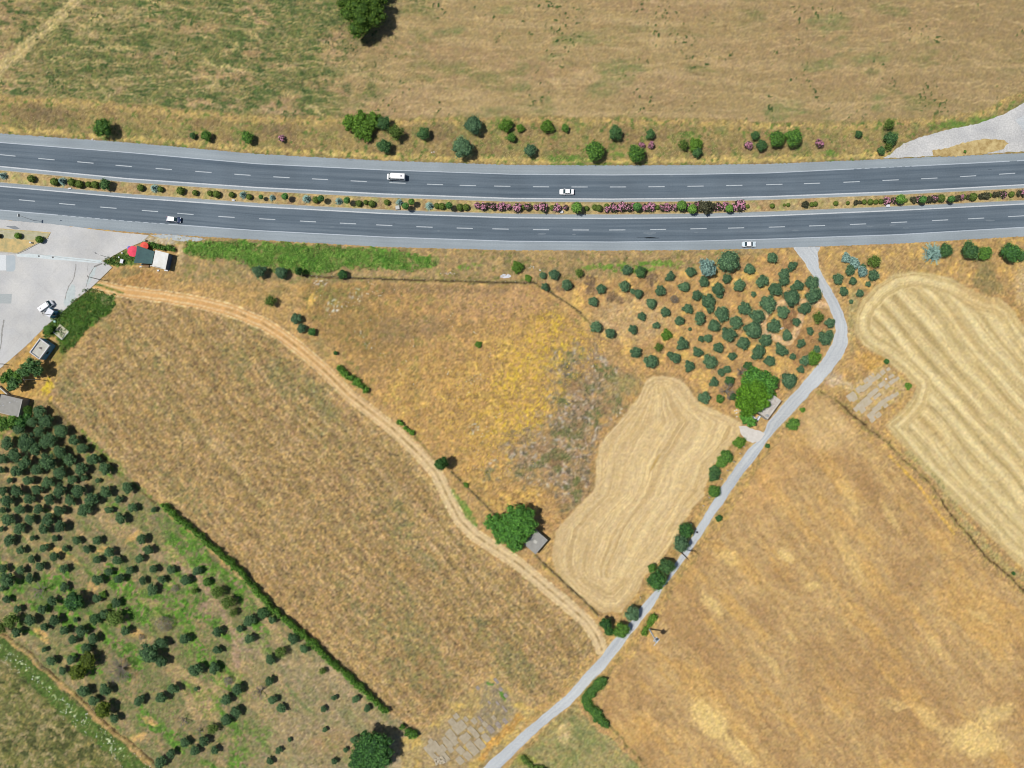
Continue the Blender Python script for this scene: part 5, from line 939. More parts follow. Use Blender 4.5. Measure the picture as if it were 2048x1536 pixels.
for (x, y, r, lab) in [(1306, 1237, 9, 'top end'), (1300, 1247, 9, 'middle'), (1291, 1259, 8, 'bottom end')]: pass
# big bushes along the south verge east of the lane
for (x, y, r, V, lab) in [(1940, 503, 20, V_DK, 'wide green bush under the highway, left half of a pair'), (1970, 506, 16, V_GR, 'green bush under the highway, right half of a pair'), (2021, 506, 22, V_DP, 'widest dark green bush under the highway at the right'), (2044, 512, 12, V_DK, 'green bush cut by the right photo edge under the highway'), (1891, 500, 15, V_DK, 'dark grey-green bush behind the spiky blue conifer'), (1457, 523, 23.5, V_OL, 'widest pale olive-green tree at the top of the right orchard'), (1544, 516, 12, V_OL, 'grey-green juniper left of the lane mouth'), (1281, 544, 13, V_DK, 'green bush touching an olive at the top of the right orchard'), (1334, 669, 12, V_BR, 'bright green bush alone among the right orchard olives'), (1158, 546, 10, V_FE, 'faint green shrub between the orchard and the green weeds'), (1747, 523, 15, V_FE, 'pale grey-green conifer, top right of the fallen blue one'), (1035, 533, 13, V_BR, 'low bright green bush left of the first olives, above the fence'), (1349, 598, 9, V_GY, 'grey half-dead shrub among the upper right orchard olives'), (1629, 716, 17.5, V_BR, 'bright yellow-green tree where the lane bends'), (1465, 793, 9, V_DK, 'small green shrub left of the bare branches'), (1440, 798, 10, V_GR, 'green shrub under the tangle of bare branches'), (1459, 762, 11, V_DK, 'dark green shrub above the tangle of bare branches'), (1548, 791, 7, V_BR, 'low bright bush on the upper wall of the ruined hut'), (1495, 732, 10, V_DK, 'grey green bush topping the ruined hut trees')]:
    one('bush' if r < 13 else 'bushy_tree', lab, 'bush' if r < 13 else 'tree', x, y, r, V, 1.8, None, zs=1.0)
for (x, y, r, s_, lab) in [(1204, 600, 14, 1, 'left'), (1241, 600, 14, 1, 'right')]: pass
def spruce(label, x, y, r, k=0, group=None, hk=1.0):
    s = r*S/1.25; p = Wp(x, y, 1.2*s*hk); p.z = 0; t = thing('blue_spruce', label, 'conifer', p, 0, group); link('crown', V_SP[k % 3], t, (0, 0, 0), rnd.uniform(0, 6), (s, s, s*hk)); link('trunk', SP_TR, t, sc=(s, s, s*hk)); return t
plant('blue_spruce', 'large silvery blue spruce at the top of the right orchard', 'conifer', 1414, 536, 18.5, V_BL[0], 2.2, None, V_TR[0], stretch=.92, rot=.3)
spruce('spiky blue-green conifer under the highway right of the lane', 1869, 506, 19, 1, hk=.5)
for x, y, r, lab in [(1690, 516, 11, 'top left tuft of the collapsed blue conifer by the lane mouth'), (1706, 527, 13, 'middle of the collapsed blue conifer by the lane mouth'), (1722, 543, 12, 'lower right end of the collapsed blue conifer by the lane mouth')]: plant('blue_spruce', lab, 'conifer', x, y, r, V_BL[1], 1.2, 'collapsed blue conifers right of the lane mouth', V_TR[1], zs=.6, stretch=1.15)
# ------------------------------------------------------------------ north verge
NV = [(205, 256, 21, 'G', 'large round green bush left on the north verge'), (412, 272, 12, 'G', 'green bush between the large round bush and the pink one'), (385, 271, 7, 'D', 'faint low bush left of the second verge bush'), (495, 275, 14, 'G', 'dark green bush left of the small pink oleander'), (767, 247, 16, 'D', 'dark tree on the right flank of the bright bush mass'), (792, 266, 17, 'F', 'grey-green bush right below the bright bush mass'), (769, 292, 16, 'D', 'dark oval tree under the bright bush mass, nearest the road'), (848, 267, 14.5, 'D', 'dark bush right of the grey-green one'), (946, 251, 19, 'O', 'green tree left of the twin light bushes, high on the verge'), (924, 296, 22, 'O', 'large round grey-green tree nearest the road mid-left'), (1012, 249, 15, 'L', 'light green tree, upper of the pair with a dark foot'), (1023, 275, 10, 'G', 'green bush at the foot of the light tree'), (1041, 256, 9, 'L', 'small light green bush right of the light tree'), (1094, 251, 16, 'L', 'pale yellow-green tree high on the verge, alone'), (1130, 256, 9, 'G', 'small green bush right of the pale tree'), (1060, 301, 14, 'O', 'low grey-green bush near the road below the pale tree'), (1231, 266, 16, 'D', 'dark oval tree above the two road-side trees'), (1301, 268, 11, 'D', 'dark bush above the two pink oleanders'), (1190, 302, 22, 'G', 'large fresh tree beside the road, left of a pair'), (1272, 307, 20, 'G', 'large dark fresh tree beside the road, right of a pair'), (1366, 290, 12, 'F', 'dull green bush left of the bright green patch'), (1391, 287, 15, 'B', 'bright green bush in the verge patch'), (1394, 305, 11, 'D', 'dark bush at the foot of the bright green bush'), (1510, 271, 10, 'D', 'dark bush, upper left of the right-hand tree cluster'), (1523, 291, 12, 'D', 'dark bush, lower left of the right-hand tree cluster'), (1554, 278, 18, 'G', 'green tree, left one of two side by side'), (1587, 274, 20, 'G', 'largest green tree, right one of two side by side'), (1717, 268, 8, 'D', 'lone slim dark bush left of the gravel turning'), (1777, 249, 12, 'F', 'grayish bush, top of three by the gravel turning'), (1781, 277, 15, 'D', 'dark green tree, middle of three by the gravel turning'), (1762, 301, 9, 'D', 'dark bush at the road edge by the gravel turning'), (1776, 293, 9, 'F', 'dull bush wedged between dark ones at the gravel turning'), (1930, 303, 3.5, 'G', 'tiny green bush on the straw island')]
VK = {'G': V_GR, 'D': V_DK, 'F': V_FE, 'O': V_OL, 'L': V_BR, 'B': V_BR}
for (x, y, r, k, lab) in NV: one('verge_bush' if r < 15.5 else 'verge_tree', lab, 'bush' if r < 15.5 else 'tree', x, y, r, VK[k], 1.8, 'bushes on the verge north of the highway', zs=1.1)
big('vine_thicket', 'bright green mass of bushes on the north verge', [(700, 246, 19, 1.8), (722, 240, 20, 2), (745, 243, 20, 2), (730, 262, 19, 1.8), (716, 262, 14, 1.6), (735, 278, 9, 1.2)], 1.6, m_bright, 4200, .4, 21, None, 1.5, .12)
for (x, y, r, lab) in [(564, 278, 8, 'small pink oleander alone left on the north verge'), (1283, 291, 7.5, 'pink oleander on the verge, left of two'), (1302, 291, 8, 'pink oleander on the verge, right of two'), (1496, 291, 9.5, 'pink oleander left of the right-hand verge trees'), (1637, 288, 10, 'pink oleander right of the largest verge tree')]:
    bush('oleander_bush', lab, 'oleander', x, y, r, V_OLF[0], 1.0, 'oleanders on the north verge', flowers=V_FL[0])
# track-side bushes
for (x, y, r, V, lab, z) in [(542, 603, 13, V_FE, 'grey-green bush above the dirt track, leftmost of the row', 1.), (592, 638, 12, V_OL, 'dark grey-green bush beside the dirt track bend', 1.), (603, 657, 10, V_OL, 'small dark bush below the one at the track bend', 1.), (624, 664, 9, V_DP, 'small green bush right of the bushes at the track bend', 1.), (671, 706, 5, V_DP, 'tiny green bush between the bend and the track hedge', 1.), (519, 543, 15, V_OL, 'dark bush left end of the fence line, under the weeds', 1.1), (563, 545, 13, V_OL, 'dark bush second along the fence line under the weeds', 1.1), (599, 543, 9, V_DP, 'small tree casting a long dark shadow at the fence start', 2.2), (686, 549, 11, V_DP, 'green bush on the fence line under the weed strip', 1.1), (957, 689, 7.5, V_BR, 'lone bright green shrub in the yellow flowering field', .8), (1056, 556, 8, V_BR, 'low bright green bush at the fence corner by the orchard', .6), (932, 970, 6, V_BR, 'small bright green bush on the short fence above the big tree', .7), (40, 779, 6, V_GY, 'pale dry bush left', 1)][:-1]:
    one('field_bush', lab, 'bush', x, y, r, V, 1.7, 'bushes by the dirt track and fence', zs=z)
def hedge_thing(name, label, pts, rpx, h, m, seed, step=9, n_per=150, ls=.36, group=None, ht=.72):
    r_ = random.Random(seed); P = resamp(pts, max(2, int(sum(math.hypot(a[0]-b[0], a[1]-b[1]) for a, b in zip(pts[:-1], pts[1:]))/step))); lo = []
    mid = P[len(P)//2]; base = Wp(mid[0], mid[1], h*.6); base.z = 0
    for x, y in P:
        r = rpx*r_.uniform(.75, 1.15); p = Wp(x+r_.uniform(-2, 2), y+r_.uniform(-2, 2), h*.6)-base; lo.append((p.x, p.y, h*.5, r*S*.95, h*.52)); 
        for k in range(2): lo.append((p.x+r_.uniform(-.6, .6)*r*S, p.y+r_.uniform(-.6, .6)*r*S, h*r_.uniform(.6, .8), r*S*.42, h*.26))
    o = link(name, crown_mesh(name, m, lo, n_per*len(P), ls, seed, zmin=0.0), None, base); return tag(o, label, 'hedge', group)
hedge_thing('hedge', 'long green hedge between the left orchard and the brown field', [(327, 1011), (350, 1032), (374, 1052), (400, 1074), (450, 1116), (484, 1147), (520, 1190), (555, 1226), (590, 1258), (625, 1286), (660, 1322), (695, 1351), (730, 1384), (772, 1424)], 7.0, 2.4, m_hedge, 31, 6, 240, .27)
hedge_thing('hedge', 'short thick hedge stub at the lower end of the long hedge', [(806, 1455), (820, 1466), (832, 1470)], 9.5, 2.1, m_hedge, 32, 7)
hedge_thing('hedge', 'dark green hedge along the middle of the dirt track', [(679, 736), (692, 748), (706, 758), (718, 768), (731, 779)], 9, 2.0, m_hedge, 33, 7)
hedge_thing('hedge', 'thin green hedge piece further down the dirt track', [(797, 843), (808, 853), (823, 866)], 5.5, 1.4, m_hedge, 34, 6)
hedge_thing('hedge', 'bright green hedge between lane and wheat, above the utility pole', [(1307, 1233), (1303, 1243), (1297, 1251), (1288, 1265)], 8, 1.6, m_bright, 35, 6)
hedge_thing('hedge', 'bent green hedge between the small south field and the wheat', [(1204, 1360), (1196, 1372), (1185, 1380), (1176, 1392), (1170, 1402), (1178, 1414), (1192, 1430), (1210, 1448)], 12.5, 1.7, m_green, 36, 5, 200, .3)
hedge_thing('hedge', 'low ragged bushes left of the yard beside the kiosk sheds', [(292, 490), (301, 488), (312, 493), (325, 494), (337, 496), (347, 498)], 6.0, 1.3, m_green, 37, 6)
hedge_thing('hedge', 'small shaded bushes at the bottom edge south of the lane', [(1048, 1516), (1056, 1528), (1066, 1535), (1090, 1540)], 8, 1.3, m_feath, 38, 7)
# ------------------------------------------------------------------ median planting
BLUE = [(5, 351, 8), (124, 362, 9), (308, 376, 9), (485, 389, 8), (544, 395, 7), (612, 397, 9), (677, 402, 8), (798, 404, 8), (858, 411, 9)]
for k, (x, y, r) in enumerate(BLUE): spruce(f"blue spruce in the median, {ordn(k+1)} from the left", x, y, r*.95, k, 'blue spruces in the median', .75)
TOP = [(64, 358, 7.5), (110, 364, 8), (145, 365, 8), (160, 369, 8), (178, 369, 6), (191, 370, 7.5), (282, 376, 7), (322, 379, 6), (362, 382, 8), (391, 386, 6), (421, 387, 6), (434, 389, 7.5), (464, 390, 6), (499, 394, 6), (632, 400, 7), (718, 407, 6.5), (732, 405, 5), (744, 408, 7), (774, 405, 6), (874, 412, 6), (884, 413, 7), (920, 415, 7.5), (932, 415, 7), (1046, 415, 5), (1104, 416, 5.5), (1173, 417, 5), (1189, 415, 6), (1198, 417, 7), (1213, 412, 5), (1314, 415, 5), (1495, 413, 4), (1544, 412, 5), (1568, 410, 3), (1576, 410, 4), (1623, 409, 5), (1630, 408, 5), (1671, 407, 5), (1695, 406, 4), (1728, 404, 5), (1740, 404, 6), (1751, 404, 5), (1761, 403, 5), (1881, 397, 8), (1926, 394, 5.5), (1945, 394, 8), (1978, 391, 5), (2022, 389, 6), (1811, 401, 4)]
TOP.sort()
for k, (x, y, r) in enumerate(TOP): bush('clipped_shrub', f"{size_word(r, 5.5, 7)} clipped green shrub in the median, {ordn(k+1)} from the left", 'shrub', x, y, r, V_TP[k % 2], .95, 'clipped shrubs in the median', z0=.05)
TRE = [(211, 369, 12, 0, 'O'), (570, 393, 6.5, 0, ''), (522, 394, 4.5, 0, ''), (642, 397, 6.5, 0, ''), (694, 401, 6.5, 0, ''), (823, 404, 6.5, 1, ''), (811, 412, 7, 0, ''), (898, 411, 7, 0, ''), (1153, 415, 11, 1, ''), (1274, 413, 8.5, 0, ''), (1363, 411, 10, 1, ''), (1384, 418, 9, 1, ''), (1458, 417, 8, 1, ''), (1801, 398, 9, 1, ''), (1845, 399, 7, 0, ''), (1902, 398, 6.5, 0, '')]
TRE.sort()
for k, (x, y, r, b, f) in enumerate(TRE):
    s = r*S/.95; h = 1.0 if r > 8 else 1.25; lab = f"round-headed {'bright' if b else 'dark'} green tree in the median, {ordn(k+1)} from the left"
    if f == 'O': one('round_tree', lab, 'tree', x, y, r, V_DK, 1.8, 'round-headed trees in the median', zs=1.2); continue
    z = s*h*.72 if r < 8 else s*.62; p = Wp(x, y, 2.9*z); p.z = .05; t = thing('round_tree', lab, 'tree', p, 0, 'round-headed trees in the median'); link('crown', (V_TGB if b else V_TG)[k % 2], t, sc=(s, s, z)); link('trunk', TG_TR, t, sc=(z, z, z))
OLE = [(954, 412, 6.5), (967, 414, 8), (976, 411, 6), (986, 414, 7.5), (1002, 414, 9), (1016, 414, 6.5), (1034, 415, 9), (1055, 415, 7.5), (1071, 415, 5.5), (1085, 415, 10), (1113, 416, 8), (1131, 416, 5.5), (1213, 419, 6), (1226, 416, 9), (1243, 415, 9), (1256, 416, 8), (1265, 414, 7), (1289, 416, 8), (1300, 415, 9), (1324, 416, 7), (1334, 415, 8), (1349, 415, 7.5), (1376, 413, 7), (1393, 411, 8), (1402, 413, 10), (1410, 415, 13), (1422, 413, 9), (1435, 413, 8.5), (1449, 413, 8.5), (1467, 415, 7), (1478, 413, 11), (1610, 409, 7), (1711, 405, 5.5), (1719, 405, 4), (1771, 402, 7.5), (1787, 401, 6.5), (1826, 400, 7), (1836, 399, 7), (1857, 399, 7), (1868, 398, 7.5), (1912, 397, 7), (1921, 395, 6), (1935, 395, 5), (1961, 393, 6), (1970, 392, 8), (1988, 390, 5.5), (1996, 389, 5.5), (2006, 389, 7), (2036, 387, 6), (2045, 386, 7)]
OLE.sort(); bare = {1402, 1410, 1422, 1610, 1719, 1711, 1961, 1988, 1996, 976}
for k, (x, y, r) in enumerate(OLE):
    i = k % 4; nf = x in bare or (x > 1800 and k % 2 == 0); bush('oleander_bush', f"{'green' if nf else 'pink flowering'} oleander in the median, {ordn(k+1)} from the left", 'oleander', x, y, r*1.16, V_OLF[i], 1.0, 'oleanders in the median', flowers=None if nf else V_FL[i], z0=.05)
for k, (x, y, r) in enumerate([(-1, 472, 5), (37.5, 472, 6.5), (80.5, 479.5, 7.5)]): bush('clipped_shrub', ('dark clipped shrub at the left edge of the yard island', 'yellow-green ball shrub in the middle of the yard island', 'yellow-green ball shrub at the right tip of the yard island')[k], 'shrub', x, y, r, crown_mesh('clipped_shrub', m_bright if k else m_olea, [(0, 0, .8, .95, .85)], 420, .22, 360+k, spread=.35, core=.93, shell=(.93, 1.02), zmin=0), .95, 'clipped shrubs on the yard island', z0=.1)
# ------------------------------------------------------------------ ground cover nobody could count
def cover(name, label, poly, n, m, size, seed, hmax=.5, dens=None, cat='weeds', up=.6, asp=.5):
    rng = np.random.default_rng(seed); xs = [p[0] for p in poly]; ys = [p[1] for p in poly]; x = rng.uniform(min(xs), max(xs), n*3).astype(np.float32); y = rng.uniform(min(ys), max(ys), n*3).astype(np.float32)
    ok = sdf(x, y, poly) < fb(x, y, 9, seed, 2)*6
    if dens: ok &= dens(x, y, rng)
    x = x[ok][:n]; y = y[ok][:n]; N_ = len(x); z = rng.uniform(.03, hmax, N_)*(0.5+0.5*(fb(x, y, 7, seed+1, 2) > 0)); c = np.stack([(x-1024)*S, (768-y)*S, z], 1)
    v, f = leafquads(c, np.tile([0, 0, up], (N_, 1)), np.full(N_, size), asp, rng, .7); me = mesh_np(name, v, f, [m], attrs={'tint': ('FACE', 'FLOAT', np.clip(.5+.35*fb(x, y, 12, seed+2, 3)+rng.normal(0, .2, N_), 0, 1))})
    return tag(link(name, me), label, cat, None, 'stuff')
m_weed = leafmat('weed_leaves', (0.06, 0.135, 0.022), (0.26, 0.42, 0.08))
m_weed2 = leafmat('dark_weed_leaves', (0.030, 0.075, 0.012), (0.10, 0.19, 0.035))
m_yel = leafmat('yellow_flower_heads', (0.50, 0.34, 0.04), (0.75, 0.56, 0.07))
m_whi = leafmat('white_umbels', (0.45, 0.46, 0.36), (0.72, 0.74, 0.66))
m_straw = leafmat('dry_straw', (0.24, 0.15, 0.07), (0.52, 0.37, 0.19))
cover('weeds', 'lush green weeds in the strip under the highway', P_GSTRIP, 15000, m_weed, .42, 51, .8)
cover('weeds', 'deep green weeds between the yard and the brown field', P_WEED, 6500, m_weed2, .42, 52, .7)
cover('weeds', 'green weeds around the kiosk table', [(205, 524), (228, 512), (262, 505), (268, 528), (240, 532), (215, 530)], 900, m_weed2, .36, 53, .4)
cover('flowers', 'yellow flowers scattered over the fallow field', [(960, 600), (1120, 615), (1220, 680), (1190, 750), (1110, 850), (1070, 930), (990, 960), (930, 940), (870, 840), (900, 740), (980, 680)], 3400, m_yel, .26, 54, .4, lambda x, y, r: (fb(x, y, 5, 61, 2) > -.05) & (fb(x, y, 40, 62, 2) > -.35), 'flowers', 1.2, .8)
cover('flowers', 'white flowers along the green strip of the lower left field', [(-40, 1262), (20, 1300), (90, 1360), (160, 1420), (250, 1490), (320, 1545), (280, 1560), (200, 1490), (120, 1430), (40, 1350), (-40, 1300)], 1500, m_whi, .34, 55, .6, lambda x, y, r: fb(x, y, 12, 63, 3) > .15, 'flowers', 1.2, .8)
cover('flowers', 'white umbels in the fallow field', [(600, 575), (800, 560), (1010, 700), (1010, 960), (950, 940), (920, 840), (640, 640)], 2200, m_whi, .27, 56, .5, lambda x, y, r: (fb(x, y, 26, 64, 2) > .4) & (fb(x, y, 6, 65, 2) > 0), 'flowers', 1.2, .8)
cover('dry_grass', 'dry straw tufts over the fallow field', P_FALLOW, 30000, m_straw, .34, 57, .35, lambda x, y, r: fb(x, y, 14, 66, 3) > -.2, 'grass', .5, .28)
cover('dry_grass', 'dry straw tufts on the north verge', [(-60, 190), (330, 214), (700, 236), (1300, 238), (1750, 243), (1900, 235), (1800, 300), (1740, 314), (1024, 326), (512, 304), (-60, 255)], 15000, m_straw, .34, 58, .35, lambda x, y, r: fb(x, y, 16, 67, 3) > -.1, 'grass', .5, .28)
cover('dry_grass', 'dry straw tufts under the right orchard olives', [(880, 505), (1560, 505), (1640, 590), (1660, 650), (1560, 790), (1400, 790), (1290, 740), (1140, 640), (1075, 565), (880, 555)], 16000, m_straw, .34, 59, .35, lambda x, y, r: fb(x, y, 16, 68, 3) > -.1, 'grass', .5, .28)
cover('weeds', 'dark herb clumps over the weedy field in the lower left corner', P_CORNER, 9000, m_weed2, .36, 60, .45, lambda x, y, r: (fb(x, y, 9, 86, 2) > 0.0) & (x > -60) & (y < 1600))
cover('weeds', 'green herbs between the left orchard trees', [(230, 1050), (330, 1030), (560, 1260), (520, 1300), (600, 1420), (440, 1500), (330, 1480), (200, 1300), (150, 1150)], 13000, m_weed, .26, 61, .2, lambda x, y, r: fb(x, y, 14, 69, 3) > 0.1)
cover('weeds', 'grey green herbs over the north field', [(20, 30), (150, -20), (640, -20), (800, 60), (740, 200), (350, 205), (120, 190), (60, 120)], 12000, leafmat('thistle_leaves', (0.045, 0.075, 0.028), (0.15, 0.20, 0.085)), .30, 62, .35, lambda x, y, r: fb(x, y, 13, 70, 3) > 0.1)
# ------------------------------------------------------------------ vehicles
M_WHITE = mat('white_car_paint', (0.80, 0.80, 0.80), 0.25, 0.5, coat=.6, noise=(.5, (.78, .78, .79), .5))
M_NAVY = mat('navy_car_paint', (0.020, 0.035, 0.085), 0.22, 0.5, coat=.8, noise=(.5, (.022, .038, .09), .5))
M_SILV = mat('pale_silver_paint', (0.62, 0.70, 0.72), 0.3, 0.5, .2, coat=.6, noise=(.5, (.60, .69, .72), .5))
M_GLASS = mat('tinted_glass', (0.012, 0.03, 0.035), 0.06, 0.6, noise=(.5, (.014, .032, .036), .5))
M_TYRE = mat('tyre_rubber', (0.02, 0.02, 0.02), 0.9); M_RIM = mat('alloy_rim', (0.45, 0.45, 0.46), 0.35, .5, .8)
M_HEADL = mat('headlight_lens', (0.75, 0.78, 0.8), 0.1, .6); M_TAIL = mat('tail_light_lens', (0.35, 0.01, 0.01), 0.2, .5); M_BLK = mat('black_plastic', (0.02, 0.02, 0.022), .6)
def wheels(t, L_, wb, tr, r):
    for sx in (-1, 1):
        for sy in (-1, 1):
            y = sy*(tr/2); w = MB(); w.lathe((sx*wb/2, y-sy*.1, r), [(r*.62, 0), (r*.97, 0.0), (r, .03*sy), (r, .17*sy), (r*.97, .2*sy), (r*.62, .2*sy)] if sy > 0 else [(r*.62, -.2), (r*.97, -.2), (r, -.17), (r, -.03), (r*.97, 0), (r*.62, 0)], 18, axis='y')
            o = w.build('wheel', M_TYRE, t, True); q = MB(); q.lathe((sx*wb/2, y+sy*.06, r), [(r*.6, -.03), (r*.6, .03), (r*.18, .045)], 14, axis='y'); q.build('rim', M_RIM, o, True)
def car(name, label, px, py, ang, L_=4.4, Wd=1.78, Hh=1.45, paint=None, roof=None, kind='sedan', group=None, h0=.7, rear_glass=True):
    """nose towards +x before turning by ang"""
    p = Wp(px, py, h0); p.z = 0.012; t = thing(name, label, 'car', p, ang, group); hl = L_/2; w = Wd/2; roof = roof or paint
    belt = .92 if kind != 'van' else 1.15
    b = MB()
    if kind == 'van':
        b.loft([(-hl, w*.9, .45, Hh*.80, w*.78), (-hl+.06, w*.97, .32, Hh*.95, w*.84), (-hl+.3, w, .28, Hh, w*.86), (hl*.45, w, .28, Hh, w*.86), (hl*.55, w, .28, Hh*.93, w*.84), (hl*.78, w*.99, .28, belt+.08, w*.9), (hl*.93, w*.93, .30, belt-.12, w*.82), (hl, w*.75, .38, belt-.38, w*.66)], n=24, p=6)
    else:
        tail = belt if kind == 'sedan' else belt+.05
        b.loft([(-hl, w*.78, .42, tail-.18, w*.70), (-hl+.10, w*.92, .30, tail-.02, w*.84), (-hl+.5, w, .25, tail, w*.90), (0, w, .24, belt, w*.92), (hl*.45, w, .25, belt-.03, w*.91), (hl*.8, w*.97, .27, belt-.12, w*.86), (hl-.12, w*.88, .30, belt-.24, w*.76), (hl, w*.68, .36, belt-.38, w*.6)], n=24, p=5)
    b.build('body', paint, t, True)
    if kind == 'van':
        g = MB(); g.add([(hl*.47, -w*.80, Hh*.985), (hl*.47, w*.80, Hh*.985), (hl*.79, w*.90, belt+.09), (hl*.79, -w*.90, belt+.09)], [(0, 3, 2, 1)]); g.v = [(x+.03, y, z+.015) for x, y, z in g.v]; g.build('windscreen', M_GLASS, t)
        for sy in (-1, 1):
            g = MB()
            for x0, x1 in ((-hl*.9, -hl*.45), (-hl*.42, 0.0), (.04, hl*.44), (hl*.47, hl*.72)):
                za, zb = belt+.05, Hh*.90 if x1 < hl*.5 else Hh*.82; g.slab([(x0, sy*(w*.985), za), (x1, sy*(w*.985), za), (x1-.02, sy*(w*.905), zb), (x0+.02, sy*(w*.905), zb)], .02)
            g.build('side_window', M_GLASS, t)
        g = MB(); g.slab([(-hl-.012, -w*.72, Hh*.86), (-hl-.012, w*.72, Hh*.86), (-hl-.03, w*.78, belt+.1), (-hl-.03, -w*.78, belt+.1)], .02); g.build('rear_window', M_GLASS, t)
        g = MB(); g.box((-hl*.62, 0, Hh+.03), (.42, .55, .07), 0, 0, .02); g.build('roof_hatch', mat('hatch_grey', (.18, .16, .2), .4), t)
    else:
        xr = -hl*.86 if kind == 'hatch' else -hl*.62; rf = -hl*.66 if kind == 'hatch' else -hl*.36; ff = hl*.16; xf = hl*.50
        g = MB(); g.loft([(xr, w*.82, belt-.06, belt+.02, w*.78), (rf, w*.90, belt-.06, Hh-.03, w*.70), (ff, w*.90, belt-.06, Hh-.03, w*.70), (xf, w*.84, belt-.10, belt, w*.80)], n=24, p=6); g.build('windows', M_GLASS, t, True)
        g = MB(); g.loft([(rf-.07, w*.66, Hh-.07, Hh-.03, w*.62), (rf+.06, w*.715, Hh-.06, Hh+.004, w*.66), (ff-.06, w*.715, Hh-.06, Hh+.004, w*.66), (ff+.08, w*.66, Hh-.07, Hh-.03, w*.62)], n=20, p=7); g.build('roof', roof, t, True)
        g = MB()
        for sy in (-1, 1):
            for (a, za, c, zc) in ((rf, Hh-.04, xr, belt), (ff, Hh-.04, xf, belt-.02)): g.tube((a, sy*w*.70, za), (c, sy*w*.80, zc), .045, .05, 6)
            g.tube((-.12, sy*w*.72, Hh-.05), (-.16, sy*w*.91, belt), .04, .04, 6)
        g.build('pillars', roof, t, True)
    for sy in (-1, 1):
        g = MB(); g.box((hl*.36 if kind != 'van' else hl*.66, sy*(w+.09), belt+.06), (.12, .2, .14), 0, 0, .03); g.build('mirror', paint, t)
        g = MB(); g.box((hl-.17, sy*w*.66, belt-.26), (.22, .30, .12), sy*-.35, 0, .03); g.build('headlight', M_HEADL, t)
        g = MB(); g.box((-hl+.06, sy*w*.74, belt-.16), (.14, .26, .16), sy*.2, 0, .03); g.build('tail_light', M_TAIL, t)
    g = MB(); g.box((hl-.03, 0, .42), (.12, w*1.2, .16), 0, 0, .03); g.build('grille', M_BLK, t)
    wheels(t, L_, L_*.6, Wd-.2, .32); return t
def heading(a, b): d = W(*b)-W(*a); return math.atan2(d.y, d.x)
car('minibus', 'white minibus with a dark roof hatch driving left on the upper carriageway', 791.5, 352.5, heading((830, 354.3), (750, 350.5)), 5.7, 2.0, 2.35, M_WHITE, kind='van', h0=1.6)['category'] = 'van'
car('parked_car', 'white saloon driving left on the upper carriageway beside the median', 1133.5, 383.5, heading((1160, 384), (1100, 383.5)), 4.45, 1.8, 1.45, M_WHITE)
car('parked_car', 'dark blue hatchback with a bright white roof on the lower carriageway', 347.5, 439, heading((330, 437.5), (365, 440.8)), 4.5, 1.85, 1.5, M_NAVY, M_WHITE, kind='hatch')
car('parked_car', 'pale silver-white saloon stopped on the hard shoulder at the right', 1498, 488.5, heading((1480, 489), (1515, 488.3)), 4.35, 1.78, 1.45, M_SILV, M_WHITE)
for o in bpy.data.objects:
    if o.name.startswith('parked_car'): o.name = 'saloon_car'
a_ = heading((82, 618.5), (102, 604.5))
car('parked_van', 'white parked van in the yard beside the small booth, nose up right', 91.5, 612, a_, 4.5, 1.85, 1.95, M_WHITE, kind='van', h0=1.2)['category'] = 'van'
# ------------------------------------------------------------------ buildings
M_WALL = mat('whitewashed_wall', alb(214, 214, 208), .9, noise=(1.2, alb(186, 184, 176), .9), bump=.2)
M_BLUEW = mat('pale_blue_wall', alb(120, 176, 206), .9, noise=(1.2, alb(100, 150, 182), .9), bump=.2)
M_ROOF = mat('cement_roof', alb(212, 212, 200), .95, noise=(1.3, alb(172, 168, 160), 1.0), bump=.3)
M_ROOF2 = mat('grey_stained_roof', alb(170, 168, 162), .95, noise=(1.0, alb(142, 140, 134), 1.0), bump=.3)
M_RIM2 = mat('white_parapet_paint', alb(236, 238, 244), .8)
M_WOOD = mat('weathered_wood', alb(150, 118, 84), .9, noise=(3, alb(110, 84, 60), 1)); M_DOOR = mat('painted_door', alb(96, 84, 70), .7)
def frame_from(corners, h):
    """four roof corners in photo pixels -> centre, angle, lengths"""
    p = [Wp(x, y, h) for x, y in corners]; c = sum(p, Vector())/4; u = ((p[1]-p[0])+(p[2]-p[3]))/2; v = ((p[3]-p[0])+(p[2]-p[1]))/2
    return c, math.atan2(u.y, u.x), u.length, v.length
def hut(name, label, corners, h, wall, roofm, parapet=0.0, rim=None, door=(0, -1), rt=.18, over=.0):
    c, ang, lu, lv = frame_from(corners, h); c.z = 0; t = thing(name, label, 'building', c, ang); th = .2; zt = h-rt-parapet
    m = MB(); x, y = lu/2-over, lv/2-over
    for (cx, cy, dx, dy) in ((0, -y+th/2, 2*x, th), (0, y-th/2, 2*x, th), (-x+th/2, 0, th, 2*y-2*th), (x-th/2, 0, th, 2*y-2*th)): m.box((cx, cy, zt/2-.05), (dx, dy, zt+.1))
    m.build('wall', wall, t)
    m = MB(); m.box((0, 0, zt+rt/2), (lu, lv, rt)); m.build('roof', roofm, t)
    if parapet:
        m = MB(); w = .2
        for (cx, cy, dx, dy) in ((0, -lv/2+w/2, lu, w), (0, lv/2-w/2, lu, w), (-lu/2+w/2, 0, w, lv-2*w), (lu/2-w/2, 0, w, lv-2*w)): m.box((cx, cy, h-parapet/2), (dx, dy, parapet+.002))
        m.build('parapet', rim or wall, t)
    for s in (-1, 1):
        m = MB(); m.box((door[0], s*(y+.01), 1.0 if s == door[1] else 1.45), (.85, .05, 2.0) if s == door[1] else (.9, .05, .7)); m.build('door' if s == door[1] else 'window', M_DOOR if s == door[1] else M_GLASS, t)
    m = MB(); m.box((x+.01, 0, 1.45), (.05, .9, .7)); m.build('window', M_GLASS, t)
    return t, lu, lv, h
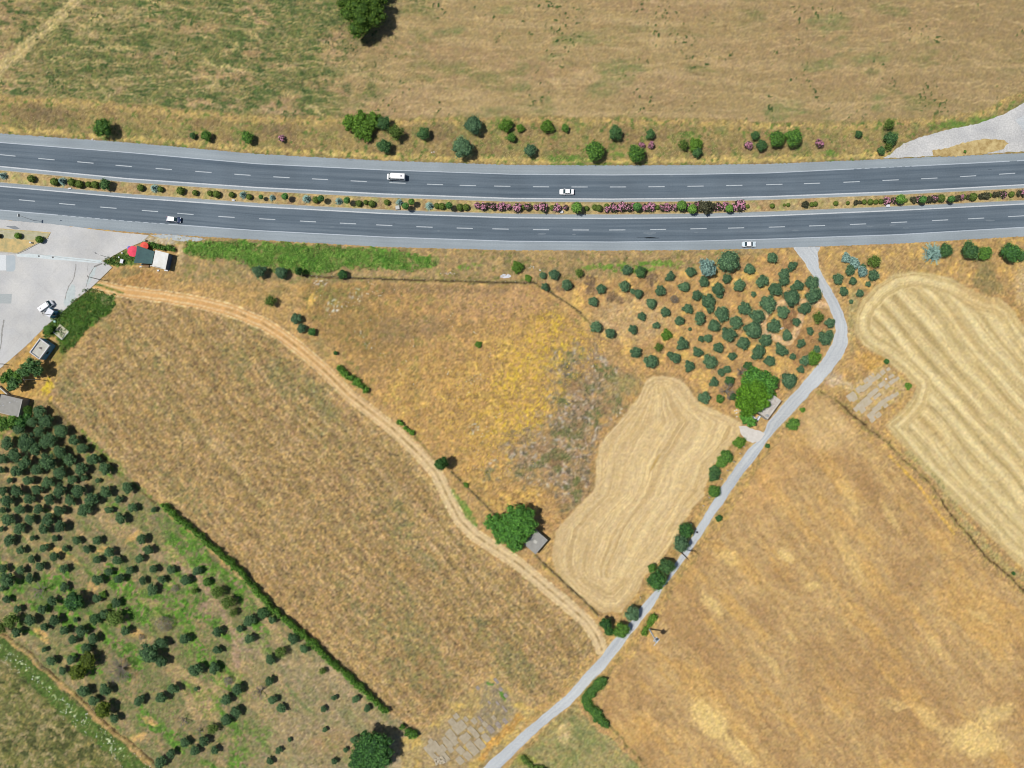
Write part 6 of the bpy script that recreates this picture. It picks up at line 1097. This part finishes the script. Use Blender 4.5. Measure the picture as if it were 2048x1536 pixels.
t, lu, lv, h = hut('hut', 'white-rimmed flat-roofed hut with pale blue walls at the yard edge', [(58.6, 704.5), (79, 719.4), (98.8, 690.6), (79.2, 676.3)], 2.9, M_BLUEW, M_ROOF, .45, M_RIM2)
m = MB(); m.box((-.1, .3, 2.9-.45+.06), (.75, .55, .12), .4); m.box((.2, .25, 2.9-.45+.16), (.35, .4, .1), .4); m.build('roof_vent', mat('rusty_grey_metal', (.12, .10, .10), .7), t)
t, lu, lv, h = hut('house', 'grey flat-roofed house at the left photo edge above the olives', [(-14, 816), (28, 833), (54.5, 800), (11, 797)], 3.1, M_ROOF2, M_ROOF2, 0, None)
m = MB(); m.box((0, -lv/2+.06, 3.13), (lu, .12, .12)); m.box((lu/2-.06, .06, 3.13), (.12, lv-.12, .12)); m.build('roof_edge', M_WALL, t)
m = MB()
for x, y, s in ((-.2, 1.0, .3), (-2.0, -.3, .28), (1.0, 1.8, .16), (1.9, 1.7, .16), (-2.4, .1, .14), (-2.9, -.6, .16)): m.box((x, y, 3.14), (s, s*.8, .12), s*9)
m.build('roof_debris', M_RIM2, t)
t = thing('shed', 'dark tumbledown shed behind the grey-roofed house, cut by the left edge', 'shed', Wp(0, 797, 1.5)*Vector((1, 1, 0)) if False else Vector((Wp(-2, 800, 2).x, Wp(-2, 800, 2).y, 0)), math.radians(-35))
m = MB(); m.box((0, 0, 1.05), (3.0, 2.4, 2.1)); m.build('wall', M_ROOF2, t); m = MB(); m.slab([(-1.7, -1.4, 2.2), (1.7, -1.4, 2.2), (1.7, 1.4, 2.45), (-1.7, 1.4, 2.45)], .08); m.build('roof', mat('dark_old_roof', alb(84, 82, 84), .95, noise=(1.5, alb(120, 116, 110), 1)), t); m = MB(); m.box((1.52, 0, .95), (.05, .8, 1.8)); m.build('door', M_DOOR, t)
m = MB(); P = [(0, 772), (9, 780), (17, 787), (22, 793)]
for a, b in zip(P[:-1], P[1:]):
    p, q = W(*a), W(*b); d = (q-p).normalized(); n_ = Vector((-d.y, d.x, 0))*.16; m.prism([(p-n_)[:2], (q-n_)[:2], (q+n_)[:2], (p+n_)[:2]], -.05, 1.0)
tag(m.build('garden_wall', M_WALL), 'short broken white wall above the grey-roofed house', 'wall')
hut('booth', 'small white-roofed booth beside the parked van at the yard edge', [(88.3, 627.2), (98.8, 634.6), (108.2, 622.5), (97.7, 615.9)], 2.5, M_BLUEW, M_RIM2, 0, None, door=(0, 1), rt=.12)
# roofless pad
c, ang, lu, lv = frame_from([(106.3, 664.8), (123.5, 679.5), (138.5, 664), (119.5, 648)], .5); c.z = 0
t = thing('raised_platform', 'cream raised platform with white edges in the green weeds', 'platform', c, ang)
m = MB(); m.box((0, 0, .2), (lu, lv, .5)); m.build('slab', mat('cream_cement', alb(226, 220, 196), .95, noise=(1.2, alb(196, 190, 164), 1)), t)
m = MB(); m.box((0, -lv/2+.07, .52), (lu, .14, .14)); m.box((lu/2-.07, .07, .52), (.14, lv-.14, .14)); m.build('edge', M_RIM2, t)
m = MB(); r_ = random.Random(4)
for i in range(14): m.box((-lu/2+.35+r_.uniform(0, 1.1), r_.uniform(-.2, 1.0), .52), (r_.uniform(.15, .5), r_.uniform(.1, .35), .2), r_.uniform(0, 3), 0)
m.box((lu/2-.7, .2, .52), (.5, .3, .14), .4); m.build('scrap', M_BLK, t)
# concrete hut under the big tree
t, lu, lv, h = hut('hut', 'small grey concrete hut half under the big dark tree by the track', [(1047.5, 1088.5), (1070.5, 1108), (1096.5, 1081), (1073.5, 1061.5)], 2.5, M_ROOF2, M_ROOF2, 0, None, rt=.16)
m = MB(); m.box((-.3, 0, 2.515), (1.1, .9, .03), .2); m.build('roof_patch', M_ROOF, t)
# ruined hut
t, lu, lv, h = hut('ruined_hut', 'ruined pale hut with a damaged roof beside the lane', [(1505, 817), (1535.5, 840), (1563.5, 801.5), (1533, 780)], 2.7, M_WALL, mat('bleached_roof', alb(222, 216, 206), .95, noise=(1.2, alb(168, 158, 150), 1), bump=.6), 0, None)
m = MB(); m.box((0, -lv/2+.05, 2.72), (lu, .1, .1)); m.box((lu/2-.05, .05, 2.72), (.1, lv-.1, .1)); m.build('roof_edge', mat('dark_roof_edge', alb(120, 108, 96), .9), t)
m = MB(); r_ = random.Random(9)
for i in range(22): m.box((r_.uniform(-lu*.1, lu*.42), r_.uniform(-lv*.42, lv*.42), 2.72+r_.uniform(0, .05)), (r_.uniform(.15, .8), r_.uniform(.05, .25), .08), r_.choice((0, 1.57))+r_.uniform(-.3, .3))
m.build('roof_rubble', mat('pale_rubble', alb(226, 224, 220), .95), t)
p = Wp(1533.7, 831.3, 2.9); m = MB(); m.lathe((p.x, p.y, 2.705), [(.42, 0), (.45, .1), (.45, .6), (.38, .7), (.12, .75)], 16); o = m.build('water_tank', mat('galvanised_tank', alb(190, 194, 196), .4, .5, .3), smooth=True); tag(o, 'round grey water tank on the ruined hut roof corner', 'tank')
m = MB()
for a, b in (((1493, 829), (1503, 833)), ((1503, 833), (1509, 838)), ((1517, 832), (1512, 840)), ((1502, 818), (1500, 828))):
    p, q = W(*a), W(*b); d = (q-p).normalized(); n_ = Vector((-d.y, d.x, 0))*.22; m.prism([(p-n_)[:2], (q-n_)[:2], (q+n_)[:2], (p+n_)[:2]], -.05, 1.5)
tag(m.build('broken_wall', M_RIM2), 'broken white wall stub between the ruined hut and the round tree', 'wall')
# ------------------------------------------------------------------ roadside kiosk
q = lambda pts, h: [Wp(200+x/12.8, 460+y/12.8, h) for x, y in pts]
def post(m, p, h, r=.05): m.tube((p.x, p.y, -.1), (p.x, p.y, h), r, r, 8)
R_ = q([(1420, 515), (1760, 600), (1665, 1010), (1335, 930)], 2.8); base = sum(R_, Vector())/4; base.z = 0
t = thing('kiosk', 'roadside shed with a white corrugated roof next to the green netting', 'shed', base)
m = MB(); ux = (R_[1]-R_[0]); uy = (R_[3]-R_[0]); n = 30
for i in range(n):      # corrugations run down the slope
    a = R_[0]+ux*(i/n)-base; b = R_[0]+ux*((i+.5)/n)-base; c = R_[0]+ux*((i+1)/n)-base; dz = Vector((0, 0, .02)); m.add([a, a+uy, b+uy+dz, b+dz, c+uy, c], [(0, 3, 2, 1), (3, 5, 4, 2)])
    m.add([a-dz, a+uy-dz, b+uy, b, c+uy-dz, c-dz], [(0, 1, 2, 3), (3, 2, 4, 5)])
m.f = [f[::-1] if False else f for f in m.f]; m.build('roof', mat('corrugated_white_sheet', alb(244, 246, 244), .5, noise=(1.0, alb(222, 218, 208), 1)), t)
c_ = [R_[i].lerp(sum(R_, Vector())/4, .06)-base for i in range(4)]; m = MB()
for i in range(4):
    a, b = c_[i], c_[(i+1) % 4]; d = (b-a).normalized(); nn = Vector((-d.y, d.x, 0))*.04; m.prism([(a-nn)[:2], (b-nn)[:2], (b+nn)[:2], (a+nn)[:2]], -.05, 2.7)
m.build('wall', mat('blue_grey_sheet_wall', alb(104, 124, 150), .6, noise=(1, alb(80, 100, 126), .8)), t)
m = MB(); a, b = c_[2], c_[3]; p = a.lerp(b, .5)+Vector((.0, -.06, 1.0)); m.box(p, (.9, .06, 1.9), math.atan2((b-a).y, (b-a).x)); m.build('door', M_DOOR, t)
N4 = q([(950, 400), (1395, 550), (1330, 870), (870, 840)], 2.5); base = sum(N4, Vector())/4; base.z = 0
t = thing('shade_canopy', 'sagging dark green shade netting between the red parasol and the shed', 'canopy', base)
V = []; nu = nv = 14
for j in range(nv+1):
    for i in range(nu+1):
        u, v = i/nu, j/nv; p = N4[0].lerp(N4[1], u).lerp(N4[3].lerp(N4[2], u), v)-base; sag = -.55*math.sin(math.pi*u)*math.sin(math.pi*v)*(1+.3*math.sin(u*9))+.06*math.sin(v*15+u*7); edge = .12*math.sin(math.pi*v)*(1 if i == 0 else 0); V.append((p.x, p.y, p.z+sag*.6-edge))
F = [(j*(nu+1)+i, (j+1)*(nu+1)+i, (j+1)*(nu+1)+i+1, j*(nu+1)+i+1) for j in range(nv) for i in range(nu)]
link('netting', mesh_np('netting', V, F, [mat('dark_green_net', alb(74, 106, 104), .8, noise=(1.6, alb(56, 84, 88), 1), bump=.4)], smooth=True), t)
for p in N4: m = MB(); post(m, p-base, 2.5); m.build('pole', M_RIM2, t)
def parasol(label, px, py, rpx, m_, h=2.5, n=8, rot=.2):
    p = Wp(px, py, h-.2); t = thing('parasol', label, 'parasol', (p.x, p.y, 0), rot); R = rpx*S; m = MB(); top = (0, 0, h); V = [top]+[(R*math.cos(2*math.pi*i/n), R*math.sin(2*math.pi*i/n), h-.55) for i in range(n)]+[(R*.97*math.cos(2*math.pi*i/n), R*.97*math.sin(2*math.pi*i/n), h-.72) for i in range(n)]
    m.add(V, [(0, 1+i, 1+(i+1) % n) for i in range(n)]+[(1+i, 1+n+i, 1+n+(i+1) % n, 1+(i+1) % n) for i in range(n)]); m.build('canopy', m_, t)
    m = MB(); m.tube((0, 0, .05), (0, 0, h+.08), .025, .02, 8); m.build('pole', M_RIM2, t); m = MB(); m.lathe((0, 0, 0), [(.28, 0), (.28, .07), (.05, .1)], 14); m.build('base', M_BLK, t); return t
parasol('large red-pink parasol at the left end of the kiosk', 264.5, 502.2, 11.2, mat('red_pink_cloth', alb(250, 86, 112), .8, noise=(1.2, alb(236, 70, 98), .6)), 2.6)
parasol('smaller orange-red parasol behind the netting by the yard kerb', 287.5, 491.5, 8.4, mat('orange_red_cloth', alb(248, 104, 86), .8, noise=(1.2, alb(232, 84, 72), .6)), 2.35, rot=.5)
parasol('small violet-blue parasol mostly hidden under the red one', 257, 495.5, 4.2, mat('violet_cloth', alb(150, 140, 214), .8), 1.9)
def table(label, px, py, a, w=1.1, d=.9, m_=M_RIM2):
    p = Wp(px, py, .74); t = thing('garden_table', label, 'table', (p.x, p.y, 0), a); m = MB(); m.box((0, 0, .72), (w, d, .04), 0, 0, .015); m.build('table_top', m_, t)
    for sx in (-1, 1):
        for sy in (-1, 1): m = MB(); m.tube((sx*(w/2-.1), sy*(d/2-.1), -.02), (sx*(w/2-.12), sy*(d/2-.12), .7), .03, .03, 7); m.build('leg', m_, t)
    return t
table('white plastic table on the grass left of the kiosk', 243.2, 522.3, math.radians(75), 1.25, .95)
def stool(label, px, py):
    p = Wp(px, py, .45); t = thing('stool', label, 'stool', (p.x, p.y, 0)); m = MB(); m.lathe((0, 0, .42), [(.2, 0), (.22, .03), (.1, .05)], 12); m.build('seat', M_RIM2, t)
    for i in range(4): a = i*math.pi/2+.4; m = MB(); m.tube((.2*math.cos(a), .2*math.sin(a), -.02), (.13*math.cos(a), .13*math.sin(a), .42), .02, .02, 6); m.build('leg', M_RIM2, t)
stool('round white stool above the white plastic table', 237.5, 514.5); stool('white stool beside the red parasol near the yard kerb', 243.9, 505.8)
p = Wp(291.5, 531, .5); t = thing('wooden_counter', 'open wooden counter frame at the lower side of the netting', 'counter', (p.x, p.y, 0), math.radians(-4)); m = MB()
for y in (-.5, .5): m.box((0, y, .85), (2.1, .1, .08))
m.build('top_rail', mat('pale_timber', alb(214, 190, 140), .8, noise=(4, alb(176, 150, 104), 1)), t)
for x in (-1, 1):
    for y in (-.5, .5): m = MB(); m.box((x, y, .4), (.09, .09, .84)); m.build('leg', M_WOOD, t)
m = MB(); m.box((0, 0, .3), (1.9, .85, .04)); m.build('shelf', M_WOOD, t)
r_ = random.Random(12)
for i, (px, py, w, d, hh, mm, nm, lab) in enumerate([(281.5, 533.5, .7, .35, .3, M_RIM2, 'box', 'white box left of the wooden counter'), (303, 531.5, .8, .22, .5, M_RIM2, 'board', 'white board leaning right of the wooden counter'), (316.5, 541, .7, .5, .4, M_RIM2, 'crate', 'white crate below the corrugated shed'), (332.5, 541, 1.2, .35, .35, M_RIM2, 'box', 'long pale box at the lower right corner of the shed'), (284, 529, .5, .4, .5, mat('navy_plastic', (.02, .06, .12), .5), 'barrel_box', 'navy plastic box under the netting edge'), (289.5, 481, .6, .5, .7, mat('greenish_metal', alb(176, 190, 176), .6), 'cabinet', 'pale greenish cabinet at the top of the kiosk by the kerb'), (61, 485, .55, .45, .9, M_RIM2, 'utility_box', 'white utility box on the yard island'), (795.2, 415.2, 1.25, 1.2, .7, mat('light_grey_cabinet', alb(206, 206, 200), .7), 'utility_cabinet', 'light grey cabinet in the median near the left group of spruces'), (1123, 424, 1.1, .7, .5, M_RIM2, 'utility_cabinet', 'white concrete box in the median below the pink oleanders'), (1776, 411.5, 1.1, .8, .5, M_RIM2, 'utility_cabinet', 'white block in the median at the right, under an oleander'), (467, 400.5, .9, .45, .4, M_RIM2, 'utility_cabinet', 'low whitish box at the lower median kerb on the left'), (140, 377, 1.0, .4, .3, M_RIM2, 'utility_cabinet', 'low pale box at the median kerb far left'), (109.5, 643, .7, .6, .5, mat('mint_plastic', alb(170, 216, 200), .6), 'box', 'mint green box at the yard corner by the weeds'), (90.5, 657, .35, .3, .3, M_RIM2, 'box', 'tiny white box at the yard edge above the hut'), (87.5, 717, .4, .3, .3, M_RIM2, 'box', 'small white box below the blue-walled hut'), (1772, 758, .45, .4, .25, M_RIM2, 'stone', 'white stone in the middle of the old slab floor')]):
    p = Wp(px, py, hh*.8); o = MB(); o.box((0, 0, hh/2-.02), (w, d, hh), 0, 0, .03); o.box((0, 0, hh+.01), (w*.92, d*.92, .05), 0, 0, .015); o = o.build(nm, mm, None, False, (p.x, p.y, 0.01 if not 370 < py < 430 else .06), r_.uniform(-.2, .2)); tag(o, lab, nm.split('_')[-1])
# rubble
def rubble(name, label, px, py, rx, ry, n, m_, seed, smax=.5):
    r_ = random.Random(seed); mb = MB(); c = W(px, py)
    for i in range(n):
        a = r_.uniform(0, 6.28); q_ = math.sqrt(r_.random()); s = r_.uniform(.1, smax); mb.box((math.cos(a)*q_*rx*S, math.sin(a)*q_*ry*S, s*.2), (s, s*r_.uniform(.4, 1), s*.6), r_.uniform(0, 3), 0, s*.12)
    return tag(mb.build(name, m_, None, False, c), label, 'rubble')
rubble('rubble_heap', 'heap of white rubble above the fence by the green weeds', 1011, 552.5, 11, 3.6, 90, M_RIM2, 1)
rubble('rubble_heap', 'few white pieces scattered left of the white rubble heap', 895, 547, 14, 2, 14, M_RIM2, 2, .35)
rubble('rubble_heap', 'pale broken slabs at the lower left slab floor end', 878, 1520, 12, 8, 40, M_SLAB2, 3, .9)
rubble('rubble_heap', 'white debris at the left foot of the ruined hut trees', 1476, 826, 9, 8, 16, M_RIM2, 4, .4)
rubble('litter', 'white litter along the road edge between verge trees', 867, 304, 6, 2, 4, M_RIM2, 5, .4)
rubble('litter', 'white litter near the left verge bush', 187, 279, 8, 2, 8, M_RIM2, 6, .3)
rubble('litter', 'white litter under the first olives by the highway', 1080, 541, 3, 2, 3, M_RIM2, 7, .6)
rubble('rubble_heap', 'small white rubble among the olives inside the sandy loop', 1564, 657, 3, 2.5, 8, M_RIM2, 8, .6)
rubble('rubble_heap', 'grey rubble under the dry bushes at the fence corner', 1063, 535, 7, 4, 14, M_ROOF, 9, .4)
# ------------------------------------------------------------------ poles, posts and fences
M_CPOLE = mat('concrete_pole', alb(196, 196, 188), .9, noise=(3, alb(168, 166, 158), 1)); M_WPOLE = mat('old_timber_pole', alb(112, 98, 86), .9, noise=(5, alb(84, 72, 62), 1)); M_STEEL = mat('galvanised_steel', (.35, .36, .37), .4, .5, .7)
def lamp(label, px, py, h, ang, head=True):
    p = W(px, py); t = thing('street_lamp', label, 'street lamp', p, ang); m = MB(); m.tube((0, 0, -.1), (0, 0, h), .08, .05, 9); m.build('pole', M_STEEL, t)
    m = MB(); m.tube((0, 0, h-.1), (.9, 0, h+.15), .035, .03, 7); m.build('arm', M_STEEL, t); m = MB(); m.box((1.1, 0, h+.14), (.55, .24, .12), 0, 0, .03); m.build('lamp_head', M_BLK if head else M_STEEL, t)
lamp('dark lamp post at the yard kerb by the kiosk grass', 219.5, 516, 5.4, 2.7)
def upole(label, px, py, h, ang, group=None):
    p = W(px, py); t = thing('utility_pole', label, 'utility pole', p, ang, group); m = MB(); m.tube((0, 0, -.2), (0, 0, h), .13, .08, 9); m.build('pole', M_CPOLE, t); m = MB(); m.box((0, 0, h-.3), (.07, 1.2, .07)); m.build('crossarm', M_WPOLE, t)
    for y in (-.5, 0, .5): m = MB(); m.lathe((0, y, h-.26), [(.04, 0), (.05, .06), (.03, .14)], 8); m.build('insulator', M_RIM2, t)
upole('utility pole in the weeds beside the parked van', 116, 632, 7.2, .4); upole('utility pole at the yard corner where the dirt track starts', 198.5, 559, 6.0, .4); upole('utility pole at the lower left yard tip near the dark trees', 6, 728, 6.0, .4); upole('utility pole below the blue-walled hut by the brown field', 77, 759, 6.5, .4)
p = W(66, 440.5); t = thing('road_sign', 'roadside sign post on the hard shoulder at the left, seen by its shadow', 'sign', p, math.radians(-5)); m = MB(); m.tube((0, 0, -.1), (0, 0, 6.2), .07, .05, 8); m.build('pole', M_STEEL, t); m = MB(); m.box((0, 0, 6.1), (.06, .9, .9), 0, 0, .01); m.build('panel', M_STEEL, t)
# tall wooden transmission pole
p = W(1355, 1097); t = thing('utility_pole', 'tall wooden pole with wide crossarms standing over the lane trees', 'utility pole', p, math.radians(40)); m = MB(); m.tube((0, 0, -.3), (0, 0, 12), .22, .15, 10); m.build('pole', M_WPOLE, t)
for k, (z, l) in enumerate(((11.6, 2.8), (10.6, 2.2))):
    m = MB(); m.box((0, 0, z), (.12, l, .12)); o = m.build('crossarm', M_WPOLE, t)
    for y in (-l/2+.1, -l/6, l/6, l/2-.1): m = MB(); m.lathe((0, y, z+.06), [(.06, 0), (.08, .1), (.05, .24)], 8); m.build('insulator', M_BLK, o)
m = MB(); m.box((.0, .0, 9.2), (.5, .7, .6), 0, 0, .05); m.build('switch_box', mat('grey_box', (.2, .2, .22), .6), t)
# transformer pole
p = W(1298.5, 1257.5); t = thing('transformer_pole', 'white concrete pole carrying a transformer at the wheat field edge', 'utility pole', p, math.radians(-42)); m = MB(); m.tube((0, 0, -.3), (0, 0, 11.3), .26, .14, 10); m.build('pole', M_RIM2, t)
for z, l in ((11.0, 2.6), (8.6, 1.7)): m = MB(); m.box((0, 0, z), (.14, l, .14)); m.build('crossarm', M_RIM2, t)
m = MB(); m.box((.55, 0, 8.0), (1.1, 1.5, .08)); m.build('platform', M_STEEL, t)
m = MB(); m.box((.6, 0, 8.55), (.7, 1.0, .9), 0, 0, .06); o = m.build('transformer', mat('transformer_grey', alb(170, 190, 200), .6), t)
m = MB()
for i in range(8): m.box((.6, -.44+i*.125, 8.5), (.9, .03, .7))
m.build('cooling_fins', M_STEEL, o)
for y in (-1.1, -.4, .4, 1.1): m = MB(); m.lathe((0, y, 11.07), [(.06, 0), (.08, .12), (.04, .28)], 8); m.build('insulator', mat('teal_insulator', (.08, .30, .30), .3) if y == -.4 else M_RIM2, t)
m = MB(); m.tube((.1, -1, 10.9), (.6, -.3, 9.0), .02, .02, 5); m.tube((.1, 1, 10.9), (.6, .3, 9.0), .02, .02, 5); m.build('cable', M_BLK, t)
# white posts along the lane
M_POST = mat('white_post', alb(232, 230, 224), .9)
PW = [(1486, 893), (1478, 906), (1466, 923), (1453, 940), (1441, 957), (1431, 976), (1417, 994), (1405, 1010), (1381, 1046), (1279.5, 1193)]
for k, (x, y) in enumerate(PW):
    m = MB(); m.box((0, 0, .85), (.14, .14, 1.9), 0, 0, .02); m.tube((0, 0, 1.75), (-.25, .1, 2.05), .06, .05, 6); o = m.build('fence_post', M_POST, None, False, W(x, y), .6)
    tag(o, f"leaning white fence post left of the lane, {ordn(k+1)} from the top", 'fence post', 'white fence posts left of the lane')
M_RUST = mat('rusty_wire', (.06, .045, .03), .8)
def fence(label, pts, step, h, m_, tilt=.0, wires=3, rp=.055):
    L_ = sum((W(*b)-W(*a)).length for a, b in zip(pts[:-1], pts[1:])); P = resamp(pts, max(3, int(L_/step)+1)); base = W(*P[0]); t = thing('fence', label, 'fence', base); r_ = random.Random(len(P)); tops = []
    for x, y in P:
        p = W(x, y)-base; q_ = Vector((p.x+r_.uniform(-.12, .12), p.y+r_.uniform(-.12, .12), h*r_.uniform(.92, 1.05))); m = MB(); m.tube((p.x, p.y, -.1), q_, rp, rp, 6); m.build('post', m_, t); tops.append((p, q_))
    m = MB()
    for (a, b), (c, d) in zip(tops[:-1], tops[1:]):
        for i in range(wires): k = .25+.72*i/max(1, wires-1); m.tube(a.lerp(b, k), c.lerp(d, k), .012, .012, 4, cap=False)
    m.build('wire', M_RUST, t); return t
fence('long wire fence with pale posts under the highway weed strip', [(604, 551), (650, 552.5), (700, 555), (760, 558), (820, 559.5), (880, 560), (960, 563), (1030, 564.5), (1072, 566)], 3.1, 1.4, M_POST)
fence('wire fence from the small round tree to the big dark tree', [(902, 942), (920, 960), (940, 980), (966, 1005), (990, 1029)], 3.2, 1.3, M_CPOLE)
fence('wire fence from the concrete hut down to the track junction', [(1074, 1113), (1102, 1140), (1125, 1162), (1150, 1185), (1170, 1202), (1197, 1230)], 3.2, 1.3, M_CPOLE)
fence('wire fence running diagonally beside the top of the right orchard', [(1078, 572), (1110, 590), (1140, 611), (1161, 624)], 3.4, 1.2, M_CPOLE)
